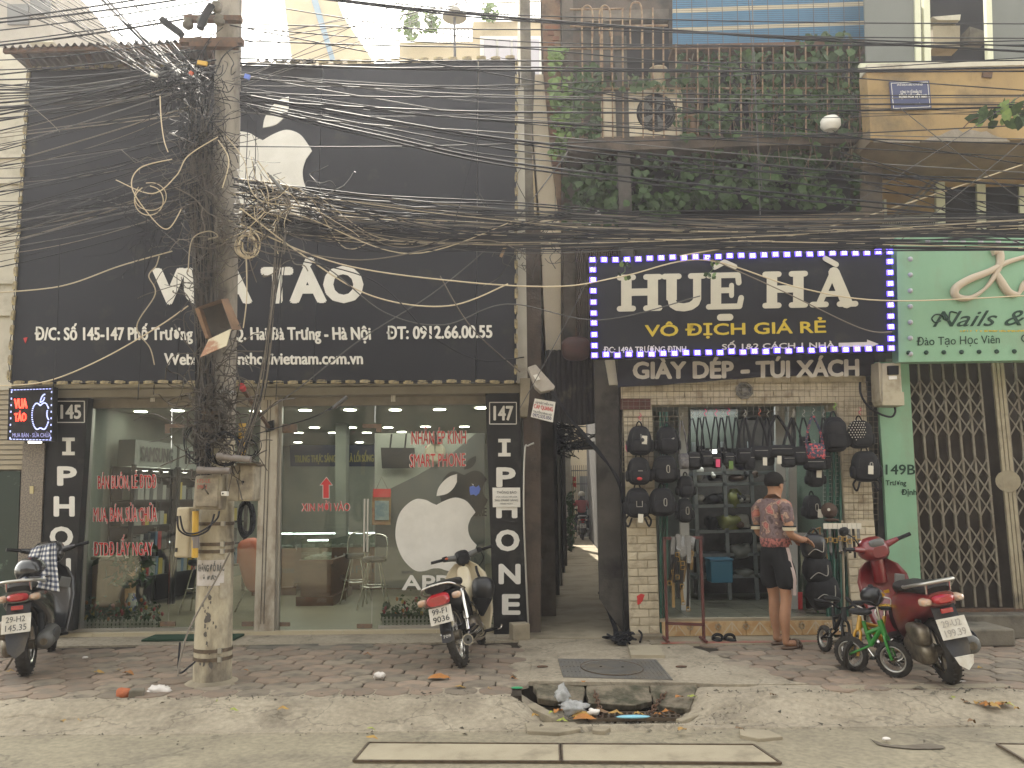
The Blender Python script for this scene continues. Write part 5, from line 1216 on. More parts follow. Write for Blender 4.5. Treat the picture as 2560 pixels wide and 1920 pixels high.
# ------------------------------------------------------------------ yellow house and nail salon
YB_ = thing('yellow_house', 'ochre house with a balcony parapet and grey curtained window at upper right', 'house', tuple(W(2380,600,9.0)))
ppanel(((2166,172),(2900,150),(2900,345),(2178,352)),8.6,.2).build('parapet', M_['ochre'], YB_)
za = W(2400,350,8.6).z
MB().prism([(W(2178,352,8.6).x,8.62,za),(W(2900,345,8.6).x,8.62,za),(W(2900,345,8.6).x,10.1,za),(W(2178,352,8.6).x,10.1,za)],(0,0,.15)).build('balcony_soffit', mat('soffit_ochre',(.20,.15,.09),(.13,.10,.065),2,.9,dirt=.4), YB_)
MB().prism([W(x,y,9.75) for x,y in ((2200,330),(3000,330),(3000,620),(2200,620))],(0,.3,0)).build('wall', M_['ochre'], YB_)
ppanel(((2168,160),(2900,140),(2900,152),(2168,174)),8.55,.2).build('coping', M_['wallp'], YB_)
rr = random.Random(33); P = []
for k in range(16):
    u = k/15; P.append((2305+220*u, 352-30*math.sin(u*math.pi)*(0.6+.5*rr.random())))
P += [(2525,354),(2305,354)]
MB().prism([W(x,y,8.592) for x,y in P],(0,.02,0)).build('bare_plaster_patch', mat('bare_plaster',(.27,.24,.20),(.20,.175,.14),8,.95,bump=.6), YB_)
MB().prism([W(x,y,8.591) for x,y in ((2186,345),(2300,350),(2300,356),(2186,355))],(0,.02,0)).build('bare_plaster_patch', bpy.data.materials['bare_plaster'], YB_)
ppanel(((2458,177),(2482,180),(2480,194),(2456,191)),8.58,.02).build('rusty_bracket', M_['rust'], YB_)
Yv = 8.75
cur = mat('grey_blind',(.155,.165,.155),(.13,.14,.13),1,.8)
ppanel(((2158,-80),(2292,-80),(2292,158),(2166,158)),Yv,.03).build('window_blind', cur, YB_)
ppanel(((2476,-80),(2900,-80),(2900,148),(2484,150)),Yv,.03).build('window_blind', cur, YB_)
wf = mat('window_frame_cream',(.55,.56,.42),rough=.5)
for q in (((2286,-80),(2300,-80),(2304,158),(2290,158)),((2308,-80),(2323,-80),(2328,156),(2312,156)),((2463,-80),(2477,-80),(2484,152),(2470,152)),((2150,158),(2320,155),(2320,168),(2150,172)),((2470,150),(2900,140),(2900,152),(2470,162))): ppanel(q,Yv-.03,.06).build('window_frame', wf, YB_)
ppanel(((2300,-80),(2480,-80),(2480,155),(2300,155)),9.9,.03).build('dark_room', mat_dark, YB_)
ds_ = thing('office_desk', 'pale cabinet and papers inside the open upper window of the yellow house', 'cabinet', tuple(W(2400,120,9.3)))
ppanel(((2332,64),(2400,64),(2400,118),(2334,118)),9.3,.2).build('cabinet', M_['concrete'], ds_); ppanel(((2330,42),(2402,36),(2400,50),(2345,50)),9.25,.3).build('papers', M_['wallp'], ds_); ppanel(((2424,66),(2470,80),(2466,104),(2426,100)),9.3,.2).build('chair_back', M_['concrete_dark'], ds_)
pl = thing('blue_plaque', 'dark blue name plaque ĐỘNG HÓA VIỆT NAM on the ochre parapet', 'plaque', tuple(W(2275,270,8.55)))
ppanel(((2224,204),(2323,201),(2329,271),(2230,275)),8.56,.02).build('plate', mat('plaque_blue',(.02,.028,.10),rough=.35), pl)
mb = MB(); cs = [W(x,y,8.555) for x,y in ((2228,208),(2319,205),(2325,267),(2234,271))]
for i in range(4): mb.beam(cs[i],cs[(i+1)%4],.005,.003,(0,1,0))
mb.build('border', M_['signwhite'], pl)
for s,x0,x1,y,c_,of in (('SỞ KẾ HOẠCH & ĐẦU TƯ TP HÀ NỘI',2242,2306,215,4,.01),('CÔNG TY CỔ PHẦN TỰ',2250,2304,234,6,.01),('ĐỘNG HÓA VIỆT NAM',2247,2317,246,9,.02),('TRƯƠNG ĐỊNH - HÀ NỘI',2252,2300,263,3.5,.01)): ptext(s,x0,y,x1,y-1,c_,8.555,of).build('lettering', M_['signwhite'], pl)
# lower windows
for x0,x1 in ((2362,2442),(2464,2548)):
    ppanel(((x0,468),(x1,466),(x1+2,575),(x0+2,575)),9.73,.05).build('window_dark', mat_dark, YB_)
for q in (((2340,455),(2362,455),(2364,560),(2342,560)),((2442,460),(2464,460),(2466,575),(2444,575)),((2548,460),(2562,460),(2564,575),(2550,575)),((2210,540),(2362,532),(2362,545),(2210,553)),((2210,498),(2216,498),(2218,550),(2212,550))): ppanel(q,9.70,.05).build('window_frame', wf, YB_)
for x in (2330,2346): MB().beam(W(x,450,9.6),W(x-110,555,9.6),.03,.03).build('stay_bar', M_['concrete_dark'], YB_)
MB().prism([W(x,y,9.55) for x,y in ((2200,545),(2345,540),(2345,600),(2200,600))],(0,.02,0)).build('vent_panel', M_['wallp'], YB_)
mb = MB()
for k in range(28):
    for j in range(3): mb.box(W(2212+k*4.6,552+j*5,9.54),(.012,.006,.018))
mb.build('vent_holes', mat_dark, YB_, kind='stuff')
t = thing('overhanging_branch', 'green leafy branch hanging in at the right edge over the yellow wall', 'branch', tuple(W(2580,290,7.5)))
MB().tube(spline([W(2640,250,7.5),W(2540,272,7.5),W(2440,296,7.5),W(2408,320,7.5)],6),.006,5).build('twig', M_['rust'], t)
rr = random.Random(2)
for k in range(34):
    x = 2415+rr.random()**.6*170; y = 292-(x-2415)*.12+rr.gauss(10,14)*(.3+(x-2415)/170); o = bpy.data.objects.new('leaf', leaf_me2 if k%3==0 else leaf_me); C.objects.link(o); o.parent = t; o.location = W(x,y,7.5+rr.uniform(-.15,.15))-Vector(t['_o']); o.rotation_euler = (1.2+rr.gauss(0,.4),rr.gauss(0,.6),3.14+rr.gauss(0,.8)); o.scale = (rr.uniform(.07,.13),rr.uniform(.10,.19),.1)
# mint pillar, sign
NS = thing('mint_pillar', 'mint green corner pillar lettered 149B beside the scissor gate', 'shop front', tuple(W(2240,1600,8.9)))
YN = 8.9
ppanel(((2190,905),(2272,905),(2306,1520),(2306,1600),(2232,1600),(2210,1200)),YN,.3).build('pillar', M_['mint'], NS)
MB().prism([W(2180,905,YN+.05),W(2200,905,YN+.05),W(2232,1600,YN+.05),W(2206,1600,YN+.05)],(0,.2,0)).build('dark_edge', M_['black_board'], NS)
dkgr = mat('letter_dark_green',(.02,.05,.035),rough=.5)
ptext('149B',2214,1186,2287,1186,24,YN,.02).build('lettering', dkgr, NS); ptext('Trương',2214,1213,2265,1213,12,YN,.025).build('lettering', dkgr, NS); ptext('Định',2253,1237,2291,1237,13,YN,.025).build('lettering', dkgr, NS)
NG = thing('nail_salon_sign', 'mint green nail salon sign with script lettering and rows of round studs', 'sign', tuple(W(2400,900,8.5)))
YG = 8.5
ppanel(((2241,592),(2900,580),(2900,896),(2247,905)),YG,.15).build('board', M_['mint'], NG)
ppanel(((2190,600),(2241,596),(2247,900),(2196,905)),9.0,.1).build('side_board', M_['darkwall'], NG)
bulb = mat('stud_white',(.42,.42,.46),rough=.3)
for k in range(7): o = MB().ell(W(2275.5-.0*k,648+k*39.5,YG),(.028,.03,.028),12,8).build('stud', bulb, NG)
for k in range(7): MB().ell(W(2275+k*44,605,YG),(.028,.03,.028),12,8).build('stud', bulb, NG)
for k in range(7): MB().lathe(W(2271+k*44,882-k*.6,YG),[(.024,.0),(.024,.012),(.014,.02),(.001,.02)],12,rot=(R_(90),0,0)).build('dark_stud', dkgr, NG)
ptext('Nails &',2332,817,2562,813,38,YG,.008,.45).build('lettering', dkgr, NG)
MB().tube(spline([W(x,y,YG-.006) for x,y in ((2352,802),(2338,806),(2330,796),(2340,786),(2356,788),(2360,798),(2372,800),(2376,780),(2392,782))],6),.008,5).build('flourish', dkgr, NG)
ptext('Đào Tạo Học Viên',2291,864,2499,858,20,YG,.005).build('lettering', dkgr, NG); ptext('Chăm Sóc',2552,856,2680,853,20,YG,.005).build('lettering', dkgr, NG)
scr = mat('script_cream',(.50,.42,.33),rough=.5)
for pts in ([(2600,632),(2520,655),(2470,680),(2420,700),(2388,722),(2392,742),(2425,745),(2462,722),(2486,690),(2500,655),(2496,628),(2480,630)],[(2486,672),(2500,700),(2520,730),(2545,735),(2560,712),(2590,690)]):
    P_ = spline([W(x,y,YG-.02) for x,y in pts],6); n_ = len(P_); MB().tube(P_,.03,6,rr=[.018+.028*abs(math.sin(math.pi*i/n_*1.6)) for i in range(n_)]).build('script_letter', scr, NG)
for k in range(40):
    if k == 0: mb = MB()
    x = rr.uniform(2395,2560); mb.prism([W(x,826,YG-.003),W(x+rr.uniform(2,9),826+rr.uniform(-2,2),YG-.003),W(x+2,830,YG-.003)],(0,.002,0))
mb.build('glue_marks', yel, NG, kind='stuff')
# scissor gate and steps
GT = thing('scissor_gate', 'closed grey steel scissor gate of the nail salon above the steps', 'gate', tuple(W(2420,1520,9.0)))
YT = 9.0; gm = mat('gate_grey',(.21,.19,.145),(.15,.13,.10),9,.55,metal=.25,dirt=.35,dc=(.10,.07,.045)); 
za_, zb = W(2400,1522,YT).z, W(2400,905,YT).z
X0, X1 = W(2280,1500,YT).x, W(2700,1500,YT).x
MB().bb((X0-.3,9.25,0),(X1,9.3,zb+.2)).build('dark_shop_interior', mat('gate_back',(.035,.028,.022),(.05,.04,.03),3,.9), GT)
step_ = .137; n_ = int((X1-X0)/step_)
for k in range(n_+1):
    x = X0+k*step_; 
    if 8 <= k <= 8: continue
    MB().bb((x-.012,YT-.012,za_+.02),(x+.012,YT+.012,zb)).build('upright_bar', gm, GT)
dpx = W(2528,1300,YT).x
for d in (-.045,.0,.045): MB().bb((dpx+d-.018,YT-.03,za_),(dpx+d+.018,YT+.0,zb)).build('meeting_post', mat('post_cream',(.33,.29,.20),(.26,.22,.15),7,.5,dirt=.3) if d<0 else bpy.data.materials['post_cream'], GT)
MB().cyl(W(2520,1203,YT-.05),W(2520,1203,YT-.0),.12,n=24).build('lock_disc', bpy.data.materials['post_cream'], GT)
def zz(y): return W(2400,y,YT).z
for bi,(ya,yb,rows) in enumerate(((950,1090,3),(1145,1290,3),(1318,1468,3))):
    if rows == 0: continue
    za2, zb2 = zz(yb), zz(ya); hh = (zb2-za2)/rows/1.0
    for k in range(n_):
        x = X0+k*step_
        if k in (7,8): continue
        for r_ in range(rows):
            z0 = za2+r_*hh
            MB().beam((x,YT-.018,z0),(x+step_,YT-.018,z0+hh),.016,.005,(0,1,0)).build('lattice_strip', gm, GT)
            MB().beam((x,YT-.026,z0+hh),(x+step_,YT-.026,z0),.016,.005,(0,1,0)).build('lattice_strip', gm, GT)
MB().bb((X0-.1,YT-.05,za_-.03),(X1,YT+.06,za_)).build('floor_track', M_['rust'], GT); MB().bb((X0-.1,YT-.03,zb),(X1,YT+.06,zb+.04)).build('head_track', gm, GT)
MB().bb((W(2306,1530,9.0).x-.02,8.72,-.02),(7.5,9.25,za_-.031)).build('gate_step', M_['concrete_dark'], kind=None, bev=.015, label='long concrete step under the scissor gate', cat='step')
MB().bb((W(2300,1560,8.3).x+.25,8.20,-.0),(W(2525,1600,8.3).x,8.70,.17)).build('gate_step', M_['concrete_dark'], bev=.02, label='lower short concrete block step behind the red scooter', cat='step')
# meter boxes
mt = thing('meter_box', 'beige electricity meter box with small window fixed above the mint pillar', 'meter box', tuple(W(2230,960,8.7)))
bei = mat('meter_beige',(.42,.38,.28),(.36,.32,.23),6,.5,dirt=.25,dc=(.2,.16,.1))
ppanel(((2205,908),(2252,905),(2258,1015),(2206,1013)),8.6,.22).build('case', bei, mt, bev=.012); ppanel(((2196,905),(2205,910),(2207,1012),(2200,1000)),8.62,.2).build('side', bei, mt)
ppanel(((2219,915),(2247,914),(2247,936),(2220,937)),8.585,.02).build('window', mat_dark, mt); ppanel(((2222,940),(2242,940),(2243,948),(2223,949)),8.59,.012).build('label_plate', M_['signwhite'], mt); ppanel(((2208,980),(2260,980),(2261,1013),(2206,1013)),8.585,.03).build('lower_cover', bei, mt)
MB().tube(spline([W(x,y,8.75) for x,y in ((2150,955),(2152,985),(2170,1015),(2200,1035),(2228,1042),(2238,1030),(2236,1015))],6),.012,6).build('meter_cable', M_['cable'], label='thick black cable looping below the beige meter box', cat='cable')
mw = thing('white_meter_box', 'white meter box hanging askew from the cables above the alley', 'meter box', tuple(W(1355,950,8.6)))
MB().prism([W(x,y,8.6) for x,y in ((1319,918),(1339,911),(1388,966),(1384,974),(1352,980),(1338,968))],(0,.18,0)).build('case', mat('box_offwhite',(.42,.38,.34),(.33,.30,.26),9,.6), mw, bev=.008)
MB().prism([W(x,y,8.57) for x,y in ((1333,938),(1343,935),(1350,948),(1340,951))],(0,.02,0)).build('window_tab', M_['signwhite'], mw)
cq = thing('fibre_advert', 'small tilted white advert board CÁP QUANG hanging beside the alley', 'sign', tuple(W(1357,1028,8.7)))
ppanel(((1337,996),(1389,1005),(1382,1056),(1327,1042)),8.7,.01).build('board', M_['signwhite'], cq)
for s,x0,y0,x1,y1,c_,m_ in (('LẮP ĐẶT MIỄN PHÍ',1338,1008,1383,1016,5,M_['panelgrey']),('CÁP QUANG',1335,1020,1382,1029,10,M_['redprint']),('TRUYỀN HÌNH HD',1333,1031,1379,1040,5,M_['panelgrey']),('0972.535.050',1332,1041,1378,1050,8,mat('ink_blue',(.03,.03,.12),rough=.5))): ptext(s,x0,y0,x1,y1,c_,8.7,.015).build('lettering', m_, cq)
gb = thing('grey_junction_box', 'tall grey junction box at the top of the 147 board beside the alley', 'junction box', tuple(W(1310,1000,9.0)))
ppanel(((1300,945),(1326,945),(1322,1010),(1318,1042),(1300,1042)),9.05,.14).build('case', M_['concrete'], gb, bev=.006)
MB().beam(W(1553,905,8.75),W(1530,890,8.75),.06,.03).build('bracket', M_['wallp'], label='loose pale bracket plate under the left end of the LED sign', cat='bracket') if 0 else None
ppanel(((1513,900),(1537,900),(1545,962),(1524,962)),8.9,.05).build('loose_plate', M_['wallp'], label='loose pale plate hanging under the left end of the LED sign', cat='plate')
t = thing('balcony_tap_pipe', 'thin grey pipe running down the brown pillar beside the 147 board', 'pipe', tuple(W(1310,1300,9.1)))
MB().tube(spline([W(x,y,9.1) for x,y in ((1335,1108),(1320,1115),(1312,1130),(1310,1300),(1322,1590))],4),.012,6).build('pipe', M_['alu'], t)
dp = thing('diagonal_cable_bundle', 'thick black cable bundle slanting across the alley mouth', 'cable', tuple(W(1470,1100,8.7)))
for k in range(4): MB().tube(spline([W(1376+k*2,978,8.7),W(1440+k,1062+k*3,8.72),W(1500+k,1130+k*4,8.8),W(1540+k*2,1195,8.85),W(1556,1245+k*4,8.86)],6),.011,6).build('cable', M_['cable'], dp)
# ================================================================== concrete pole
PB = G(531,1704,0); PT = W(576,-60,7.0)
PB.z = -.03
def pax(z): return PB.lerp(PT, (z-PB.z)/(PT.z-PB.z))
def prad(z): return .152-.0065*z
PL = thing('utility_pole', 'leaning concrete utility pole with whitewashed foot, smothered in cables', 'pole', tuple(PB))
M_['limewash'] = mat('lime_wash', (.46,.41,.30), (.36,.31,.22), 5, .9, bump=.5, bs=35, dirt=.62, dc=(.13,.11,.085), ds=4, stretch=(1.2,1.2,.55))
M_['polegrey'] = mat('pole_concrete', (.30,.27,.225), (.22,.195,.16), 4, .92, bump=.5, bs=40, dirt=.5, dc=(.07,.06,.05), ds=4, stretch=(1,1,.4))
MB().cyl(PB, pax(2.05), prad(0)+.004, prad(2.05), n=22).build('whitewashed_foot', M_['limewash'], PL)
MB().cyl(pax(2.051), PT, prad(2.05), prad(PT.z), n=22).build('shaft', M_['polegrey'], PL)
MB().lathe((PB.x,PB.y,-.012),[(.235,0),(.20,.02),(.165,.035)],20).build('cement_collar', M_['concrete'], PL)
def polez(py): # height on the pole front seen at photo row py
    best = min((abs((W(540,py,6.8)).z-z), z) for z in [k*.01 for k in range(-5,700)]); return best[1]
for y in (1363,1379,1633,1655,975,1310):
    z = polez(y); c = pax(z); MB().cyl(c+V(0,0,-.014), c+V(0,0,.014), prad(z)+.009, n=22).build('steel_band', M_['alu'] if y==975 else M_['steel'], PL)
    MB().box(c+V(.10,-.12,0),(.03,.03,.04)).build('band_clip', M_['alu'], PL)
# crossarms and insulators at the top
for y, w_ in ((40,.5),(96,.55),(105,.42)):
    z = polez(y); c = pax(z)+V(.0,-.16,0); MB().beam(c+V(-w_*.7,0,0), c+V(w_*.35,0,-.01), .06,.05).build('crossarm', M_['rust'], PL)
for x, y in ((505,52),(540,18),(548,50),(470,60)):
    p = W(x,y,6.75); MB().lathe(p,[(.02,-.05),(.045,-.03),(.05,0),(.03,.02),(.04,.04),(.001,.06)],12).build('insulator', M_['concrete_dark'], PL)
MB().tube(spline([W(500,72,6.7),W(512,40,6.7),W(530,12,6.7)],5),.035,8).build('old_bracket', M_['black'], PL)
MB().beam(W(405,50,6.6), W(455,86,6.6), .07,.05).build('cable_clamp', M_['black'], PL)
# notice pasted on the pole, a bit curled round it
def onpole(name, a0, a1, y0, y1, m_, par, off=.006, n=10):
    z0, z1 = polez(y0), polez(y1); vs = []
    for z in (z0, z1):
        for k in range(n+1):
            a = R_(a0+(a1-a0)*k/n); c = pax(z); vs.append(c+V(math.cos(a)*(prad(z)+off), math.sin(a)*(prad(z)+off), 0))
    return MB().add(vs,[(i+n+1,i+n+2,i+1,i) for i in range(n)],True).build(name,m_,par)
pn = thing('warning_notice', 'white paper KHÔNG ĐỔ RÁC Ở ĐÂY pasted round the whitewashed pole', 'notice', tuple(pax(.9)))
paper = mat('paper_lilac',(.50,.47,.46),(.42,.38,.34),5,.8,dirt=.2,dc=(.25,.2,.15))
onpole('paper', 222, 322, 1402, 1467, paper, pn)
def wraptext(s, a0, a1, ybase, cap, par, m_):
    vs, fs = glyphs(s, .045); x0 = min(v.x for v in vs); x1 = max(v.x for v in vs); zb = polez(ybase); zc = polez(ybase-cap)
    P = []
    for v in vs:
        a = R_(a0+(a1-a0)*(v.x-x0)/(x1-x0)); z = zb+(zc-zb)*v.y/_cap; c = pax(z); P.append(c+V(math.cos(a)*(prad(z)+.009), math.sin(a)*(prad(z)+.009), 0))
    MB().add(P, fs).build('lettering', m_, par)
wraptext('KHÔNG ĐỔ RÁC', 228, 318, 1430, 16, pn, M_['panelgrey']); wraptext('Ở ĐÂY', 250, 300, 1452, 11, pn, M_['panelgrey'])
onpole('torn_scrap', 318, 345, 1380, 1490, mat('paper_scrap',(.40,.36,.27),(.28,.24,.18),14,.8), PL)
onpole('torn_scrap', 305, 330, 1462, 1500, bpy.data.materials['paper_scrap'], PL)
mb = MB(); rr = random.Random(9)
for k in range(40):
    z = rr.uniform(.15,.85); a = R_(rr.gauss(268,12)); c = pax(z); p = c+V(math.cos(a)*(prad(z)+.004), math.sin(a)*(prad(z)+.004), 0); s = rr.uniform(.004,.022)
    t_ = V(-math.sin(a), math.cos(a), 0); n_ = 6; pts = [p+t_*(s*rr.uniform(.3,1)*math.cos(q*math.pi/3))+V(0,0,s*1.6*rr.uniform(.4,1)*math.sin(q*math.pi/3)) for q in range(n_)]; mb.add(pts, [tuple(range(n_))])
mb.build('glue_stains', mat('glue_stain',(.10,.09,.08),rough=.9), PL, kind='stuff')
# boxes on the pole
M_['boxdirty'] = mat('dirty_box_paint', (.34,.30,.22), (.20,.17,.125), 7, .7, bump=.25, bs=50, dirt=.6, dc=(.12,.095,.07), ds=6)
def jbox(label, q, Y, t, m_, extra=None, name='junction_box'):
    t_ = thing(name, label, 'junction box', tuple(W(q[3][0],q[3][1],Y))); ppanel(q, Y, t).build('case', m_, t_, bev=.018); return t_
jb = jbox('dirty grey rounded junction box with red scrawl on the front of the pole', ((487,1189),(553,1186),(551,1275),(480,1273)), 6.62, .14, M_['boxdirty'])
ppanel(((491,1194),(546,1192),(543,1268),(486,1267)),6.60,.025).build('door', M_['boxdirty'], jb, bev=.01)
for s,x0,x1,y in (('175-LE',494,526,1207),('0982',494,518,1222)): ptext(s,x0,y,x1,y,9,6.60,0).build('lettering', mat('scrawl_red',(.36,.07,.05),rough=.8) if not bpy.data.materials.get('scrawl_red') else bpy.data.materials['scrawl_red'], jb)
jb2 = jbox('square peeling cable cabinet on the right side of the pole', ((598,1160),(637,1160),(633,1253),(594,1253)), 6.68, .2, M_['boxdirty'])
ppanel(((572,1172),(598,1160),(595,1253),(569,1253)),6.70,.16).build('side_panel', M_['boxdirty'], jb2); ppanel(((592,1158),(640,1158),(641,1163),(592,1163)),6.66,.24).build('rain_lid', M_['steel'], jb2)
MB().cyl(W(607,1205,6.68),W(607,1205,6.665),.012,n=10).build('key_hole', M_['black'], jb2)
jb3 = jbox('tall cream junction box low on the left side of the pole', ((441,1268),(474,1268),(471,1395),(434,1394)), 6.74, .16, mat('box_cream',(.46,.40,.28),(.36,.31,.21),4,.6,dirt=.3,dc=(.14,.11,.08)))
for y in (1293,1370): ppanel(((438,y),(443,y),(442,y+10),(437,y+10)),6.73,.02).build('catch', M_['black'], jb3)
sp = thing('white_socket', 'small white socket box between the two cable boxes on the pole', 'socket', tuple(W(560,1235,6.6))); ppanel(((552,1229),(567,1228),(567,1240),(552,1240)),6.6,.05).build('case', M_['signwhite'], sp, bev=.005); MB().cyl(W(557,1234,6.6),W(557,1234,6.592),.007,n=8).build('hole', M_['black'], sp)
pipy = mat('pipe_yellow',(.50,.30,.03),rough=.5); pvc = mat('pvc_grey',(.19,.165,.155),(.15,.13,.12),6,.55,dirt=.3)
for lb,x,y0,y1,r_ in (('yellow conduit pipe standing left of the pole under the rounded box',489,1278,1394,.026),('yellow conduit pipe upright at the right shoulder of the pole',606,1058,1142,.03)):
    t = thing('conduit_pipe', lb, 'pipe', tuple(W(x,y1,6.72))); MB().cyl(W(x,y0,6.72),W(x-2,y1,6.72),r_,n=12).build('pipe', pipy, t)
    if y0 > 1200: MB().cyl(W(x,1340,6.72),W(x,1370,6.72),r_+.003,n=12).build('grey_sleeve', pvc, t)
for lb,x0,y0,x1,y1 in (('short grey plastic pipe lying level above the rounded box',494,1176,576,1177),('short grey plastic pipe lying level above the square cabinet',543,1141,627,1149)):
    t = thing('plastic_pipe', lb, 'pipe', tuple(W(x0,y0,6.6))); MB().cyl(W(x0,y0,6.56),W(x1,y1,6.56),.028,n=14).build('pipe', pvc, t); MB().cyl(W(x0,y0,6.56),W(x0+17,y0,6.56),.032,n=14).build('coupling', pvc, t)
# open rusty box
ob = thing('open_fuse_box', 'rusty open fuse box tilted on the pole with its door hanging down', 'fuse box', tuple(W(545,830,6.6)))
rbx = mat('rusty_box',(.22,.13,.075),(.14,.085,.05),8,.85,bump=.3); 
def quad3(a,b,c,d,t,nm,m_,par): MB().prism([W(*p) for p in (a,b,c,d)],t).build(nm,m_,par)
quad3((493,768,6.62),(552,748,6.62),(578,820,6.62),(518,845,6.62),(0,.012,0),'back',M_['darkwall'],ob)
quad3((552,748,6.48),(570,746,6.60),(604,824,6.60),(580,824,6.48),(0,.01,0),'right_side',rbx,ob)
quad3((493,768,6.44),(552,748,6.44),(558,756,6.62),(496,776,6.62),(0,.01,0),'top_side',rbx,ob)
quad3((487,772,6.5),(497,768,6.5),(520,842,6.5),(514,846,6.5),(0,.1,0),'left_side',rbx,ob)
quad3((522,848,6.44),(577,822,6.44),(566,864,6.36),(500,893,6.36),(0,.012,0),'door',mat('peeling_door',(.45,.40,.28),(.27,.14,.08),6,.8,thr=(.45,.55)),ob)
for y in (1030,1045,1062,1075): MB().beam(W(505,y,6.68),W(552,y+3,6.68),.02,.03).build('rack_bar', M_['steel'], PL)
ppanel(((500,1020),(556,1018),(556,1095),(500,1097)),6.72,.1).build('old_terminal_box', M_['darkwall'], label='blackened terminal box with rusty slats on the pole under the cable beard', cat='terminal box')
# ================================================================== cables
CM = {'k': M_['cable'], 'g': M_['cable_grey'], 'b': M_['cable_beige'], 't': M_['cable_tan']}
ncab = [0]
def cable(pts, r_, m_, label, group, k=10, n=5, name='overhead_cable'):
    P = spline([W(*p) for p in pts], k)
    ncab[0] += 1
    return MB().tube(P, r_, n, False).build(name, CM[m_], label=label, cat='cable', group=group)
rr = random.Random(77)
def U(a, b): return rr.uniform(a, b)
def sagc(x0,y0,x1,y1,s,Y0=None,Y1=None,**kw):
    Y0 = Y0 or U(6.55,7.0); Y1 = Y1 or U(6.9,7.6)
    return [(x0,y0,Y0),(x0+(x1-x0)*.25,y0+(y1-y0)*.25+s*.75,Y0*.75+Y1*.25),(x0+(x1-x0)*.5,y0+(y1-y0)*.5+s,(Y0+Y1)/2),(x0+(x1-x0)*.75,y0+(y1-y0)*.75+s*.75,Y0*.25+Y1*.75),(x1,y1,Y1)]
# 1 steep thin fan to the top left
for i in range(26):
    x = U(-30,330); cable(sagc(U(430,520),U(165,235),x*1.0-U(0,120),-30-U(0,30),U(0,16),6.8,7.6), U(.0028,.0048), rr.choice('kkg'), 'thin cable of the steep fan running from the pole head to the upper left', 'thin cables of the steep upper left fan')
cable(sagc(482,225,232,-25,4,6.7,7.6), .014,'k','thicker of the two black power cables slanting down to the pole from the top left','pair of power cables at the top left') 
cable(sagc(488,228,246,-25,4,6.72,7.6), .012,'k','slimmer of the two black power cables slanting down to the pole from the top left','pair of power cables at the top left')
for x in (300,322): cable(sagc(500,190,x,-30,3,6.7,7.6), .007,'k','straight violet black cable dropping from the top edge to the pole head','straight cables at the pole head')
# 2 nearly level thick ones, upper left
for y0,y1 in ((60,-10),(80,4),(110,30),(118,40),(52,-30)):
    cable(sagc(-40,y0,560,y1-10,6,7.4,6.9), U(.006,.010),'k','black cable rising gently from the left edge to the very top of the pole','gently rising cables at the top left')
for y0,y1 in ((190,120),(205,150),(222,150),(262,165),(170,110),(240,180),(150,84)):
    cable(sagc(-40,y0+U(-8,8),540,y1,U(2,18),7.4,6.9), U(.004,.009),'k','black cable reaching the pole head from the left edge across the sagging roof','cables crossing the roof edge')
for i in range(22):
    cable(sagc(-60,U(200,345),U(420,500),U(175,232),U(2,16),7.5,6.7), U(.0035,.009),rr.choice('kkkg'),'black cable of the dense band entering the pole above the emblem height from the left','dense upper band of cables left of the pole')
for i in range(34):
    y = U(340,680); cable(sagc(-60,y,U(430,520),250+(y-340)*.78+U(-60,40),U(-6,30),7.5,6.7), U(.0025,.006),rr.choice('kkkgt'),'thin cable of the loose fan crossing the lower left of the black sign','loose lower fan of cables left of the pole')
for i in range(16):
    y = U(480,640); cable(sagc(-60,y,U(440,520),U(430,560),U(-4,18),7.5,6.7), U(.003,.006),rr.choice('kktg'),'thin cable among those gathered at sign letter height left of the pole','gathered low cables left of the pole')
for (pts,r_,m_) in (([(-30,733,7.3),(150,716,7.1),(300,665,6.9),(430,628,6.7)],.006,'b'),([(-30,965,7.2),(110,955,7.1),(250,900,7.0),(390,820,6.9),(470,765,6.7)],.006,'b'),([(-30,560,7.4),(150,500,7.2),(320,520,7.0),(480,640,6.7)],.004,'g'),([(60,250,7.3),(120,300,7.2),(150,330,7.2)],.004,'t')):
    cable(pts,r_,m_,{.006:'beige cable drooping across the black sign to the left edge',.004:'slack thin cable hanging loose before the black sign'}[r_],'slack cables before the left of the sign')
# 3 right side: long runs, y at x=600, 1300, 2620
runs = [((600,158),(1300,176),(2620,168),.011),((600,146),(1300,152),(2620,150),.007),((600,165),(1300,168),(2620,178),.008),((600,196),(1300,226),(2620,238),.006),((600,215),(1300,212),(2620,140),.005),
 ((600,232),(1300,245),(2620,262),.007),((600,252),(1300,281),(2620,266),.010),((600,246),(1300,304),(2620,362),.007),((600,236),(1300,352),(2620,470),.012),((600,242),(1300,360),(2620,498),.008),((600,250),(1300,378),(2620,520),.007),
 ((600,262),(1300,410),(2620,545),.011),((600,268),(1300,420),(2620,560),.009),((600,256),(1300,396),(2620,450),.006),((560,366),(1300,360),(2620,310),.006),((850,-10),(1300,38),(2620,60),.006),((700,-20),(1300,46),(2620,132),.012),((700,-16),(1300,52),(2620,118),.008),
 ((620,70),(1300,120),(2620,230),.006),((700,20),(1300,104),(2620,112),.005),((560,100),(1300,118),(2620,100),.007),((560,60),(1300,196),(2620,420),.006),((620,60),(1500,76),(2620,96),.006)]
lbr = {0:'thick black cable running right across the ivy balcony',1:'slim black cable running right across the ivy balcony'}
for i,(a,b,c,r_) in enumerate(runs):
    cable([(a[0],a[1],6.9),((a[0]+b[0])/2,(a[1]+b[1])/2+4,6.95),(b[0],b[1],7.0),((b[0]+c[0])/2,(b[1]+c[1])/2+6,7.2),(c[0],c[1],7.5)], r_,'k',lbr[r_<.008],'long cables running right past the ivy balcony')
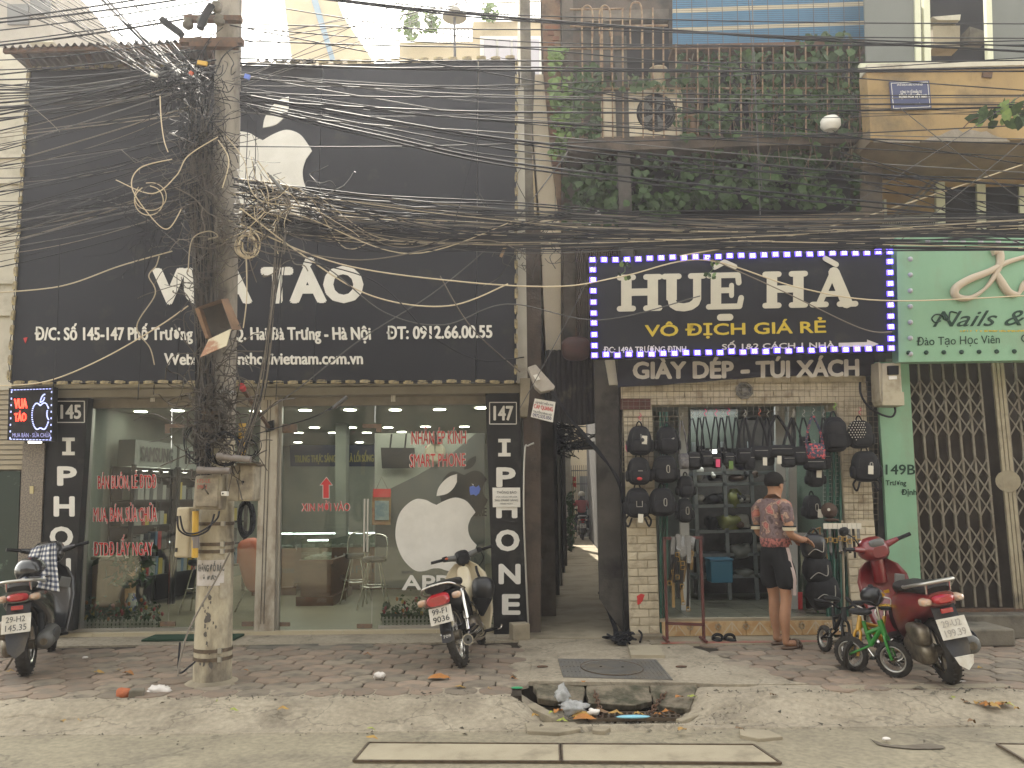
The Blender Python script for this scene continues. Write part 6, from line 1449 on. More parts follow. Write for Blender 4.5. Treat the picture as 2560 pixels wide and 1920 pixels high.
for i in range(9):
    a = U(175,290); b = a+U(0,120); c = b+U(-50,120); cable([(600,a,6.9),(950,(a+b)/2+6,6.95),(1300,b,7.0),(1950,(b+c)/2+8,7.2),(2620,c,7.5)], U(.003,.006),rr.choice('kkg'),lbr[1],'long cables running right past the ivy balcony')
# fanning up to the right from the pole foot of the fan
for i in range(8):
    cable(sagc(U(560,620),U(90,230),U(1000,1500),-40,U(0,6),6.9,7.3), U(.003,.005),'g','thin grey cable climbing from the pole to the top edge over the back houses','thin cables climbing right to the top edge')
# lower right mass
for i in range(70):
    a = U(440,575); b = 500+(a-425)*.75+U(-10,20); c = 530+U(0,100)
    s = U(-6,16); m_ = rr.choice('kkkkkkgt') if i%5 else rr.choice('ktbg')
    cable([(U(570,620),a,6.7),(900,a+(b-a)*.6+U(-14,24),6.85),(1300,b+s,7.0),(1900,(b+c)/2+U(-4,22),7.15),(2640,c,7.4)], U(.003,.0078), m_,'cable of the crowded low band running right above the LED sign','crowded low band of cables right of the pole')
# beige sweeping ones near the middle
for i in range(26):
    x1 = U(950,1500); y1 = U(520,610); cable([(U(590,640),U(440,560),6.65),(760,U(470,600),6.75),((760+x1)/2,U(520,640),6.85),(x1,y1,7.0)], U(.0035,.006), rr.choice('bktk'),'beige or brown cable sweeping right from the pole before the sign lettering','beige cables sweeping right from the pole')
for pts, m_ in (([(600,560,6.6),(850,660,6.8),(1150,704,6.9),(1400,716,7.0),(1560,690,7.1),(1760,650,7.2),(2000,720,7.2),(2230,752,7.3),(2640,735,7.4)],'b'),([(600,520,6.6),(760,640,6.7),(930,740,6.8),(1120,765,6.9),(1270,710,7.0)],'b'),
   ([(600,600,6.6),(800,660,6.7),(960,780,6.8),(1110,812,6.9),(1270,760,7.0),(1500,800,7.1),(1750,740,7.2)],'g'),([(680,640,6.6),(930,700,6.7),(1080,840,6.8),(1200,900,6.9),(1310,893,7.0)],'k'),([(620,600,6.6),(900,650,6.7),(1200,600,6.9),(1320,640,7.0)],'t'),
   ([(540,1100,6.7),(720,990,6.8),(900,850,6.9),(1100,720,7.0),(1280,560,7.1),(1420,380,7.2)],'g'),([(1760,640,7.2),(1950,725,7.2),(2150,820,7.2),(2230,830,7.3)],'t'),([(1700,640,7.1),(2100,560,7.3),(2620,390,7.5)],'b'),([(1100,690,6.9),(1180,820,7.0),(1300,930,8.0)],'t')):
    cable(pts,.0065 if m_=='b' else .0055,m_,'slack %s cable dipping low across the fronts of both shops'%{'b':'beige','g':'grey','k':'black','t':'brown'}[m_],'slack cables dipping low before the shops')
for y0,y1 in ((440,570),(450,600),(470,560),(500,640)):
    cable([(2100,y0-60,7.3),(2300,y0,7.3),(2450,(y0+y1)/2,7.4),(2640,y1,7.5)],.005,'k','thin cable crossing diagonally before the yellow house windows','diagonal cables before the yellow house')
for (x0,y0,x1,y1) in ((2200,640,2640,280),(2050,560,2640,180),(1500,640,1300,1020),(2250,270,2640,560),(1905,640,1880,0),(1870,-20,1905,480)):
    cable(sagc(x0,y0,x1,y1,6,7.3,7.4),.004,'g','thin stray line strung steeply in front of the right hand houses','stray steep lines on the right')
# vertical strands in front of the black sign
for x0,x1,y0,y1 in ((378,345,180,1000),(620,600,300,640),(640,628,300,640),(705,690,560,1000),(150,130,600,1010),(1190,1135,350,560),(715,660,640,1000)):
    cable([(x0,y0,6.8),((x0+x1)/2+3,(y0+y1)/2,6.8),(x1,y1,6.8)],.004,'k','thin plumb line hanging straight down in front of the big black sign','hanging plumb lines before the black sign')
# the beard of strands that runs down the pole
TR = thing('cable_beard', 'dense dark beard of cables hanging down the left face of the pole', 'cable bundle', tuple(pax(3.2)+V(-.12,-.1,0)))
tm_ = [M_['cable'], mat('cable_brown',(.06,.05,.04),rough=.7,rnd=.3)]
def axx(y): return 575-(y-0)*.026
mass = MB()
for i in range(240):
    y0 = U(225,760); y1 = min(y0+U(250,900), U(1120,1260)); off0 = U(-90,-34); off1 = off0*.85+U(-14,12); pts = []
    n_ = 7
    for k in range(n_+1):
        y = y0+(y1-y0)*k/n_; w_ = 1-.35*sstep(300,900,y); x = axx(y)+(off0+(off1-off0)*k/n_)*w_*1.05+U(-7,7); pts.append(W(x,y,6.75+.0*k-.10*math.sin((x-axx(y)+50)/60)+U(-.06,.06)))
    t_ = spline(pts,4)
    if i < 130: MB().tube(t_,U(.004,.008),5,False).build('strand', tm_[i%2], TR)
    else: mass.tube(t_,U(.003,.006),4,False)
mass.build('strand_mass', tm_[1], TR, kind='stuff')
# knots and scribbles
TG = thing('cable_tangle', 'chaotic tangle of cut wire ends and knots around the middle of the pole', 'cable bundle', tuple(pax(3.6)))
def scrib(cx,cy,sx,sy,n,Y,r_,m_,cnt,seed,nm='loose_ends'):
    r = random.Random(seed); mb = MB()
    for i in range(cnt):
        x,y = r.gauss(cx,sx), r.gauss(cy,sy); p = [W(x,y,Y+r.uniform(-.12,.1))]; dx,dy = r.gauss(0,14), r.gauss(0,14)
        for k in range(n): dx += r.gauss(0,12); dy += r.gauss(0,12); x += dx; y += dy; dx *= .7; dy *= .7; p.append(W(x,y,Y+r.uniform(-.1,.1)))
        mb.tube(spline(p,4),r_*r.uniform(.7,1.4),4,False)
    mb.build(nm, m_, TG, kind='stuff')
scrib(500,300,30,60,4,6.72,.003,M_['cable'],120,1); scrib(505,460,46,60,5,6.68,.003,tm_[1],85,2); scrib(700,535,50,30,5,6.72,.0028,M_['cable_grey'],45,3,'grey_loose_ends'); scrib(660,540,50,40,4,6.68,.0035,M_['cable_beige'],22,4,'beige_loose_ends')
scrib(480,200,50,20,4,6.7,.0035,M_['cable'],50,5); scrib(540,960,26,60,4,6.66,.004,tm_[1],85,6,'brown_loose_ends'); scrib(545,1080,32,40,5,6.64,.004,tm_[1],110,7,'brown_loose_ends'); scrib(420,560,60,50,5,6.8,.003,M_['cable'],60,8); scrib(600,590,40,40,4,6.66,.004,M_['cable_tan'],60,9,'tan_loose_ends'); scrib(1320,600,30,30,4,8.8,.004,tm_[1],40,12,'alley_loose_ends')
scrib(500,700,20,70,4,6.66,.0035,tm_[1],50,10,'brown_loose_ends')
# coils
def coil(label, cx, cy, rx, ry, turns, m_, Y=6.6, r_=.006, jit=4, seed=1):
    r = random.Random(seed); t = thing('cable_coil', label, 'cable coil', tuple(W(cx,cy,Y)))
    for q in range(turns):
        ax_, ay_ = rx*r.uniform(.82,1.1), ry*r.uniform(.82,1.1); ox, oy = r.gauss(0,jit), r.gauss(0,jit); st = r.uniform(0,6)
        MB().tube(spline([W(cx+ox+ax_*math.cos(st+a*.52), cy+oy+ay_*math.sin(st+a*.52), Y+r.uniform(-.03,.03)) for a in range(12)],3),r_*r.uniform(.8,1.2),5,False).build('loop', CM[m_], t)
coil('round coil of black cable hanging over the rounded junction box', 560,1125,42,40,7,'k',seed=1)
coil('wide loose coil of dark wire left of the pole above the cream box', 492,1110,30,45,4,'k',6.68,.004,seed=2)
coil('long oval coil of thick black cable behind the right of the pole', 614,1296,18,46,7,'k',6.95,.008,3,seed=3)
coil('dark wire rings sticking out right of the pole above the square cabinet', 622,1118,24,26,3,'k',6.62,.004,seed=4)
coil('looping beige cable ring on the left of the pole at emblem height', 372,505,40,34,2,'b',6.7,.0045,6,seed=5)
coil('bundle of beige cable rings right of the pole below the emblem', 622,615,24,30,7,'b',6.62,.0055,6,seed=6)
coil('tight round ring of wires on the wires right of the pole', 690,515,34,28,5,'t',6.68,.005,6,seed=7)
for pts, m_, lb in (([(545,342,6.6),(470,390,6.6),(440,440,6.6),(380,484,6.6),(290,450,6.7)],'b','long beige cable arching from the pole down to a frayed left end'),
  ([(430,398,6.6),(350,420,6.6),(330,470,6.6),(380,545,6.6),(420,572,6.6),(455,520,6.6)],'b','beige cable loop swinging below the frayed end left of the pole'),
  ([(545,350,6.58),(572,400,6.58),(556,470,6.58)],'b','short beige cable curling down the face of the pole'),
  ([(565,340,6.6),(610,400,6.6),(625,470,6.6),(660,505,6.6),(750,515,6.7)],'b','beige cable bending right from the pole clamp toward the emblem'),
  ([(400,240,6.6),(403,300,6.6),(410,350,6.6),(420,380,6.6)],'b','pale hooked cable end hanging at the upper left of the pole'),
  ([(398,640,6.6),(390,665,6.6),(372,690,6.6),(388,735,6.6),(342,815,6.6),(375,870,6.6),(386,912,6.6)],'b','crooked white cable zigzagging down before the V of VUA TÁO'),
  ([(470,680,6.6),(480,600,6.6),(520,578,6.6),(545,590,6.6),(520,598,6.6)],'b','beige hooked loop in front of the pole beside the lettering'),
  ([(615,640,6.6),(617,740,6.6),(608,820,6.6)],'b','pale cable hugging the right edge of the pole beside the open box'),
  ([(575,1380,6.7),(545,1440,6.66),(500,1520,6.5),(470,1580,6.4),(450,1650,6.3),(445,1690,6.25)],'t','stiff grey brown cable propped from the pole band to the paving'),
  ([(450,1606,6.6),(447,1680,6.6),(475,1665,6.65),(487,1655,6.75)],'k','rusty hooked wire at the foot of the pole'),
  ([(450,1290,6.65),(462,1330,6.62),(500,1330,6.56),(540,1300,6.56),(548,1278,6.6)],'k','thick black cable looping under the rounded junction box'),
  ([(444,1290,6.63),(448,1325,6.62),(480,1340,6.6),(520,1325,6.56),(536,1285,6.6)],'k','second black cable looping under the rounded junction box, hanging lowest')):
    cable(pts,.0075 if m_!='b' else .0048,m_,lb,None,8,6)
# strand group from the right of the pole to its band
for i in range(14): cable([(700+U(-30,30),560+U(-30,30),6.7),(680+U(-6,6),780,6.65),(650+U(-10,10),980,6.62),(600+U(-14,14),1145,6.58)],.004,'t' if i%2 else 'k','wire of the slim bunch hanging down right of the pole in front of the sign','slim hanging bunch right of the pole')
# small things up in the wires
for lb, x, y, w_, h_, m_, a in (('orange tag tied in the wires at the pole head',506,158,26,11,pipy,.2),('orange plastic scrap among the wires left of the pole head',478,183,9,9,bpy.data.materials['orange_plastic'],.6),('pale cable joint among the wires left of the pole head',385,187,20,8,M_['signwhite'],.3),('blue ribbon clip on the wires right of the pole head',618,192,14,12,M_['bluefoil'],.3)):
    p = W(x,y,6.6); MB().box(p,(w_*.0033,.02,h_*.0033),(0,a,0)).build('cable_tag', m_, label=lb, cat='tag')
for lb,(x0,y0),(x1,y1),r_,m_ in (('black sleeve splice hanging on the wires beside the emblem',(675,440),(708,478),.016,M_['panelgrey']),('grey strain relief sleeve on the wire slanting before the door',(834,1020),(868,992),.018,M_['cable_grey'])):
    t = thing('cable_splice', lb, 'splice', tuple(W(x0,y0,6.6))); MB().cyl(W(x0,y0,6.6),W(x1,y1,6.6),r_,n=10).build('sleeve', m_, t); MB().cyl(W(x0,y0,6.6),W(x0-6 if y0<y1 else x0-12,y0-8 if y0<y1 else y0+6,6.6),.006,n=6).build('tail', M_['cable'], t)
cable([(868,992,6.62),(790,1040,6.7),(690,1070,6.8),(640,1085,7.2)],.005,'k','thin wire stretched from the grey sleeve toward the door post',None)
ps2 = thing('camera_pipe', 'cream plastic elbow pipe with a wooden stick hanging from the wires over the alley', 'pipe', tuple(W(1290,560,7.2)))
MB().tube(spline([W(1283,592,7.2),W(1278,575,7.2),W(1285,562,7.2),W(1303,556,7.2)],5),.026,10).build('elbow', M_['wallp'], ps2); MB().tube(spline([W(1296,582,7.15),W(1306,572,7.15),W(1312,558,7.15)],4),.015,8).build('thin_pipe', M_['wallp'], ps2); MB().cyl(W(1272,598,7.2),W(1252,642,7.2),.014,n=8).build('stick', mat('stick_wood',(.34,.22,.11),rough=.7), ps2)
cb3 = thing('wall_camera', 'white bullet shaped lamp head on a stick above the wires by the ivy', 'lamp', tuple(W(1495,535,7.4))); MB().ell(W(1495,534,7.4),(.03,.03,.027),12,8).build('head', M_['signwhite'], cb3); MB().cyl(W(1488,542,7.4),W(1470,568,7.4),.009,n=8).build('arm', M_['alu'], cb3)
bk = thing('rusty_bracket_arm', 'red tipped rusty bar reaching from the pole to the door post under the sign', 'bracket', tuple(W(640,1000,7.8))); MB().beam(W(603,965,7.0),W(672,1068,9.2),.03,.03).build('bar', M_['rust'], bk); ppanel(((662,1056),(683,1050),(683,1074),(664,1080)),9.25,.05).build('box_end', M_['black'], bk); MB().cyl(W(603,965,6.98),W(603,965,7.0)+V(0,.05,-.02),.03,n=8).build('red_tip', M_['redprint'], bk)
# long cable tail in the alley mouth
dk_ = thing('ground_cable_pile', 'heap of old black cables spilling down the right alley wall to the pavement', 'cable bundle', tuple(G(1545,1610,0)))
r2 = random.Random(5)
for i in range(16):
    pts = [W(1512+r2.gauss(0,5),1480+r2.uniform(0,30),9.6)]
    for (x,y,Y) in ((1530,1530,9.35),(1540,1570,9.1),(1548,1600,8.85)): pts.append(W(x+r2.gauss(0,6),y+r2.gauss(0,4),Y))
    p = pts[-1]; pts += [V(p.x+r2.gauss(0,.06),8.6+r2.gauss(0,.05),.03+r2.random()*.05), V(p.x+r2.gauss(.03,.08),8.45+r2.gauss(0,.06),.03+r2.random()*.06)]
    MB().tube(spline(pts,5),.011,6).build('cable', M_['cable'], dk_)
for s in range(4): c = V(dk_['_o'][0]+.05+r2.gauss(0,.03),8.5,.05); MB().tube(spline([c+V(.09*math.cos(a),.07*math.sin(a)+r2.gauss(0,.008),.02+.05*math.sin(a+s)) for a in [q*.62 for q in range(9)]],4),.011,6).build('cable', M_['cable'], dk_)
MB().tube(spline([G(1558,1602,.02)+V(0,0,.02),G(1580,1590,0)+V(0,0,.09),G(1604,1598,.0)+V(0,0,.06),G(1600,1610,0)+V(0,0,.02)],6),.011,6).build('cable', M_['cable'], dk_)
# ================================================================== bags
BK = mat('bag_black', (.012,.012,.014), (.02,.02,.022), 20, .62, bump=.25, bs=120)
BK2 = mat('bag_black_shiny', (.014,.014,.015), rough=.32)
ZIP = mat('zip_metal', (.40,.38,.34), rough=.3, metal=1); TAG = mat('paper_tag', (.58,.55,.47), rough=.7)
pinkm = mat('pink_plastic',(.62,.06,.16),rough=.4); gold = mat('brass',(.42,.27,.09),rough=.35,metal=.9)
floral = mat('floral_cloth',(.02,.03,.06),(.55,.08,.08),32,.6,thr=(.52,.56)); brownb = mat('brown_suede',(.075,.045,.03),(.055,.032,.022),9,.8)
PXM = lambda Y: Y*.99/FL
def hook(t, x, y, Y, m_): MB().tube(spline([W(x,y-20,Y),W(x+4,y-14,Y),W(x-2,y-8,Y),W(x+3,y-2,Y)],4),.004,5).build('hook', m_, t)
def backpack(label, cx, cy, w, h, Y=8.72, flap=False, tagm=None, hk=pinkm, straps=False, logo=None, m_=None, pocket=True, zipc=True, grp='black backpacks hung at the shoe shop'):
    m_ = m_ or BK; s = PXM(Y); t = thing('backpack', label, 'backpack', tuple(W(cx,cy,Y)), group=grp); c = W(cx,cy,Y); W_, H_ = w*s/2, h*s/2
    mb = MB(); mb.ell(c,(W_,.085,H_),20,14,.62)
    for i,v in enumerate(mb.v):
        u = (v[2]-c.z)/H_; k = 1-.20*max(0,u)-.0*u; mb.v[i] = (c.x+(v[0]-c.x)*k, v[1], v[2])
    mb.build('body', m_, t)
    if pocket: MB().ell(c+V(0,-.06,-H_*.35),(W_*.78,.055,H_*.48),16,10,.55).build('front_pocket', m_, t)
    if flap: MB().ell(c+V(0,-.055,H_*.28),(W_*.8,.06,H_*.52),16,10,.6).build('flap', m_, t)
    elif zipc: MB().tube(spline([c+V(-W_*.68,-.075,-H_*.1),c+V(-W_*.55,-.072,H_*.5),c+V(0,-.06,H_*.72),c+V(W_*.55,-.072,H_*.5),c+V(W_*.68,-.075,-H_*.1)],5),.0035,5).build('zip', BK2, t)
    MB().tube(spline([c+V(-W_*.25,0,H_*.93),c+V(-W_*.16,0,H_*1.18),c+V(0,0,H_*1.3),c+V(W_*.16,0,H_*1.18),c+V(W_*.25,0,H_*.93)],5),.008,6).build('top_handle', m_, t)
    for sx in (-1,1): MB().ell(c+V(sx*W_*.98,-.01,-H_*.35),(.025,.05,H_*.4),10,8,.7).build('side_pocket', m_, t)
    if straps:
        for sx in (-1,1): MB().tube(spline([c+V(sx*W_*.7,.0,-H_*.8),c+V(sx*W_*1.0,-.01,-H_*1.15),c+V(sx*W_*.8,-.02,-H_*1.55),c+V(sx*W_*.5,-.01,-H_*1.0)],6),.011,5).build('strap', m_, t)
    if hk: hook(t, cx, cy-h*.66, Y-.02, hk)
    if tagm: MB().box(c+V(tagm[0]*W_,-.13,tagm[1]*H_),(.055,.004,.09),(0,.08,0)).build('price_tag', TAG, t)
    if logo == 'ring': 
        q = c+V(W_*.1,-.125,0); MB().tube(spline([q+V(.012,0,.035),q+V(-.012,0,.03),q+V(-.014,0,-.03),q+V(.012,0,-.035),q+V(.014,0,.03)],4),.005,5).build('ring_charm', ZIP, t)
    if logo == 's': MB().tube(spline([c+V(W_*.25,-.1,H_*.05),c+V(W_*.45,-.1,H_*.12),c+V(W_*.35,-.1,0),c+V(W_*.5,-.1,-.01)],4),.006,5).build('badge', ZIP, t)
    if logo == 'buckle': MB().tube([c+V(-.03,-.13,.02),c+V(-.03,-.13,-.04),c+V(.03,-.13,-.04),c+V(.03,-.13,.02)],.005,5).build('buckle', ZIP, t)
    if logo == 'charm': 
        MB().tube([c+V(0,-.1,H_*.4),c+V(0,-.12,H_*.1)],.004,5).build('key_chain', ZIP, t); MB().ell(c+V(0.01,-.13,-.0),(.022,.02,.022),10,7).build('charm', BK2, t)
    if logo == 'badge': MB().box(c+V(W_*.0,-.12,H_*.0),(.05,.006,.008)).build('metal_bar', ZIP, t); MB().ell(c+V(-W_*.1,-.12,-H_*.55),(.03,.012,.018),10,6).build('enamel_badge', bpy.data.materials['red_print'], t)
    return t
backpack('black backpack with a charm and tall price tag, top left on the brick pillar',1599,1102,61,75,logo='charm',tagm=(.25,.0))
MB().ell(W(1568,1118,8.7),(.018,.012,.05),8,6).build('red_purse_charm', pinkm, label='dark red dangling purse charm beside the top left backpack', cat='charm')
backpack('black backpack with silver monogram badge, second from the left in the top row',1668,1101,57,70,logo='s',hk=None)
backpack('black backpack with a metal bar and red badge, middle of the left column',1597,1178,59,70,logo='badge',hk=None)
backpack('black flap backpack with a ring charm, middle of the second column',1662,1173,64,70,flap=True,logo='ring',hk=None)
backpack('black backpack with square buckle, dangling straps and a white tag, bottom of the left column',1594,1257,64,75,flap=True,logo='buckle',tagm=(.05,-1.0),hk=None,straps=True)
backpack('round fronted black backpack with a silver ring, bottom of the second column',1655,1255,66,71,logo='ring',hk=None)
backpack('small black backpack hanging edge on, third column middle',1714,1217,42,56,hk=None,Y=8.78)
backpack('small black backpack with a zip ring, third column bottom',1711,1276,38,61,hk=None,Y=8.78,logo='ring')
backpack('large black flap backpack with two toggles near the right pillar',2086,1086,61,90,flap=True,hk=mat('green_hook',(.2,.4,.05),rough=.4))
backpack('black drawstring backpack with polka dotted flap on the right pillar',2149,1086,60,72,flap=True,m_=BK,grp='black backpacks hung at the shoe shop')
POL = [o for o in bpy.data.objects if o.get('label','').startswith('black drawstring')][0]
mb = MB(); c = W(2149,1078,8.59)
for i in range(-4,5):
    for j in range(-4,5):
        x, z = (i+.5*(j%2))*.028, j*.026+.0
        if (x/.115)**2+(z/.12)**2 > .85: continue
        p = c+V(x,.0+.09*((x/.13)**2+(z/.15)**2)*.6,z+.015); mb.ell(p,(.0065,.006,.0065),7,5)
mb.build('polka_dots', TAG, POL, kind='stuff')
backpack('black sling backpack with chain and white tag hanging askew on the right pillar',2163,1166,68,78,hk=None,tagm=(0,-.25),straps=True,logo='ring',pocket=False)
backpack('black backpack with white tag hanging low beside the white grid panel',2030,1268,44,60,hk=None,logo='ring',tagm=(.4,-.5),Y=8.9)
backpack('flat black backpack with a long white tag under the floral bag',2037,1190,42,56,hk=None,tagm=(0,.2),Y=8.85,pocket=False)
def crossbag(label, cx, cy, w, h, hx, hy, Y=8.68, m_=None, hk=None, tag_=None, wide=.009, grp='black crossbody bags on hooks'):
    m_ = m_ or BK; s = PXM(Y); t = thing('crossbody_bag', label, 'handbag', tuple(W(cx,cy,Y)), group=grp); c = W(cx,cy,Y); W_, H_ = w*s/2, h*s/2
    MB().ell(c,(W_,.045,H_),16,10,.5).build('body', m_, t); MB().ell(c+V(0,-.03,-H_*.25),(W_*.8,.03,H_*.55),14,8,.5).build('front_pocket', m_, t)
    hpnt = W(hx,hy,Y)
    for sx in (-1,1):
        e = c+V(sx*W_*.85,0,H_*.85); mid = (hpnt+e)/2+V(sx*W_*.18,.0,0); MB().tube(spline([e,mid,hpnt+V(sx*.008,0,0)],5),wide,5).build('strap', m_, t)
    MB().tube([c+V(-W_*.7,-.05,H_*.35),c+V(W_*.7,-.05,H_*.35)],.003,4).build('zip', ZIP, t)
    hook(t, hx, hy, Y, hk or ZIP)
    if tag_: MB().box(c+V(tag_[1]*W_,-.08,tag_[2]*H_),(.045,.004,.085),(0,.05,0)).build('tag', tag_[0], t)
    return t
crossbag('grey patterned small crossbody bag, leftmost of the hanging row',1710,1153,26,40,1703,1052,m_=mat('grey_pattern',(.16,.15,.15),(.05,.05,.06),30,.6))
crossbag('boxy black crossbody bag, second of the hanging row',1735,1152,35,46,1730,1046)
crossbag('small black crossbody bag on a pink hook, third of the hanging row',1767,1148,31,42,1762,1042,hk=pinkm)
crossbag('black crossbody bag carrying a pink tag, below the shop lamp',1790,1152,28,38,1789,1042,hk=pinkm,tag_=(pinkm,0,-.35))
crossbag('small black crossbody bag with silver chain work, fifth of the hanging row',1822,1148,28,34,1820,1040,hk=pinkm,tag_=(bpy.data.materials['bright_leaf'],0,-.9))
crossbag('round black crossbody bag on a thick strap, sixth of the hanging row',1860,1140,38,42,1861,1044,wide=.016)
crossbag('slouchy black bag hanging beside the thick strap',1874,1152,26,46,1863,1050)
crossbag('black sling bag spread on an orange hook, seventh of the hanging row',1901,1133,46,36,1898,1042,wide=.018,hk=bpy.data.materials['orange_plastic'],tag_=(TAG,.2,-1.2))
crossbag('long black waist bag slung from a steel hook',1952,1128,72,32,1941,1038,wide=.018,tag_=(TAG,-.3,-1.4))
crossbag('triangular black sling bag hanging beneath the long waist bag',1970,1152,36,34,1982,1044,wide=.016)
crossbag('black bag with a silver chain strap left of the floral bag',1998,1140,34,48,1983,1050)
t = crossbag('floral red and blue bag on black handles beside the right grid',2038,1130,50,44,2032,1040,m_=floral,wide=.014,grp=None)
crossbag('plain black bag tucked directly under the floral bag',2036,1160,56,32,2034,1120,grp=None)
capb = thing('brown_cap', 'round brown cap with a small white badge hung above the belt stand', 'cap', tuple(W(2072,1280,8.75)))
MB().ell(W(2073,1276,8.75),(.085,.08,.085),16,10).build('crown', brownb, capb); MB().ell(W(2078,1300,8.72),(.08,.09,.02),14,6).build('brim', brownb, capb)
MB().cyl(W(2072,1274,8.67),W(2072,1274,8.665),.016,n=12).build('badge', TAG, capb)
t = thing('drawstring_bag', 'brown bucket bag with tan trim and long strap hanging by the door', 'handbag', tuple(W(2047,1420,8.85)))
c = W(2045,1402,8.85); MB().lathe(c+V(0,0,-.13),[(.001,0),(.10,.005),(.105,.05),(.085,.18),(.06,.24),(.05,.235)],14,rot=(0,-.08,0)).build('body', brownb, t)
tan = mat('tan_leather',(.30,.16,.06),rough=.5)
for sx in (-1,1): MB().tube(spline([c+V(sx*.07,0,.1),c+V(sx*.04,0,.3),W(2052,1318,8.85)],4),.007,5).build('strap', tan, t)
MB().tube([c+V(-.1,-.08,-.12),c+V(0,-.11,-.125),c+V(.1,-.08,-.115)],.006,5).build('trim', tan, t); MB().tube([c+V(.085,-.07,-.1),c+V(.07,-.07,.1)],.006,5).build('trim', tan, t)
for lb,cx,cy,w_,h_,hx in (('thin black pouch squeezed between the second and third hanging bags',1752,1132,22,36,1748),('square black pouch behind the pink tagged bag',1806,1138,26,40,1804),('small black purse hung before the grey shelf between the tagged bags',1842,1146,24,34,1840),('tall black tote hanging beside the orange hook',1920,1140,30,50,1918),('black bucket purse hanging before the sliding door',2012,1112,28,42,2008),('black pouch tucked right of the floral bag',2062,1150,28,48,2058)):
    crossbag(lb,cx,cy,w_,h_,hx,1044,Y=8.8,wide=.010)
# belt rack left
BR = thing('belt_rack', 'maroon steel rack hung with plastic wrapped belts beside the left pillar', 'rack', tuple(W(1706,1600,8.6)))
mar = mat('maroon_steel',(.12,.035,.03),(.09,.03,.025),9,.6)
for (x0,y0,x1,y1) in ((1661,1345,1668,1598),(1751,1345,1760,1602),(1658,1346,1756,1344),(1664,1558,1762,1562)): MB().beam(W(x0,y0,8.62),W(x1,y1,8.62),.028,.028,(0,1,0)).build('frame_bar', mar, BR)
for x in (1664,1758): MB().beam(W(x,1598,8.62)+V(0,-.15,0),W(x,1598,8.62)+V(0,.15,0),.025,.02).build('foot', mar, BR)
plast = mat('clear_plastic',(.16,.16,.155),(.32,.32,.31),30,.15,thr=(.55,.7)); belt = mat('belt_leather',(.02,.018,.017),rough=.4)
rr = random.Random(14)
for k in range(13):
    x = 1684+ (k%7)*8+U(-2,2); y0 = 1338+U(-4,6); L_ = U(70,235); Y = 8.55-.02*(k%3); q = [W(x,y0,Y)]; xx = x
    for j in range(4): xx += U(-6,4); q.append(W(xx,y0+L_*(j+1)/4,Y-U(0,.03)))
    t = thing('wrapped_belt', 'plastic wrapped belt with brass buckle hanging on the maroon rack', 'belt', tuple(q[0]), group='wrapped belts on the maroon rack')
    sp_ = spline(q,4); mb = MB()
    for a,b in zip(sp_,sp_[1:]): mb.beam(a,b,.030,.006,(0,1,0))
    mb.build('strap', belt if k%3 else mat('belt_tan_%d'%k,(.22,.14,.05),rough=.5), t)
    mb = MB()
    for a,b in zip(sp_[:6],sp_[1:7]): mb.beam(a+V(0,-.012,0),b+V(0,-.012,0),.042,.008,(0,1,0))
    mb.build('plastic_sleeve', plast, t)
    p = sp_[-1] if k%2 else sp_[len(sp_)//2]; MB().tube([p+V(-.018,-.025,.02),p+V(.018,-.025,.02),p+V(.018,-.025,-.02),p+V(-.018,-.025,-.02),p+V(-.018,-.025,.02)],.0045,5).build('buckle', gold, t)
# belt stand right
BD = thing('belt_stand', 'upright pole stand holding a row of plastic wrapped belts near the red scooter', 'rack', tuple(W(2112,1610,8.4)))
MB().cyl(W(2113,1605,8.4),W(2105,1300,8.4),.012,n=8).build('post', mat('stand_cream',(.32,.27,.19),rough=.5), BD); MB().cyl(W(2060,1310,8.38),W(2152,1310,8.38),.008,n=8).build('rail', ZIP, BD)
MB().lathe(W(2113,1607,8.4),[(.12,0),(.12,.015),(.02,.03)],14).build('foot', M_['steel'], BD)
for k in range(8):
    x = 2064+k*12; t = thing('wrapped_belt', 'plastic wrapped belt with gold buckle on the upright stand', 'belt', tuple(W(x,1320,8.36)), group='wrapped belts on the upright stand')
    L_ = 62+U(-5,25)
    MB().bb(tuple(W(x-5,1312,8.36)),tuple(W(x+5,1312+L_,8.36)+V(0,.02,0))).build('strap', belt, t); MB().bb(tuple(W(x-6,1308,8.35)+V(0,0,0)),tuple(W(x+6,1322,8.35)+V(0,.006,0))).build('white_header', TAG, t)
    MB().bb(tuple(W(x-5.5,1322,8.352)),tuple(W(x+5.5,1305+L_,8.352)+V(0,.004,0))).build('plastic_sleeve', plast, t) if k%2 else None
    p = W(x,1350+U(-4,4),8.33); MB().tube([p+V(-.018,0,.022),p+V(.018,0,.022),p+V(.018,0,-.022),p+V(-.018,0,-.022),p+V(-.018,0,.022)],.006,5).build('buckle', gold, t)
t = thing('lit_mop', 'grey string mop with green handle standing inside the right of the entrance', 'mop', tuple(W(2047,1545,9.3)))
MB().cyl(W(2044,1535,9.3),W(2056,1400,9.35),.014,n=8).build('handle', mat('mop_green',(.05,.30,.05),rough=.4), t)
mb = MB(); p = W(2042,1530,9.3)
for k in range(60): a = U(0,6.28); mb.tube(spline([p+V(0,0,.04),p+V(.07*math.cos(a),.07*math.sin(a),U(-.0,.03)),V(p.x+.13*math.cos(a),p.y+.10*math.sin(a),.2)],3),.006,4,False)
mb.build('mop_strings', mat('mop_grey',(.15,.135,.11),rough=.95), t, kind='stuff')
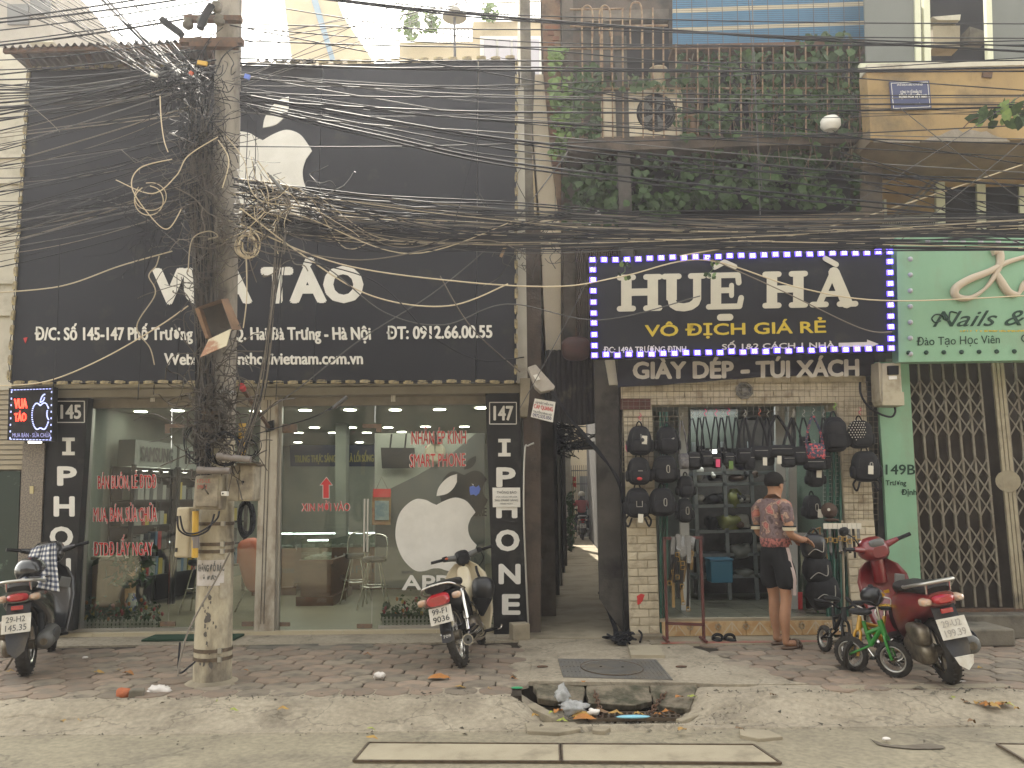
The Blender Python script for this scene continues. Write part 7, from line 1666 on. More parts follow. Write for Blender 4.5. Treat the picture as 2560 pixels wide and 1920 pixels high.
# slippers at the step
for k,x in enumerate((1793,1823)):
    t = thing('slipper', 'black slipper at the tiled step, %s of the pair' % ('left one' if k==0 else 'right one'), 'slipper', tuple(G(x,1601,.012)), group='black slippers by the tiled step')
    p = G(x,1601,.012); mb = MB(); mb.ell(p+V(0,0,.012),(.05,.115,.011),16,6,.8,rot=(0,0,.25 if k else -.1)); mb.build('sole', BK, t)
    MB().tube(spline([p+V(-.052,-.02,.012),p+V(-.04,-.025,.05),p+V(0,-.03,.065),p+V(.04,-.025,.05),p+V(.052,-.02,.012)],5),.016,6).build('strap', BK, t)
# blocks and slabs by the alley
p = G(1299,1600,0); MB().box(p+V(.0,.05,.085),(.19,.17,.17),(.0,.0,.25)).build('concrete_block', M_['concrete'], bev=.01, label='rough concrete block standing against the foot of the 147 board', cat='block')
MB().prism([G(x,y,.035) for x,y in ((1570,1612),(1645,1612),(1663,1638),(1577,1637))],(0,0,-.03)).build('loose_slab', M_['vault'], label='loose pale tile slab lying before the cream brick pillar', cat='slab')
MB().bb((W(1570,1600,8.8).x,8.75,0),(W(1658,1600,8.8).x,8.93,.045)).build('pillar_plinth', M_['concrete'], label='low cement plinth in front of the cream brick pillar', cat='plinth')
# ================================================================== litter
LM = [mat('leaf_yellow',(.42,.27,.06),(.30,.17,.05),20,.7), mat('leaf_orange',(.40,.16,.03),(.28,.12,.03),20,.7), mat('leaf_brown',(.17,.10,.05),rough=.8), mat('leaf_lime',(.28,.32,.05),rough=.6)]
def fl_leaf(x,y,L_,m_,z=0,rot=0,lb=None,grp=None):
    r = random.Random(int(x*7+y)); p = G(x,y,z); mb = MB(); n = 7; vs = []
    for k in range(n+1):
        u = k/n; w_ = L_*.28*math.sin(math.pi*min(1,u*1.05))**.8; c = r.uniform(.004,.02)*math.sin(u*3.1+r.random())
        vs += [(u*L_-L_/2, w_, c+w_*.35), (u*L_-L_/2, 0, c), (u*L_-L_/2, -w_, c+w_*.25)]
    fs = []
    for k in range(n): a = 3*k; fs += [(a,a+1,a+4,a+3),(a+1,a+2,a+5,a+4)]
    q = Euler((r.uniform(-.15,.15),r.uniform(-.1,.1),rot)).to_matrix(); mb.add([q @ Vector(v)+p+V(0,0,.012) for v in vs],fs,True)
    mb.build('fallen_leaf', LM[m_], label=lb, cat='leaf', group=grp)
zv = -.04
for x,y,L_,m_,z,rt in ((248,1686,.09,0,0,.1),(320,1688,.12,1,0,-.2),(296,1681,.05,0,0,.4),(28,1684,.09,0,0,.6),(100,1610,.06,2,0,.1),(615,1681,.06,1,0,0),(919,1641,.09,1,0,.1)):
    fl_leaf(x,y,L_,m_,z,rt,'dry leaf lying on the red paving left of the alley','dry leaves on the left paving')
for x,y,L_,m_,rt in ((432,1750,.20,1,.1),(368,1760,.12,0,.25),(492,1741,.12,0,.4),(432,1726,.10,0,.2),(708,1778,.09,0,.2),(346,1719,.06,1,.2),(545,1762,.06,3,.1),(585,1781,.07,3,.1),(85,1808,.10,3,.15),(165,1811,.12,0,-.1),(205,1810,.1,0,1.0),(160,1797,.08,1,.1),(160,1802,.2,2,.05),(570,1716,.09,0,0)):
    fl_leaf(x,y,L_,m_,zv if y<1790 else -.11,rt,'dry leaf on the gutter strip and road edge left of the alley','dry leaves on the left gutter')
fl_leaf(1098,1700,.20,1,0,.05,'large curled orange leaf on the paving before the cream motorbike')
for x,y,L_,m_,z,rt in ((928,1831,.07,3,-.11,.2),(930,1852,.09,0,-.1,.0),(1151,1724,.10,0,-.01,.1),(1225,1728,.05,0,-.02,.1),(1285,1702,.08,1,0,.1),(1405,1808,.09,3,-.12,-.2),(1455,1795,.16,0,-.13,.05),(1462,1803,.18,1,-.13,.0),(1397,1784,.11,1,-.1,.9),(1505,1786,.13,2,-.12,-.2),(1540,1789,.12,0,-.12,-.1),(1672,1786,.12,1,-.1,.3),(1699,1748,.10,1,-.05,.7),(1731,1748,.08,3,-.05,0),(1706,1830,.1,0,-.1,.8),(1340,1795,.08,0,-.1,.6),(1650,1794,.1,1,-.12,.1),(1459,1710,.06,1,.01,1.4),(1600,1792,.1,0,-.12,.2),(1380,1790,.06,3,-.1,.3)):
    fl_leaf(x,y,L_,m_,z,rt,'dry leaf caught around the street drain','dry leaves round the drain')
for k in range(22):
    u = k/21; fl_leaf(2350+u*190+U(-6,6),1746+u*28+U(-6,6),U(.05,.12),rr.choice([0,3,1,0,2]),-.06,U(-1,1),'dry leaf in the drift along the gutter at the right edge','dry leaves drifted at the right edge')
for x,y,m_ in ((2452,1676,0),(1850,1829,2),(2430,1810,2),(1935,1744,2)): fl_leaf(x,y,.07,m_,-.02,.3,'single dry leaf on the ground right of the drain','dry leaves right of the drain')
bkk = thing('broken_brick', 'crumbling orange brick lump with red dust in the gutter left of the pole', 'brick', tuple(G(322,1758,-.05)))
p = G(322,1752,-.04); mb = MB(); lump(mb, p+V(-.035,0,.045),(.055,.05,.045),3,.3); mb.build('orange_half', mat('brick_orange',(.42,.12,.045),(.30,.09,.04),12,.9,bump=.6), bkk)
mb = MB(); mb.box(p+V(.06,.0,.045),(.11,.09,.09),(.05,.05,.3)); mb.build('grey_half', M_['concrete_dark'], bkk, bev=.012)
rr = random.Random(3); mb = MB()
for k in range(130): q = p+V(rr.gauss(-.03,.08),rr.gauss(-.08,.035),rr.uniform(-.012,.0)); mb.box(q,(rr.uniform(.004,.022),rr.uniform(.004,.02),.01),(rr.random(),rr.random(),rr.random()))
mb.build('brick_crumbs', bpy.data.materials['brick_orange'], bkk, kind='stuff')
def crumple(label, x,y,z,r_,m_,seed,name='tissue',cat='tissue'):
    p = G(x,y,z); mb = MB(); mb.ell(p+V(0,0,r_[2]),r_,18,12)
    for i in range(len(mb.v)):
        q = Vector(mb.v[i]); n_ = abs(NZ.noise(q*22+Vector((seed,0,0))))+.5*abs(NZ.noise(q*55)); mb.v[i] = tuple(p+V(0,0,r_[2])+(q-p-V(0,0,r_[2]))*(.65+1.0*n_))
    mb.build(name, m_, label=label, cat=cat)
tis = mat('tissue_white',(.66,.62,.58),rough=.8)
crumple('crumpled white tissue in the gutter beside the brick lump',396,1742,-.04,(.09,.05,.045),tis,2); crumple('small white tissue ball on the red paving left of the cream motorbike',947,1698,0,(.05,.035,.03),tis,4)
crumple('white paper scrap on the drain grate by the chain',1484,1788,-.12,(.05,.035,.022),tis,8)
pbag = mat('clear_bag',(.55,.56,.56),(.36,.37,.37),14,.2,thr=(.4,.6))
pbag.node_tree.nodes['Principled BSDF'].inputs['Alpha'].default_value = .6
crumple('crumpled clear plastic bag drooping into the street drain',1406,1756,-.06,(.055,.05,.06),pbag,5,'plastic_bag','plastic bag'); crumple('lower clump of the clear plastic bag at the drain lip',1432,1786,-.12,(.095,.07,.05),pbag,6,'plastic_bag','plastic bag')
for lb,x,y,z,s,m_ in (('light blue plastic wrapper on the drain grate',1583,1796,-.11,(.13,.03,.012),mat('wrapper_blue',(.22,.50,.62),rough=.3)),('green wrapper scrap at the kerb corner near the slab',1293,1722,-.01,(.05,.03,.008),mat('wrapper_green',(.02,.25,.10),rough=.4)),('tiny blue bottle cap in the gutter near the orange leaf',457,1765,-.05,(.03,.03,.014),M_['bluefoil']),('white pebble on the road at the dark stain',2216,1852,-.11,(.028,.02,.012),tis),('small white scrap on the left red paving',213,1647,0,(.03,.02,.012),tis),('white speck of paper on the paving beside the red scooter',2398,1704,0,(.06,.012,.004),tis)):
    p = G(x,y,z); MB().ell(p+V(0,0,s[2]),s,10,6).build('litter_scrap', m_, label=lb, cat='litter')
stain = mat('road_stain',(.105,.085,.062),(.14,.12,.09),9,.85)
def blot(name,label,pts,z,seed):
    r = random.Random(seed); P = spline([G(x,y,z) for x,y in pts+[pts[0]]],5)[:-1]; MB().prism([p+V(r.uniform(-.008,.008),r.uniform(-.008,.008),0) for p in P],(0,0,-.002)).build(name,stain,kind='structure')
blot('road_stain','',[(2178,1848),(2215,1860),(2270,1862),(2330,1858),(2362,1868),(2330,1872),(2260,1870),(2200,1862)],-.115,1)
# ================================================================== motorbikes
CREAM = mat('bike_cream',(.55,.48,.33),(.48,.41,.28),5,.32,coat=.4,dirt=.15,dc=(.28,.22,.14)); REDP = mat('scooter_red',(.17,.008,.010),(.13,.007,.009),5,.28,coat=.6,dirt=.1,dc=(.15,.04,.03)); BLKP = mat('scooter_black',(.012,.012,.014),rough=.22,coat=.6)
SEAT = mat('seat_vinyl',(.02,.018,.017),rough=.5,bump=.1,bs=80); ENG = mat('engine_metal',(.22,.19,.145),(.10,.085,.065),14,.45,metal=.7,dirt=.4,dc=(.07,.05,.03)); LENSR = mat('tail_lens',(.40,.015,.02),(.30,.01,.015),20,.15,coat=.5); LENSO = mat('indicator_lens',(.55,.33,.2),(.45,.38,.32),20,.15,coat=.5); PLATE = mat('plate_white',(.62,.60,.55),(.5,.46,.38),9,.5,dirt=.2,dc=(.3,.24,.16)); INK = mat('plate_ink',(.03,.03,.03),rough=.6); FEND = mat('fender_grey',(.045,.047,.055),(.07,.065,.06),8,.55,dirt=.3)
RY90 = (0, R_(90), 0)
def rotz(mb, cx, cy, a):
    m = Matrix.Translation((cx,cy,0)) @ Matrix.Rotation(a,4,'Z') @ Matrix.Translation((-cx,-cy,0)); return mb.xf(m)
def wheel(t, y, r, w, steer=None, n_sp=0, rimw=.6, spk=None, x=0, rimm=None, name='wheel'):
    def X(mb): return rotz(mb,*steer) if steer else mb
    c = (x,y,r)
    prof = [(r-w*.75+ w*.75*math.sin(a)*1.0, w/2*math.cos(a)) for a in [k*math.pi/8 for k in range(9)]]+[(r-w*.95,-w*.38),(r-w*.95,w*.38)]
    T = X(MB().lathe(c,prof,36,rot=RY90,closed=True)).build('tyre', M_['tyre'], t, local=True)
    mb = MB()
    for k in range(30):
        a = k*2*math.pi/30
        for s_ in (-1,1): p = Vector((x+s_*w*.22, y+math.cos(a+s_*.05)*(r-.006), r+math.sin(a+s_*.05)*(r-.006))); mb.box(p,(w*.34,.012,.006),Matrix.Rotation(a-math.pi/2,3,'X'))
    X(mb).build('tread', M_['tyre'], T, local=True, kind='stuff')
    rr_ = r-w*.9
    X(MB().lathe(c,[(rr_,-w*.36),(rr_-.012,-w*.36),(rr_-.018,0),(rr_-.012,w*.36),(rr_,w*.36)],36,rot=RY90,closed=True)).build('rim', rimm or M_['chrome'], t, local=True)
    H_ = X(MB().cyl((x-w*.6,y,r),(x+w*.6,y,r),r*.16,n=14)).build('hub', ENG, t, local=True)
    if n_sp:
        for k in range(n_sp):
            a = k*2*math.pi/n_sp; s_ = 1 if k%2 else -1
            X(MB().cyl((x+s_*w*.35,y+math.cos(a+.3*s_)*r*.15,r+math.sin(a+.3*s_)*r*.15),(x,y+math.cos(a)*rr_,r+math.sin(a)*rr_),spk or .0018,n=4)).build('spoke', M_['chrome'], t, local=True)
    else:
        for k in range(5):
            a = k*2*math.pi/5; X(MB().beam((x,y+math.cos(a)*r*.12,r+math.sin(a)*r*.12),(x,y+math.cos(a)*rr_,r+math.sin(a)*rr_),.05,.022,(1,0,0))).build('spoke', ENG, t, local=True)
def arc_shell(cy, cz, r, w, a0, a1, th=.004, n=14, x=0, drop=.25):
    mb = MB(); rings = []
    for k in range(n+1):
        a = R_(a0+(a1-a0)*k/n); ring = []
        pr = [(-w/2,-w*drop),(-w*.36,-.006),(0,0),(w*.36,-.006),(w/2,-w*drop)]
        for dx,dr in pr: ring.append(Vector((x+dx, cy+math.cos(a)*(r+dr), cz+math.sin(a)*(r+dr))))
        for dx,dr in pr[::-1]: ring.append(Vector((x+dx*.96, cy+math.cos(a)*(r+dr-th), cz+math.sin(a)*(r+dr-th))))
        rings.append(ring)
    return mb.loft(rings)
def plate(t, c, w, h, rot, l1, l2, ink=INK):
    P = MB().box((0,0,0),(w,.004,h)).xf(Matrix.Translation(c) @ Euler(rot).to_matrix().to_4x4()).build('licence_plate', PLATE, t, local=True, bev=.003)
    m = Matrix.Translation(c) @ Euler(rot).to_matrix().to_4x4()
    for s_, x0, x1, z0, z1 in ((l1,-w*.36,w*.30,h*.08,h*.38),(l2,-w*.36,w*.36,-h*.38,-h*.06)):
        letter_mb(s_, (x0,-.004,z0),(x1,-.004,z0),(x0,-.004,z1),.01).xf(m).build('plate_lettering', ink, P, local=True)
def ringx(pts): return [Vector(p) for p in pts]
def sect(y, w, z0, z1, e=.7, n=16, x=0):
    """rounded upright cross section across the bike at y"""
    out = []
    for k in range(n):
        a = 2*math.pi*k/n; c, s_ = math.cos(a), math.sin(a); out.append(Vector((x+w/2*math.copysign(abs(c)**e,c), y, (z0+z1)/2+(z1-z0)/2*math.copysign(abs(s_)**e,s_))))
    return out
def L(mb, name, m_, t, par=None, bev=0, **k): return mb.build(name, m_, par or t, local=True, bev=bev, **k)
def mirror(t, s_, base, steer=None, m_=M_['black']):
    b = Vector(base); e = b+V(.10*s_,-.02,.14); mb = MB().tube(spline([b,b+V(.03*s_,0,.08),e],4),.006,6); (rotz(mb,*steer) if steer else mb)
    S_ = L(mb,'mirror_arm',m_,t); mb = MB().ell(e+V(.03*s_,0,.03),(.055,.015,.04),14,8,.8); (rotz(mb,*steer) if steer else mb); L(mb,'mirror',m_,t,S_)
# ---- cream underbone
p = G(1160,1668,0)
UB = thing('motorbike', 'cream and black underbone motorbike leaning before the 147 board, plate 99-F1 9036', 'motorbike', tuple(p), rot=(0,R_(-15),R_(-9)), group='motorbikes parked on the pavement')
ST = (0,1.0,R_(22)); r_ = .285
wheel(UB,0,r_,.075,n_sp=24); wheel(UB,1.19,r_,.07,ST,n_sp=24)
L(arc_shell(0,r_,r_+.035,.11,30,165),'rear_mudguard',M_['black'],UB)
L(MB().prism([(-.05,-.235,.50),(.05,-.235,.50),(.055,-.285,.28),(.0,-.29,.27),(-.055,-.285,.28)],(0,-.008,0)),'mud_flap',FEND,UB)
letter_mb('709',(-.035,-.297,.315),(.035,-.297,.315),(-.035,-.292,.338),.0).build('flap_lettering',M_['signwhite'],UB,local=True)
L(rotz(arc_shell(1.19,r_,r_+.03,.11,10,170),*ST),'front_mudguard',CREAM,UB)
for s_ in (-1,1):
    L(rotz(MB().cyl((s_*.06,1.19,r_),(s_*.06,1.06,.62),.018,n=10),*ST),'fork_leg',M_['chrome'],UB)
    L(MB().cyl((s_*.125,.0,r_+.02),(s_*.12,.09,.44),.016,n=10),'shock_rod',M_['chrome'],UB); L(MB().cyl((s_*.12,.06,.40),(s_*.115,.14,.66),.027,n=12),'shock_absorber',M_['chrome'],UB)
    L(MB().beam((s_*.115,.0,r_),(s_*.09,.45,.30),.03,.03),'swing_arm',M_['black'],UB)
# tail section, seat
L(MB().loft([sect(-.27,.16,.62,.70),sect(-.15,.24,.56,.72),sect(.1,.25,.50,.72),sect(.35,.22,.42,.70),sect(.55,.16,.34,.62)]),'rear_body',M_['black'],UB)
L(MB().loft([sect(-.26,.16,.70,.77),sect(-.20,.25,.70,.795),sect(.0,.27,.70,.79),sect(.18,.27,.69,.765),sect(.32,.22,.69,.775),sect(.42,.14,.68,.75)]),'seat',SEAT,UB)
L(letter_mb('HONDA',(-.055,-.262,.765),(.055,-.262,.765),(-.055,-.245,.782),.01),'seat_lettering',TAG,UB)
L(MB().tube(spline([(.13,.22,.67),(.17,.05,.67),(.17,-.16,.72),(.10,-.24,.765),(-.10,-.24,.765),(-.17,-.16,.72),(-.17,.05,.67),(-.13,.22,.67)],6),.011,8),'grab_rail',M_['chrome'],UB)
L(MB().loft([sect(-.26,.20,.60,.70),sect(-.31,.22,.585,.69),sect(-.335,.17,.60,.675)]),'tail_lamp',LENSR,UB)
for s_ in (-1,1): T_ = L(MB().ell((s_*.16,-.24,.645),(.045,.03,.03),12,8,.7),'indicator',LENSO,UB)
plate(UB,(0,-.325,.515),.205,.15,(R_(-18),0,0),'99-F1','9036')
# front cream body
rings = []
for z,w_,y0,dy in ((.20,.34,.72,.02),(.36,.46,.76,.05),(.56,.50,.81,.07),(.72,.46,.86,.08),(.82,.32,.90,.07),(.88,.16,.92,.05)):
    ring = []
    for k in range(13): u = -1+k/6; ring.append(Vector((u*w_/2, y0+dy*(1-u*u), z)))
    for k in range(12,-1,-1): u = -1+k/6; ring.append(Vector((u*w_/2*.97, y0+dy*(1-u*u)+.018, z)))
    rings.append(ring)
L(MB().loft(rings),'leg_shield',CREAM,UB)
L(MB().loft([sect(.42,.14,.42,.60),sect(.60,.13,.40,.56),sect(.78,.15,.46,.66),sect(.88,.14,.62,.84)]),'centre_spine',CREAM,UB)
L(MB().loft([sect(.94,.14,.60,.86),sect(1.0,.13,.58,.86),sect(1.04,.08,.62,.80)]),'front_cover',CREAM,UB)
mb = MB()
for q in ((-.10,.66),(-.08,.70),(-.11,.72)): mb.cyl((q[0],.86,q[1]),(q[0],.79,q[1]),.008,n=8)
# handlebar with cowl
def hb(mb): return rotz(mb,*ST)
L(hb(MB().loft([sect(.90,.12,.86,.95),sect(.96,.15,.84,1.0),sect(1.03,.15,.86,1.0),sect(1.08,.12,.88,.97)])),'speedometer_cowl',M_['black'],UB)
for s_ in (-1,1):
    L(hb(MB().loft([[Vector((s_*.06,p_[1]*.9+.10,p_[2])) for p_ in sect(.98,.0,.90,.96)]]*0 or [[Vector((s_*x_,.97+.03*math.cos(a),.93+z_+.032*math.sin(a)*k_)) for a in [q*math.pi/5 for q in range(10)]] for x_,z_,k_ in ((.06,0,1.1),(.14,.015,.9),(.20,.02,.8))])),'bar_cover',M_['panelgrey'],UB)
    L(hb(MB().cyl((s_*.19,.97,.95),(s_*.33,.94,.955),.016,n=10)),'grip',M_['black'],UB)
    L(hb(MB().tube(spline([(s_*.19,1.0,.95),(s_*.26,1.03,.95),(s_*.33,1.01,.945)],4),.006,6)),'brake_lever',M_['chrome'],UB)
    L(hb(MB().box((s_*.185,.955,.955),(.05,.05,.05))),'switch_block',M_['black'],UB,bev=.006)
L(hb(MB().ell((-.17,.93,.955),(.018,.01,.012),8,6)),'orange_switch',bpy.data.materials['orange_plastic'],UB)
L(hb(MB().cyl((0,1.0,.70),(0,.98,.90),.05,n=12)),'steering_neck',M_['black'],UB)
L(hb(MB().lathe((0,1.08,.93),[(.055,0),(.05,.03),(.001,.045)],16,rot=(R_(-90),0,0))),'headlight',LENSO,UB)
L(hb(MB().tube(spline([(.20,.98,.94),(.22,1.02,.86),(.14,1.04,.78),(.05,1.0,.74)],5),.005,5)),'brake_cable',M_['black'],UB)
# engine, exhaust, stand
L(MB().ell((0,.52,.28),(.13,.15,.10),16,10,.6),'engine',ENG,UB); L(MB().cyl((0,.62,.30),(0,.80,.34),.06,n=14),'cylinder_head',ENG,UB)
L(MB().tube(spline([(.05,.80,.31),(.10,.72,.20),(.13,.45,.17),(.14,.15,.20),(.145,-.02,.23)],6),.022,10),'exhaust_pipe',M_['chrome'],UB)
L(MB().lathe((.15,-.20,.245),[(.05,-.0),(.052,.02),(.05,.40),(.03,.44)],18,rot=Matrix.Rotation(R_(-88),3,'X')),'silencer',M_['chrome'],UB); L(MB().cyl((.15,-.20,.245),(.15,-.203,.245),.040,n=16),'silencer_end',M_['panelgrey'],UB); L(MB().cyl((.15,-.205,.245),(.15,-.206,.245),.012,n=10),'tail_hole',M_['void'],UB)
for s_ in (-1,1): L(MB().cyl((s_*.12,.62,.19),(s_*.26,.60,.19),.015,n=8),'footpeg',M_['black'],UB)
L(MB().tube(spline([(.22,.60,.19),(.26,.72,.17),(.28,.74,.20)],4),.008,6),'brake_pedal',M_['chrome'],UB)
L(MB().cyl((-.10,.40,.25),(-.26,.36,-.06),.011,n=8),'side_stand',M_['steel'],UB); L(MB().box((0,.25,.33),(.10,.35,.05)),'chain_case',M_['black'],UB)
for pts in ([(.06,.3,.66),(.11,.35,.5),(.09,.45,.38)],[(.05,.4,.6),(.12,.5,.45),(.08,.6,.36)],[(.02,.75,.6),(.13,.7,.45),(.10,.6,.34)]): L(MB().tube(spline(pts,5),.006,6),'engine_hose',M_['black'],UB)
# black helmet hung on the leg shield
HQ = UB.matrix_basis
def wpt(t, x,y,z): return (Matrix.Translation(t['_o']) @ t.rotation_euler.to_matrix().to_4x4()) @ Vector((x,y,z))
p = wpt(UB,.20,.68,.58); hm = thing('helmet_bag', 'black helmet shaped bag hanging from the hook of the cream motorbike', 'helmet', tuple(p))
mb = MB(); lump(mb, p, (.115,.11,.125), 3, .06); mb.build('shell', BK2, hm); MB().lathe(p+V(-.01,0,-.20),[(.015,-.06),(.05,-.0),(.095,.09),(.10,.12)],16).build('drooping_cloth', BK, hm); MB().tube(spline([p+V(-.03,0,.1),p+V(-.06,.02,.17),p+V(-.07,.03,.22)],4),.013,6).build('strap', BK, hm)
# ---- scooters
def scooter(label, loc, heading, lean, paint, l1, l2, grp, steer=20, simple=False, ink=INK, rail=None, flap=None):
    t = thing('motor_scooter', label, 'scooter', tuple(loc), rot=(0,R_(lean),R_(heading)), group=grp); ST = (0,1.08,R_(steer)); r_ = .265
    wheel(t,0,r_,.105); wheel(t,1.24,r_,.085,ST)
    L(MB().loft([sect(-.30,.20,.66,.76),sect(-.20,.28,.60,.76),sect(.0,.33,.52,.75),sect(.25,.35,.40,.74),sect(.45,.32,.30,.70),sect(.55,.24,.26,.60)]),'body_panels',paint,t)
    L(MB().loft([sect(-.27,.18,.745,.80),sect(-.15,.27,.74,.82),sect(.05,.29,.735,.81),sect(.2,.29,.72,.785),sect(.38,.25,.70,.79),sect(.52,.16,.66,.77)]),'seat',SEAT,t)
    L(MB().loft([sect(.50,.30,.22,.30),sect(.70,.34,.20,.27),sect(.90,.34,.20,.28)]),'floorboard',M_['black'],t); L(MB().loft([sect(.45,.16,.28,.62),sect(.62,.12,.26,.50),sect(.86,.14,.28,.52)]),'centre_tunnel',M_['black'],t)
    rings = []
    for z,w_,y0,dy in ((.20,.34,.90,.03),(.38,.42,.93,.07),(.58,.47,.97,.10),(.74,.46,1.0,.11),(.84,.36,1.02,.10),(.90,.20,1.03,.08)):
        ring = [Vector(((-1+k/6)*w_/2, y0+dy*(1-(-1+k/6)**2), z)) for k in range(13)]+[Vector(((-1+k/6)*w_/2*.95, y0+dy*(1-(-1+k/6)**2)+.10*(1-.6*abs(-1+k/6)), z)) for k in range(12,-1,-1)]; rings.append(ring)
    L(MB().loft(rings),'front_apron',paint,t)
    L(MB().box((.15,1.0,.70),(.10,.02,.10),(0,.3,.2)),'apron_duct',M_['panelgrey'],t,bev=.01)
    L(rotz(arc_shell(1.24,r_,r_+.03,.13,-5,165),*ST),'front_mudguard',paint,t)
    def hb(mb): return rotz(mb,*ST)
    L(hb(MB().loft([sect(.96,.16,.93,1.03),sect(1.0,.26,.90,1.09),sect(1.07,.28,.90,1.12),sect(1.15,.22,.92,1.08),sect(1.20,.12,.95,1.03)])),'handlebar_cowl',paint,t)
    L(hb(MB().ell((0,.985,1.06),(.08,.03,.04),16,8,.7)),'instrument_panel',M_['panelgrey'],t); L(hb(MB().cyl((0,1.07,.70),(0,1.05,.93),.06,n=14)),'steering_neck',paint,t)
    for s_ in (-1,1):
        L(hb(MB().cyl((s_*.12,1.03,1.02),(s_*.24,1.0,1.05),.035,.022,n=12)),'bar_shoulder',paint,t); L(hb(MB().cyl((s_*.24,1.0,1.05),(s_*.36,.96,1.075),.018,n=10)),'grip',M_['black'],t)
        L(hb(MB().tube(spline([(s_*.22,1.05,1.05),(s_*.29,1.08,1.055),(s_*.36,1.04,1.06)],4),.006,6)),'brake_lever',M_['chrome'],t); L(hb(MB().cyl((s_*.07,1.24,r_),(s_*.07,1.16,.62),.022,n=10)),'fork_leg',M_['black'],t)
        L(MB().loft([sect(-.24,.09,.665,.73,x=s_*.115),sect(-.32,.075,.675,.725,x=s_*.12),sect(-.345,.03,.69,.715,x=s_*.12)]),'indicator',LENSO,t)
    L(MB().loft([sect(-.28,.16,.67,.745),sect(-.35,.15,.675,.74),sect(-.37,.10,.69,.73)]),'tail_lamp',LENSR,t)
    L(MB().box((0,-.335,.625),(.09,.02,.035)),'reflector',LENSR,t,bev=.004)
    L(MB().tube(spline([(.13,.10,.78),(.16,-.05,.80),(.15,-.22,.83),(.08,-.33,.845),(-.08,-.33,.845),(-.15,-.22,.83),(-.16,-.05,.80),(-.13,.10,.78)],6),.014,8),'grab_rail',rail or M_['alu'],t)
    for s_ in (-1,1): L(MB().cyl((s_*.09,-.27,.76),(s_*.09,-.31,.84),.01,n=8),'rail_post',M_['chrome'],t)
    L(MB().prism([(-.09,-.27,.66),(.09,-.27,.66),(.085,-.36,.38),(.06,-.40,.27),(0,-.415,.22),(-.06,-.40,.27),(-.085,-.36,.38)],(0,.012,0)),'rear_mudguard',FEND,t)
    if flap: L(MB().prism([(-.068,-.425,.30),(.068,-.425,.30),(.05,-.435,.24),(0,-.445,.20),(-.05,-.435,.24)],(0,.012,0)),'white_flap',flap,t)
    plate(t,(0,-.375,.50),.215,.155,(R_(-16),0,0),l1,l2,ink)
    L(MB().ell((-.12,.12,.27),(.07,.24,.10),16,10,.6),'transmission',ENG,t); L(MB().ell((-.14,.0,.42),(.06,.16,.085),14,9,.55),'air_filter',ENG,t); L(MB().ell((0,.34,.28),(.13,.13,.10),14,9,.6),'engine',ENG,t)
    L(MB().lathe((.17,-.18,.30),[(.03,-.01),(.065,.0),(.075,.03),(.075,.34),(.04,.42)],18,rot=Matrix.Rotation(R_(-84),3,'X')),'silencer',M_['panelgrey'],t); L(MB().cyl((.17,-.19,.30),(.17,-.2,.30),.03,n=14),'silencer_end',ENG,t); L(MB().ell((.235,.0,.33),(.012,.15,.06),14,8,.7),'heat_shield',FEND,t)
    for s_ in (-1,1): L(MB().cyl((s_*.12,.0,.34),(s_*.10,.06,.62),.026,n=10),'shock_absorber',M_['black'],t); L(MB().cyl((s_*.13,.45,.26),(s_*.26,.42,.27),.014,n=8),'footpeg',M_['black'],t)
    L(MB().cyl((-.12,.42,.22),(-.25,.36,.0),.011,n=8),'side_stand',M_['steel'],t)
    return t, ST
SR, ST2 = scooter('glossy red motor scooter parked at the mint pillar with its white plate', G(2378,1710,0), -6, -11, REDP, '29-U2','199.39','motorbikes parked on the pavement',steer=18,ink=mat('faded_ink',(.33,.31,.28),rough=.7),rail=M_['alu'],flap=PLATE)
mirror(SR,-1,(-.16,1.02,1.06),ST2)
SL, ST3 = scooter('black motor scooter with chequered shirt at the left edge, plate 29-H2 145.35', G(66,1690,0), 20, -4, BLKP, '29-H2','145.35','motorbikes parked on the pavement',steer=5,ink=M_['panelgrey'])
# chequered shirt draped over the handlebar and seat
shm = bpy.data.materials.new('chequered_cloth'); shm.use_nodes = True; n_ = shm.node_tree; b_ = n_.nodes['Principled BSDF']; b_.inputs['Roughness'].default_value = .85
uvn = n_.nodes.new('ShaderNodeUVMap'); sep = n_.nodes.new('ShaderNodeSeparateXYZ'); n_.links.new(uvn.outputs[0], sep.inputs[0])
def stripe(o_, f_, th_):
    m1 = n_.nodes.new('ShaderNodeMath'); m1.operation = 'MULTIPLY'; m1.inputs[1].default_value = f_; n_.links.new(o_, m1.inputs[0]); m2 = n_.nodes.new('ShaderNodeMath'); m2.operation = 'FRACT'; n_.links.new(m1.outputs[0], m2.inputs[0]); m3 = n_.nodes.new('ShaderNodeMath'); m3.operation = 'GREATER_THAN'; m3.inputs[1].default_value = th_; n_.links.new(m2.outputs[0], m3.inputs[0]); return m3.outputs[0]
ad = n_.nodes.new('ShaderNodeMath'); ad.operation = 'ADD'; n_.links.new(stripe(sep.outputs[0],8,.5), ad.inputs[0]); n_.links.new(stripe(sep.outputs[1],9,.5), ad.inputs[1])
dv = n_.nodes.new('ShaderNodeMath'); dv.operation = 'MULTIPLY'; dv.inputs[1].default_value = .5; n_.links.new(ad.outputs[0], dv.inputs[0]); cr_ = n_.nodes.new('ShaderNodeValToRGB'); cr_.color_ramp.elements[0].color = (.02,.025,.05,1); cr_.color_ramp.elements[1].color = (.60,.57,.52,1); cr_.color_ramp.elements.new(.5).color = (.17,.18,.21,1); n_.links.new(dv.outputs[0], cr_.inputs[0]); n_.links.new(cr_.outputs[0], b_.inputs['Base Color'])
t = thing('chequered_shirt', 'blue and white chequered shirt draped over the black scooter at left', 'shirt', tuple(wpt(SL,.1,.7,.9)))
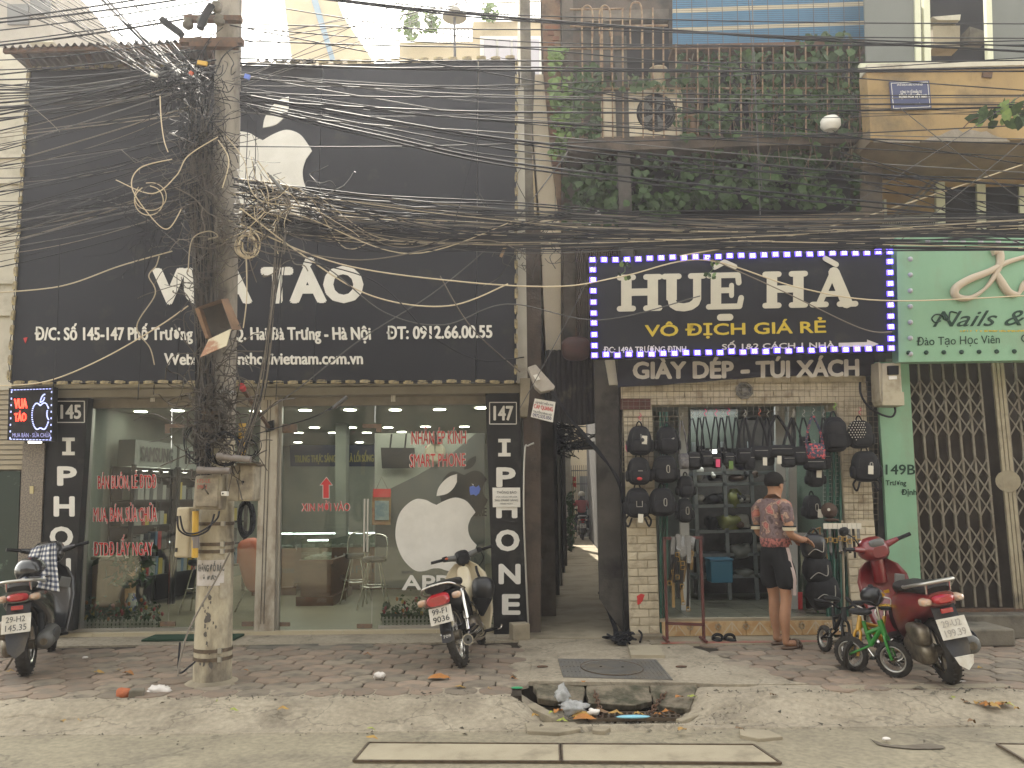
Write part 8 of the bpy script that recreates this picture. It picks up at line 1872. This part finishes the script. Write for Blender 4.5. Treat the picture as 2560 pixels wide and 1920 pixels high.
NX, NY = 26, 34; vs = []; uv = []
for j in range(NY+1):
    for i in range(NX+1):
        u, v_ = i/NX, j/NY; x = 78+ (62*u) + (-34*(v_)+0)*(1-u)*1.1+8*u*v_; y = 1358+(88+34*u)*v_+ (14*(1-u) if v_<.3 else 14*(1-u)); Y = 7.75-.55*v_+.10*math.sin(u*15+v_*3)*(.25+v_*.4)+.12*(u-.5)**2
        vs.append(W(x,y,Y)); uv.append((u+.03*math.sin(v_*6),v_))
fs = [(j*(NX+1)+i,j*(NX+1)+i+1,(j+1)*(NX+1)+i+1,(j+1)*(NX+1)+i) for j in range(NY) for i in range(NX)]
o = MB().add(vs,fs,True).build('cloth', shm, t); ul = o.data.uv_layers.new(name='UVMap')
for lp_ in o.data.loops: ul.data[lp_.index].uv = uv[lp_.vertex_index]
sm_ = o.modifiers.new('thickness','SOLIDIFY'); sm_.thickness = .006
p = wpt(SL,.02,.10,.90); hm = thing('black_helmet', 'glossy black open helmet resting on the seat of the black scooter', 'helmet', tuple(p))
MB().ell(p,(.13,.15,.12),20,12,v0=-35,rot=(0,0,.5)).build('shell', BLKP, hm); MB().ell(p+V(.10,-.05,-.05),(.10,.10,.015),14,6).build('peak', BLKP, hm)
# ---- small children's bicycles
def kidbike(label, loc, heading, lean, col, r_, saddle, hb_h=.52, wb=.50):
    t = thing('childs_bicycle', label, 'bicycle', tuple(loc), rot=(0,R_(lean),R_(heading)), group="children's bicycles beside the red scooter")
    fm = col
    for y,nm in ((0,'rear'),(wb,'front')): wheel(t,y,r_,.045,n_sp=14,spk=.0016,rimm=M_['alu'])
    for a,b,rd in (((0,wb-.07,.40),(0,.18,.24),.020),((0,.18,.24),(0,.14,.44),.017),((0,wb-.07,.40),(0,.16,.34),.018)): L(MB().cyl(a,b,rd,n=10),'frame_tube',fm,t)
    L(MB().cyl((0,wb-.05,.34),(0,wb-.08,.46),.024,n=12),'head_tube',fm,t)
    for s_ in (-1,1): L(MB().tube(spline([(0,wb-.055,.35),(s_*.032,wb-.04,.31),(s_*.035,wb,r_)],4),.013,8),'fork_blade',fm,t); L(MB().cyl((s_*.03,.18,.24),(s_*.035,0,r_),.010,n=8),'chain_stay',fm,t); L(MB().cyl((s_*.05,.18,.22),(s_*.09,.24 if s_>0 else .12,.17 if s_>0 else .27),.007,n=6),'crank',M_['chrome'],t); L(MB().box((s_*.11,.24 if s_>0 else .12,.17 if s_>0 else .27),(.06,.04,.015)),'pedal',M_['black'],t)
    L(MB().cyl((0,.14,.44),(0,.135,.50),.012,n=8),'seat_post',M_['chrome'],t); L(MB().ell((0,.12,.515),(.06,.10,.025),14,8,.8),'saddle',saddle,t)
    L(MB().cyl((0,wb-.08,.46),(0,wb-.09,hb_h),.012,n=8),'stem',M_['chrome'],t); L(MB().tube(spline([(-.22,wb-.16,hb_h+.06),(-.12,wb-.10,hb_h+.05),(0,wb-.09,hb_h),(.12,wb-.10,hb_h+.05),(.22,wb-.16,hb_h+.06)],4),.011,8),'handlebar',M_['black'],t)
    for s_ in (-1,1): L(MB().cyl((s_*.17,wb-.13,hb_h+.055),(s_*.24,wb-.17,hb_h+.062),.017,n=8),'grip',M_['black'],t)
    L(MB().tube(spline([(-.15,wb-.09,hb_h+.04),(-.18,wb-.05,hb_h+.02),(-.2,wb-.06,hb_h-.03)],4),.006,5),'brake_lever',M_['signwhite'],t)
    return t
def KB(x,y,h,wb=.5): return G(x,y,0)-V(-math.sin(R_(h)),math.cos(R_(h)),0)*wb
grn_ = mat('bike_green',(.02,.19,.025),rough=.35,coat=.4); yel_ = mat('bike_yellow',(.52,.28,.015),rough=.35,coat=.4); dkb = mat('bike_black',(.02,.02,.02),rough=.4)
ys = mat('tiger_saddle',(.55,.33,.02),(.02,.02,.02),26,.5,thr=(.5,.53))
kidbike("small green child's bicycle leaning between the yellow one and the red scooter", KB(2240,1694,-138,.36), -138, 6, grn_, .15, dkb, .58, .36)
kidbike("small yellow child's bicycle with tiger patterned saddle at the belt stand", KB(2137,1678,114), 114, -4, yel_, .135, ys, .5)
kidbike("small black child's bicycle half hidden behind the yellow one", KB(2118,1650,-172,.4), -172, -5, dkb, .125, dkb, .44, .4)
bh = thing('childs_helmet', 'black childs helmet with yellow sticker hung over the small bicycles', 'helmet', tuple(W(2180,1490,7.35))); MB().ell(W(2180,1490,7.35),(.10,.10,.085),16,10).build('shell', BK2, bh); MB().ell(W(2176,1466,7.35),(.025,.025,.02),10,7).build('knob', BK, bh)
for q in (((2196,1487),(2206,1480),(2214,1489),(2204,1494)),((2208,1477),(2222,1473),(2224,1481),(2212,1484))): MB().prism([W(x,y,7.26) for x,y in q],(0,.004,0)).build('sticker', yel_, bh)
# ================================================================== people
def skin(V_, E_, Rd, root=0, sub=2):
    me = bpy.data.meshes.new('skin_source'); me.from_pydata(V_, E_, []); ob = bpy.data.objects.new('skin_source', me); C.objects.link(ob)
    md = ob.modifiers.new('s','SKIN'); md.use_smooth_shade = True; md.branch_smoothing = .6
    sv_ = me.skin_vertices[0].data
    for i, r_ in enumerate(Rd): sv_[i].radius = r_ if isinstance(r_, tuple) else (r_, r_); sv_[i].use_root = (i == root)
    s2 = ob.modifiers.new('u','SUBSURF'); s2.levels = sub; s2.render_levels = sub
    dg = bpy.context.evaluated_depsgraph_get(); ev = ob.evaluated_get(dg); m2 = ev.to_mesh()
    mb = MB(); mb.add([v.co.copy() for v in m2.vertices],[list(p_.vertices) for p_ in m2.polygons],True); ev.to_mesh_clear()
    bpy.data.objects.remove(ob); bpy.data.meshes.remove(me); return mb
def hand(mb, wrist, d, palm_n, s_=1.0, curl=.6):
    """palm and five fingers, d = direction of the hand, palm_n = normal of the palm, s_ = side of the thumb"""
    d = Vector(d).normalized(); n_ = Vector(palm_n).normalized(); x_ = d.cross(n_).normalized(); wrist = Vector(wrist)
    Vv = [wrist-d*.015, wrist+d*.04, wrist+d*.085]; E_ = [(0,1),(1,2)]; R2 = [(.024,.019),(.036,.016),(.038,.014)]
    mb.merge(skin(Vv,E_,R2,0,1))
    for k,(o_,ln) in enumerate(((-.030,.066),(-.010,.076),(.011,.072),(.031,.058))):
        b = wrist+d*.075+x_*o_; Vf = [b]; dd = d.copy()
        for j in range(3): dd = (dd+n_*curl*.55).normalized(); Vf.append(Vf[-1]+dd*ln*(.45,.32,.25)[j])
        mb.merge(skin(Vf,[(0,1),(1,2),(2,3)],[.0095,.0085,.008,.0068],0,1))
    b = wrist+d*.025+x_*s_*-.028; dd = (d*.8-x_*s_*.7+n_*.35).normalized(); Vf = [b,b+dd*.035,b+dd*.035+(dd+n_*.5+d*.2).normalized()*.028,b+dd*.035+(dd+n_*.9+d*.3).normalized()*.05]; mb.merge(skin(Vf,[(0,1),(1,2),(2,3)],[.012,.0105,.0095,.008],0,1))
SK = mat('skin',(.36,.185,.105),(.31,.155,.085),6,.55,bump=.05,bs=90); SK.node_tree.nodes['Principled BSDF'].inputs['Subsurface Weight'].default_value = .08
HAIR = mat('hair_black',(.012,.010,.009),rough=.6,bump=.9,bs=160)
SHRT = bpy.data.materials.new('patterned_shirt'); SHRT.use_nodes = True; n_ = SHRT.node_tree; b_ = n_.nodes['Principled BSDF']; b_.inputs['Roughness'].default_value = .85; tc = n_.nodes.new('ShaderNodeTexCoord')
vo = n_.nodes.new('ShaderNodeTexVoronoi'); vo.inputs['Scale'].default_value = 34; n1 = n_.nodes.new('ShaderNodeTexNoise'); n1.inputs['Scale'].default_value = 9; n1.inputs['Detail'].default_value = 6; n2 = n_.nodes.new('ShaderNodeTexNoise'); n2.inputs['Scale'].default_value = 45
for q in (vo,n1,n2): n_.links.new(tc.outputs['Object'], q.inputs['Vector'])
c1 = n_.nodes.new('ShaderNodeValToRGB'); els = c1.color_ramp.elements; els[0].position = .34; els[0].color = (.06,.035,.035,1); els[1].position = .66; els[1].color = (.42,.16,.12,1)
for ps_, cl in ((.42,(.17,.12,.12,1)),(.50,(.12,.07,.065,1)),(.55,(.36,.25,.18,1)),(.60,(.26,.07,.07,1))): e_ = els.new(ps_); e_.color = cl
n_.links.new(n1.outputs[0], c1.inputs[0]); c2_ = n_.nodes.new('ShaderNodeValToRGB'); c2_.color_ramp.elements[0].position = .45; c2_.color_ramp.elements[0].color = (.40,.14,.12,1); c2_.color_ramp.elements[1].position = .56; c2_.color_ramp.elements[1].color = (.12,.05,.05,1); n_.links.new(n2.outputs[0], c2_.inputs[0])
sx_ = n_.nodes.new('ShaderNodeSeparateXYZ'); n_.links.new(tc.outputs['Object'], sx_.inputs[0]); gt = n_.nodes.new('ShaderNodeMath'); gt.operation = 'LESS_THAN'; gt.inputs[1].default_value = 1.06; n_.links.new(sx_.outputs[2], gt.inputs[0])
mxx = n_.nodes.new('ShaderNodeMix'); mxx.data_type = 'RGBA'; n_.links.new(gt.outputs[0], mxx.inputs[0]); n_.links.new(c1.outputs[0], mxx.inputs[6]); n_.links.new(c2_.outputs[0], mxx.inputs[7]); n_.links.new(mxx.outputs[2], b_.inputs['Base Color'])
pz = G(1962,1622,0); PM = thing('person', 'man in pink flowered T-shirt and black striped shorts sorting black bags', 'person', (pz.x-.02,pz.y+.07,.012), rot=(0,0,R_(-58)))
# local frame: x right, y forward
J = [(0,.0,.93),(0,.01,1.06),(0,.0,1.22),(0,-.01,1.36),(0,.0,1.42),(0,.03,1.475),(0,.055,1.545),(0,.06,1.61),(0,.05,1.66),
     (.14,.0,1.42),(.20,-.02,1.37),(.235,-.05,1.10),(.235,.12,1.045),(.215,.21,1.05),
     (-.14,.0,1.42),(-.20,.0,1.37),(-.23,.02,1.10),(-.14,.20,1.04),(-.07,.27,1.05),
     (.09,.0,.88),(.105,.01,.66),(.105,.0,.47),(.10,-.035,.30),(.10,-.03,.09),
     (-.09,.0,.88),(-.115,.06,.66),(-.12,.09,.47),(-.12,.08,.30),(-.12,.10,.09),
     (.105,-.05,.045),(.115,.06,.035),(.125,.13,.028),(-.12,.08,.045),(-.13,.19,.035),(-.14,.26,.028)]
E_ = [(0,1),(1,2),(2,3),(3,4),(4,5),(5,6),(6,7),(7,8),(3,9),(9,10),(10,11),(11,12),(12,13),(3,14),(14,15),(15,16),(16,17),(17,18),(0,19),(19,20),(20,21),(21,22),(22,23),(0,24),(24,25),(25,26),(26,27),(27,28),(23,29),(29,30),(30,31),(28,32),(32,33),(33,34)]
Rd = [(.145,.11),(.13,.10),(.14,.105),(.13,.10),(.075,.07),(.062,.062),(.074,.085),(.080,.098),(.062,.078),
      .066,.056,.042,.037,.027,.066,.056,.042,.037,.027,
      .092,.080,.056,.060,.036,.092,.080,.056,.060,.036,.036,.038,.026,.036,.038,.026]
body = skin(J,E_,Rd,0,2)
hand(body,(.213,.215,1.05),(-.25,.8,-.5),(0,-.4,-.9),1,.8); hand(body,(-.065,.275,1.05),(.5,.8,-.3),(0,-.3,-.9),-1,.8)
body.ell((.0,.150,1.585),(.014,.024,.018),8,6); 
for s_ in (-1,1): body.ell((s_*.079,.045,1.585),(.010,.020,.032),8,6)
body.build('body', SK, PM, local=True)
hr = MB(); hr.ell((0,.038,1.632),(.090,.110,.098),24,16,v0=-32)
for i in range(len(hr.v)):
    x,y,z = hr.v[i]
    if z < 1.60: k = .55 if y > .03 else .93; hr.v[i] = (x*(.9 if y>.03 else 1), .04+(y-.04)*k, z+(.03 if y>.05 else 0))
hr.build('hair', HAIR, PM, local=True)
# shirt and sleeves follow the torso
sj = [(0,.0,.915),(0,.005,1.10),(0,.0,1.24),(0,-.010,1.385),(.13,0,1.42),(.185,-.02,1.37),(.226,-.042,1.19),(-.13,0,1.42),(-.185,-.005,1.37),(-.220,.01,1.19),(0,.004,1.435)]
shirt = skin(sj,[(0,1),(1,2),(2,3),(3,4),(4,5),(5,6),(3,7),(7,8),(8,9),(3,10)],[(.182,.145),(.175,.14),(.168,.13),(.135,.112),.072,.074,.060,.072,.074,.060,(.088,.078)],0,2)
for i in range(len(shirt.v)):
    v = Vector(shirt.v[i]); n2_ = NZ.noise(v*11)*.010+NZ.noise(v*27)*.004; c_ = Vector((0,0,v.z)); d_ = (v-c_).normalized(); shirt.v[i] = tuple(v+d_*n2_)
shirt.build('shirt', SHRT, PM, local=True)
for s_, c_ in ((1,(.229,-.043,1.165)),(-1,(-.223,.012,1.165))):
    for dz, m_, rr2 in ((.0,mat('cuff_cream',(.55,.48,.34),rough=.8) if s_==1 and not bpy.data.materials.get('cuff_cream') else bpy.data.materials['cuff_cream'],.0665),(.016,BK,.067),(-.016,bpy.data.materials['cuff_cream'],.0655)): MB().cyl((c_[0],c_[1],c_[2]+dz-.007),(c_[0],c_[1],c_[2]+dz+.007),rr2,n=20).build('sleeve_cuff', m_, PM, local=True)
shb = mat('shorts_black',(.012,.012,.013),rough=.85)
st2 = skin([(0,.0,1.06),(0,.0,.90),(.095,.0,.84),(.115,.01,.68),(.115,.015,.54),(-.095,.01,.84),(-.125,.05,.68),(-.13,.085,.54)],[(0,1),(1,2),(2,3),(3,4),(1,5),(5,6),(6,7)],[(.165,.13),(.170,.135),.118,.112,.108,.118,.112,.108],1,2)
for i in range(len(st2.v)):
    v = Vector(st2.v[i]); st2.v[i] = tuple(v+Vector((v.x,v.y,0)).normalized()*NZ.noise(v*9)*.008)
st2.build('shorts', shb, PM, local=True)
mb = MB()
P_ = [(max([q[0] for q in st2.v if abs(q[2]-z)<.02 and abs(q[1]-.01)<.05] or [.2])-.004,.01,z) for z in (.97,.90,.82,.74,.66,.58,.51)]
vs = []
for x,y,z in P_: vs += [(x+.006,y-.022,z),(x+.010,y+.022,z)]
mb.add(vs,[(2*i,2*i+1,2*i+3,2*i+2) for i in range(6)],True); vs2 = [(v[0]-.02,v[1],v[2]) for v in vs]; mb.add(vs2,[(2*i+2,2*i+3,2*i+1,2*i) for i in range(6)],True)
mb.build('side_stripe', mat('stripe_pinkish',(.42,.33,.30),rough=.8), PM, local=True)
gl = MB(); gl.tube([(.082,.05,1.625),(.075,.14,1.632),(.045,.155,1.63),(.0,.160,1.63),(-.045,.155,1.63),(-.075,.14,1.632)],.003,5); gl.build('glasses', M_['black'], PM, local=True)
for s_,fx,fy in ((1,.113,.03),(-1,-.127,.16)):
    mb = MB(); mb.ell((fx,fy+.005,.004),(.052,.145,.017),18,6,.85,rot=(0,0,-.05*s_)); sl2 = mb.build('slipper_sole', mat('slipper_brown',(.085,.05,.03),rough=.7) if s_==1 else bpy.data.materials['slipper_brown'], PM, local=True)
    for a_ in (0,1): MB().tube(spline([(fx-.052,fy+.03+a_*.06,.012),(fx-.03,fy+.05+a_*.02,.062),(fx+.03,fy+.07-a_*.02,.062),(fx+.052,fy+.09-a_*.06,.012)],5),.014,6).build('slipper_strap', bpy.data.materials['slipper_brown'], PM, local=True)
# bunch of black bags under his hands
hb0 = wpt(PM,.15,.36,.98)
for k,(lb,dx,dz,w_,h_,m_) in enumerate((('shiny black handbag held in the man\'s right hand',.03,-.02,.13,.14,BK2),('black bag with zips hanging below the man\'s hands, upper one',.05,-.25,.15,.15,BK),('black bag with pale piping lowest below the man\'s hands',.10,-.46,.17,.17,BK))):
    c = hb0+V(dx,0,dz); t = thing('black_bag', lb, 'handbag', tuple(c)); mb = MB(); lump(mb,c,(w_,.10,h_),k+9,.10); mb.build('body', m_, t)
    MB().tube(spline([c+V(-w_*.7,-.09,-h_*.5),c+V(-w_*.2,-.11,-h_*.1),c+V(w_*.4,-.11,-h_*.3),c+V(w_*.5,-.10,h_*.4)],5),.005,5).build('piping', ZIP, t)
    MB().tube(spline([c+V(-w_*.5,0,h_*.8),c+V(0,-.02,h_*1.35),c+V(w_*.5,0,h_*.8)],5),.012,6).build('handle', m_, t)
# far rider in the alley
YR = 25.0; pr = G(1457,1350,.02); k_ = 1.0
rs, _ = scooter('dark motor scooter ridden away deep in the alley', (pr.x,pr.y,.02), -2, 0, BLKP, '29','B1', None, steer=0)
RPn = thing('person', 'rider in red jacket and pale helmet on the scooter far down the alley', 'person', (pr.x,pr.y,.02), rot=(0,0,R_(-2)))
rj = [(0,.18,.86),(0,.20,1.05),(0,.22,1.25),(0,.24,1.36),(0,.25,1.45),(0,.26,1.54),(.17,.22,1.33),(.28,.42,1.16),(.30,.75,1.08),(-.17,.22,1.33),(-.28,.42,1.16),(-.30,.75,1.08),(.13,.25,.85),(.24,.62,.72),(.26,.60,.32),(.26,.52,.10),(-.13,.25,.85),(-.22,.62,.72),(-.20,.65,.32)]
rb3 = skin(rj,[(0,1),(1,2),(2,3),(3,4),(4,5),(3,6),(6,7),(7,8),(3,9),(9,10),(10,11),(0,12),(12,13),(13,14),(14,15),(0,16),(16,17),(17,18)],[(.16,.13),(.15,.12),(.16,.12),(.12,.10),.06,.09,.07,.055,.035,.07,.055,.035,.10,.075,.05,.035,.10,.075,.05],0,2)
rb3.build('body', mat('trousers_dark',(.03,.03,.035),rough=.8), RPn, local=True)
jk = skin([(0,.18,.90),(0,.20,1.08),(0,.22,1.28),(.16,.22,1.34),(.28,.42,1.17),(.30,.68,1.09),(-.16,.22,1.34),(-.28,.42,1.17),(-.30,.68,1.09),(0,.24,1.36)],[(0,1),(1,2),(2,3),(3,4),(4,5),(2,6),(6,7),(7,8),(2,9)],[(.19,.16),(.175,.145),(.18,.14),.09,.075,.06,.09,.075,.06,.10],0,2); jk.build('red_jacket', mat('jacket_red',(.30,.04,.04),rough=.8), RPn, local=True)
MB().ell((0,.26,1.58),(.13,.15,.12),16,10,v0=-30).build('helmet', M_['wallp'], RPn, local=True)
# foliage on the alley wall
bush('green creeper plant on the left wall deep in the alley',1418,1436,1230,1375,21,260,.09,M_['leafgreen'])
# ------------------------------------------------------------------ the row of houses across the street (seen only as reflections)
mb = MB(); mb.bb((-30,-13,-.1),(-9,-9,8.5)).bb((-8.99,-13,-.1),(1.5,-9.3,10.5)).bb((1.51,-13,-.1),(12,-9,8)).bb((12.01,-13,-.1),(30,-9.4,11))
mb.build('opposite_houses', M_['dirtywall'], kind='structure')
# ------------------------------------------------------------------ thin haze volume, added to imitate lens glare and lift the blacks
hz = MB().bb((-305,-155,-1.5),(305,405,14)); HM = bpy.data.materials.new('haze'); HM.use_nodes = True; n_ = HM.node_tree; n_.nodes.clear()
o_ = n_.nodes.new('ShaderNodeOutputMaterial'); v_ = n_.nodes.new('ShaderNodeVolumePrincipled'); v_.inputs['Color'].default_value = (.93,.93,1.0,1); v_.inputs['Density'].default_value = .0022; v_.inputs['Anisotropy'].default_value = .5
n_.links.new(v_.outputs[0], o_.inputs['Volume']); hz.build('haze', HM, kind='stuff', label='thin haze volume added to imitate lens glare', cat='haze')
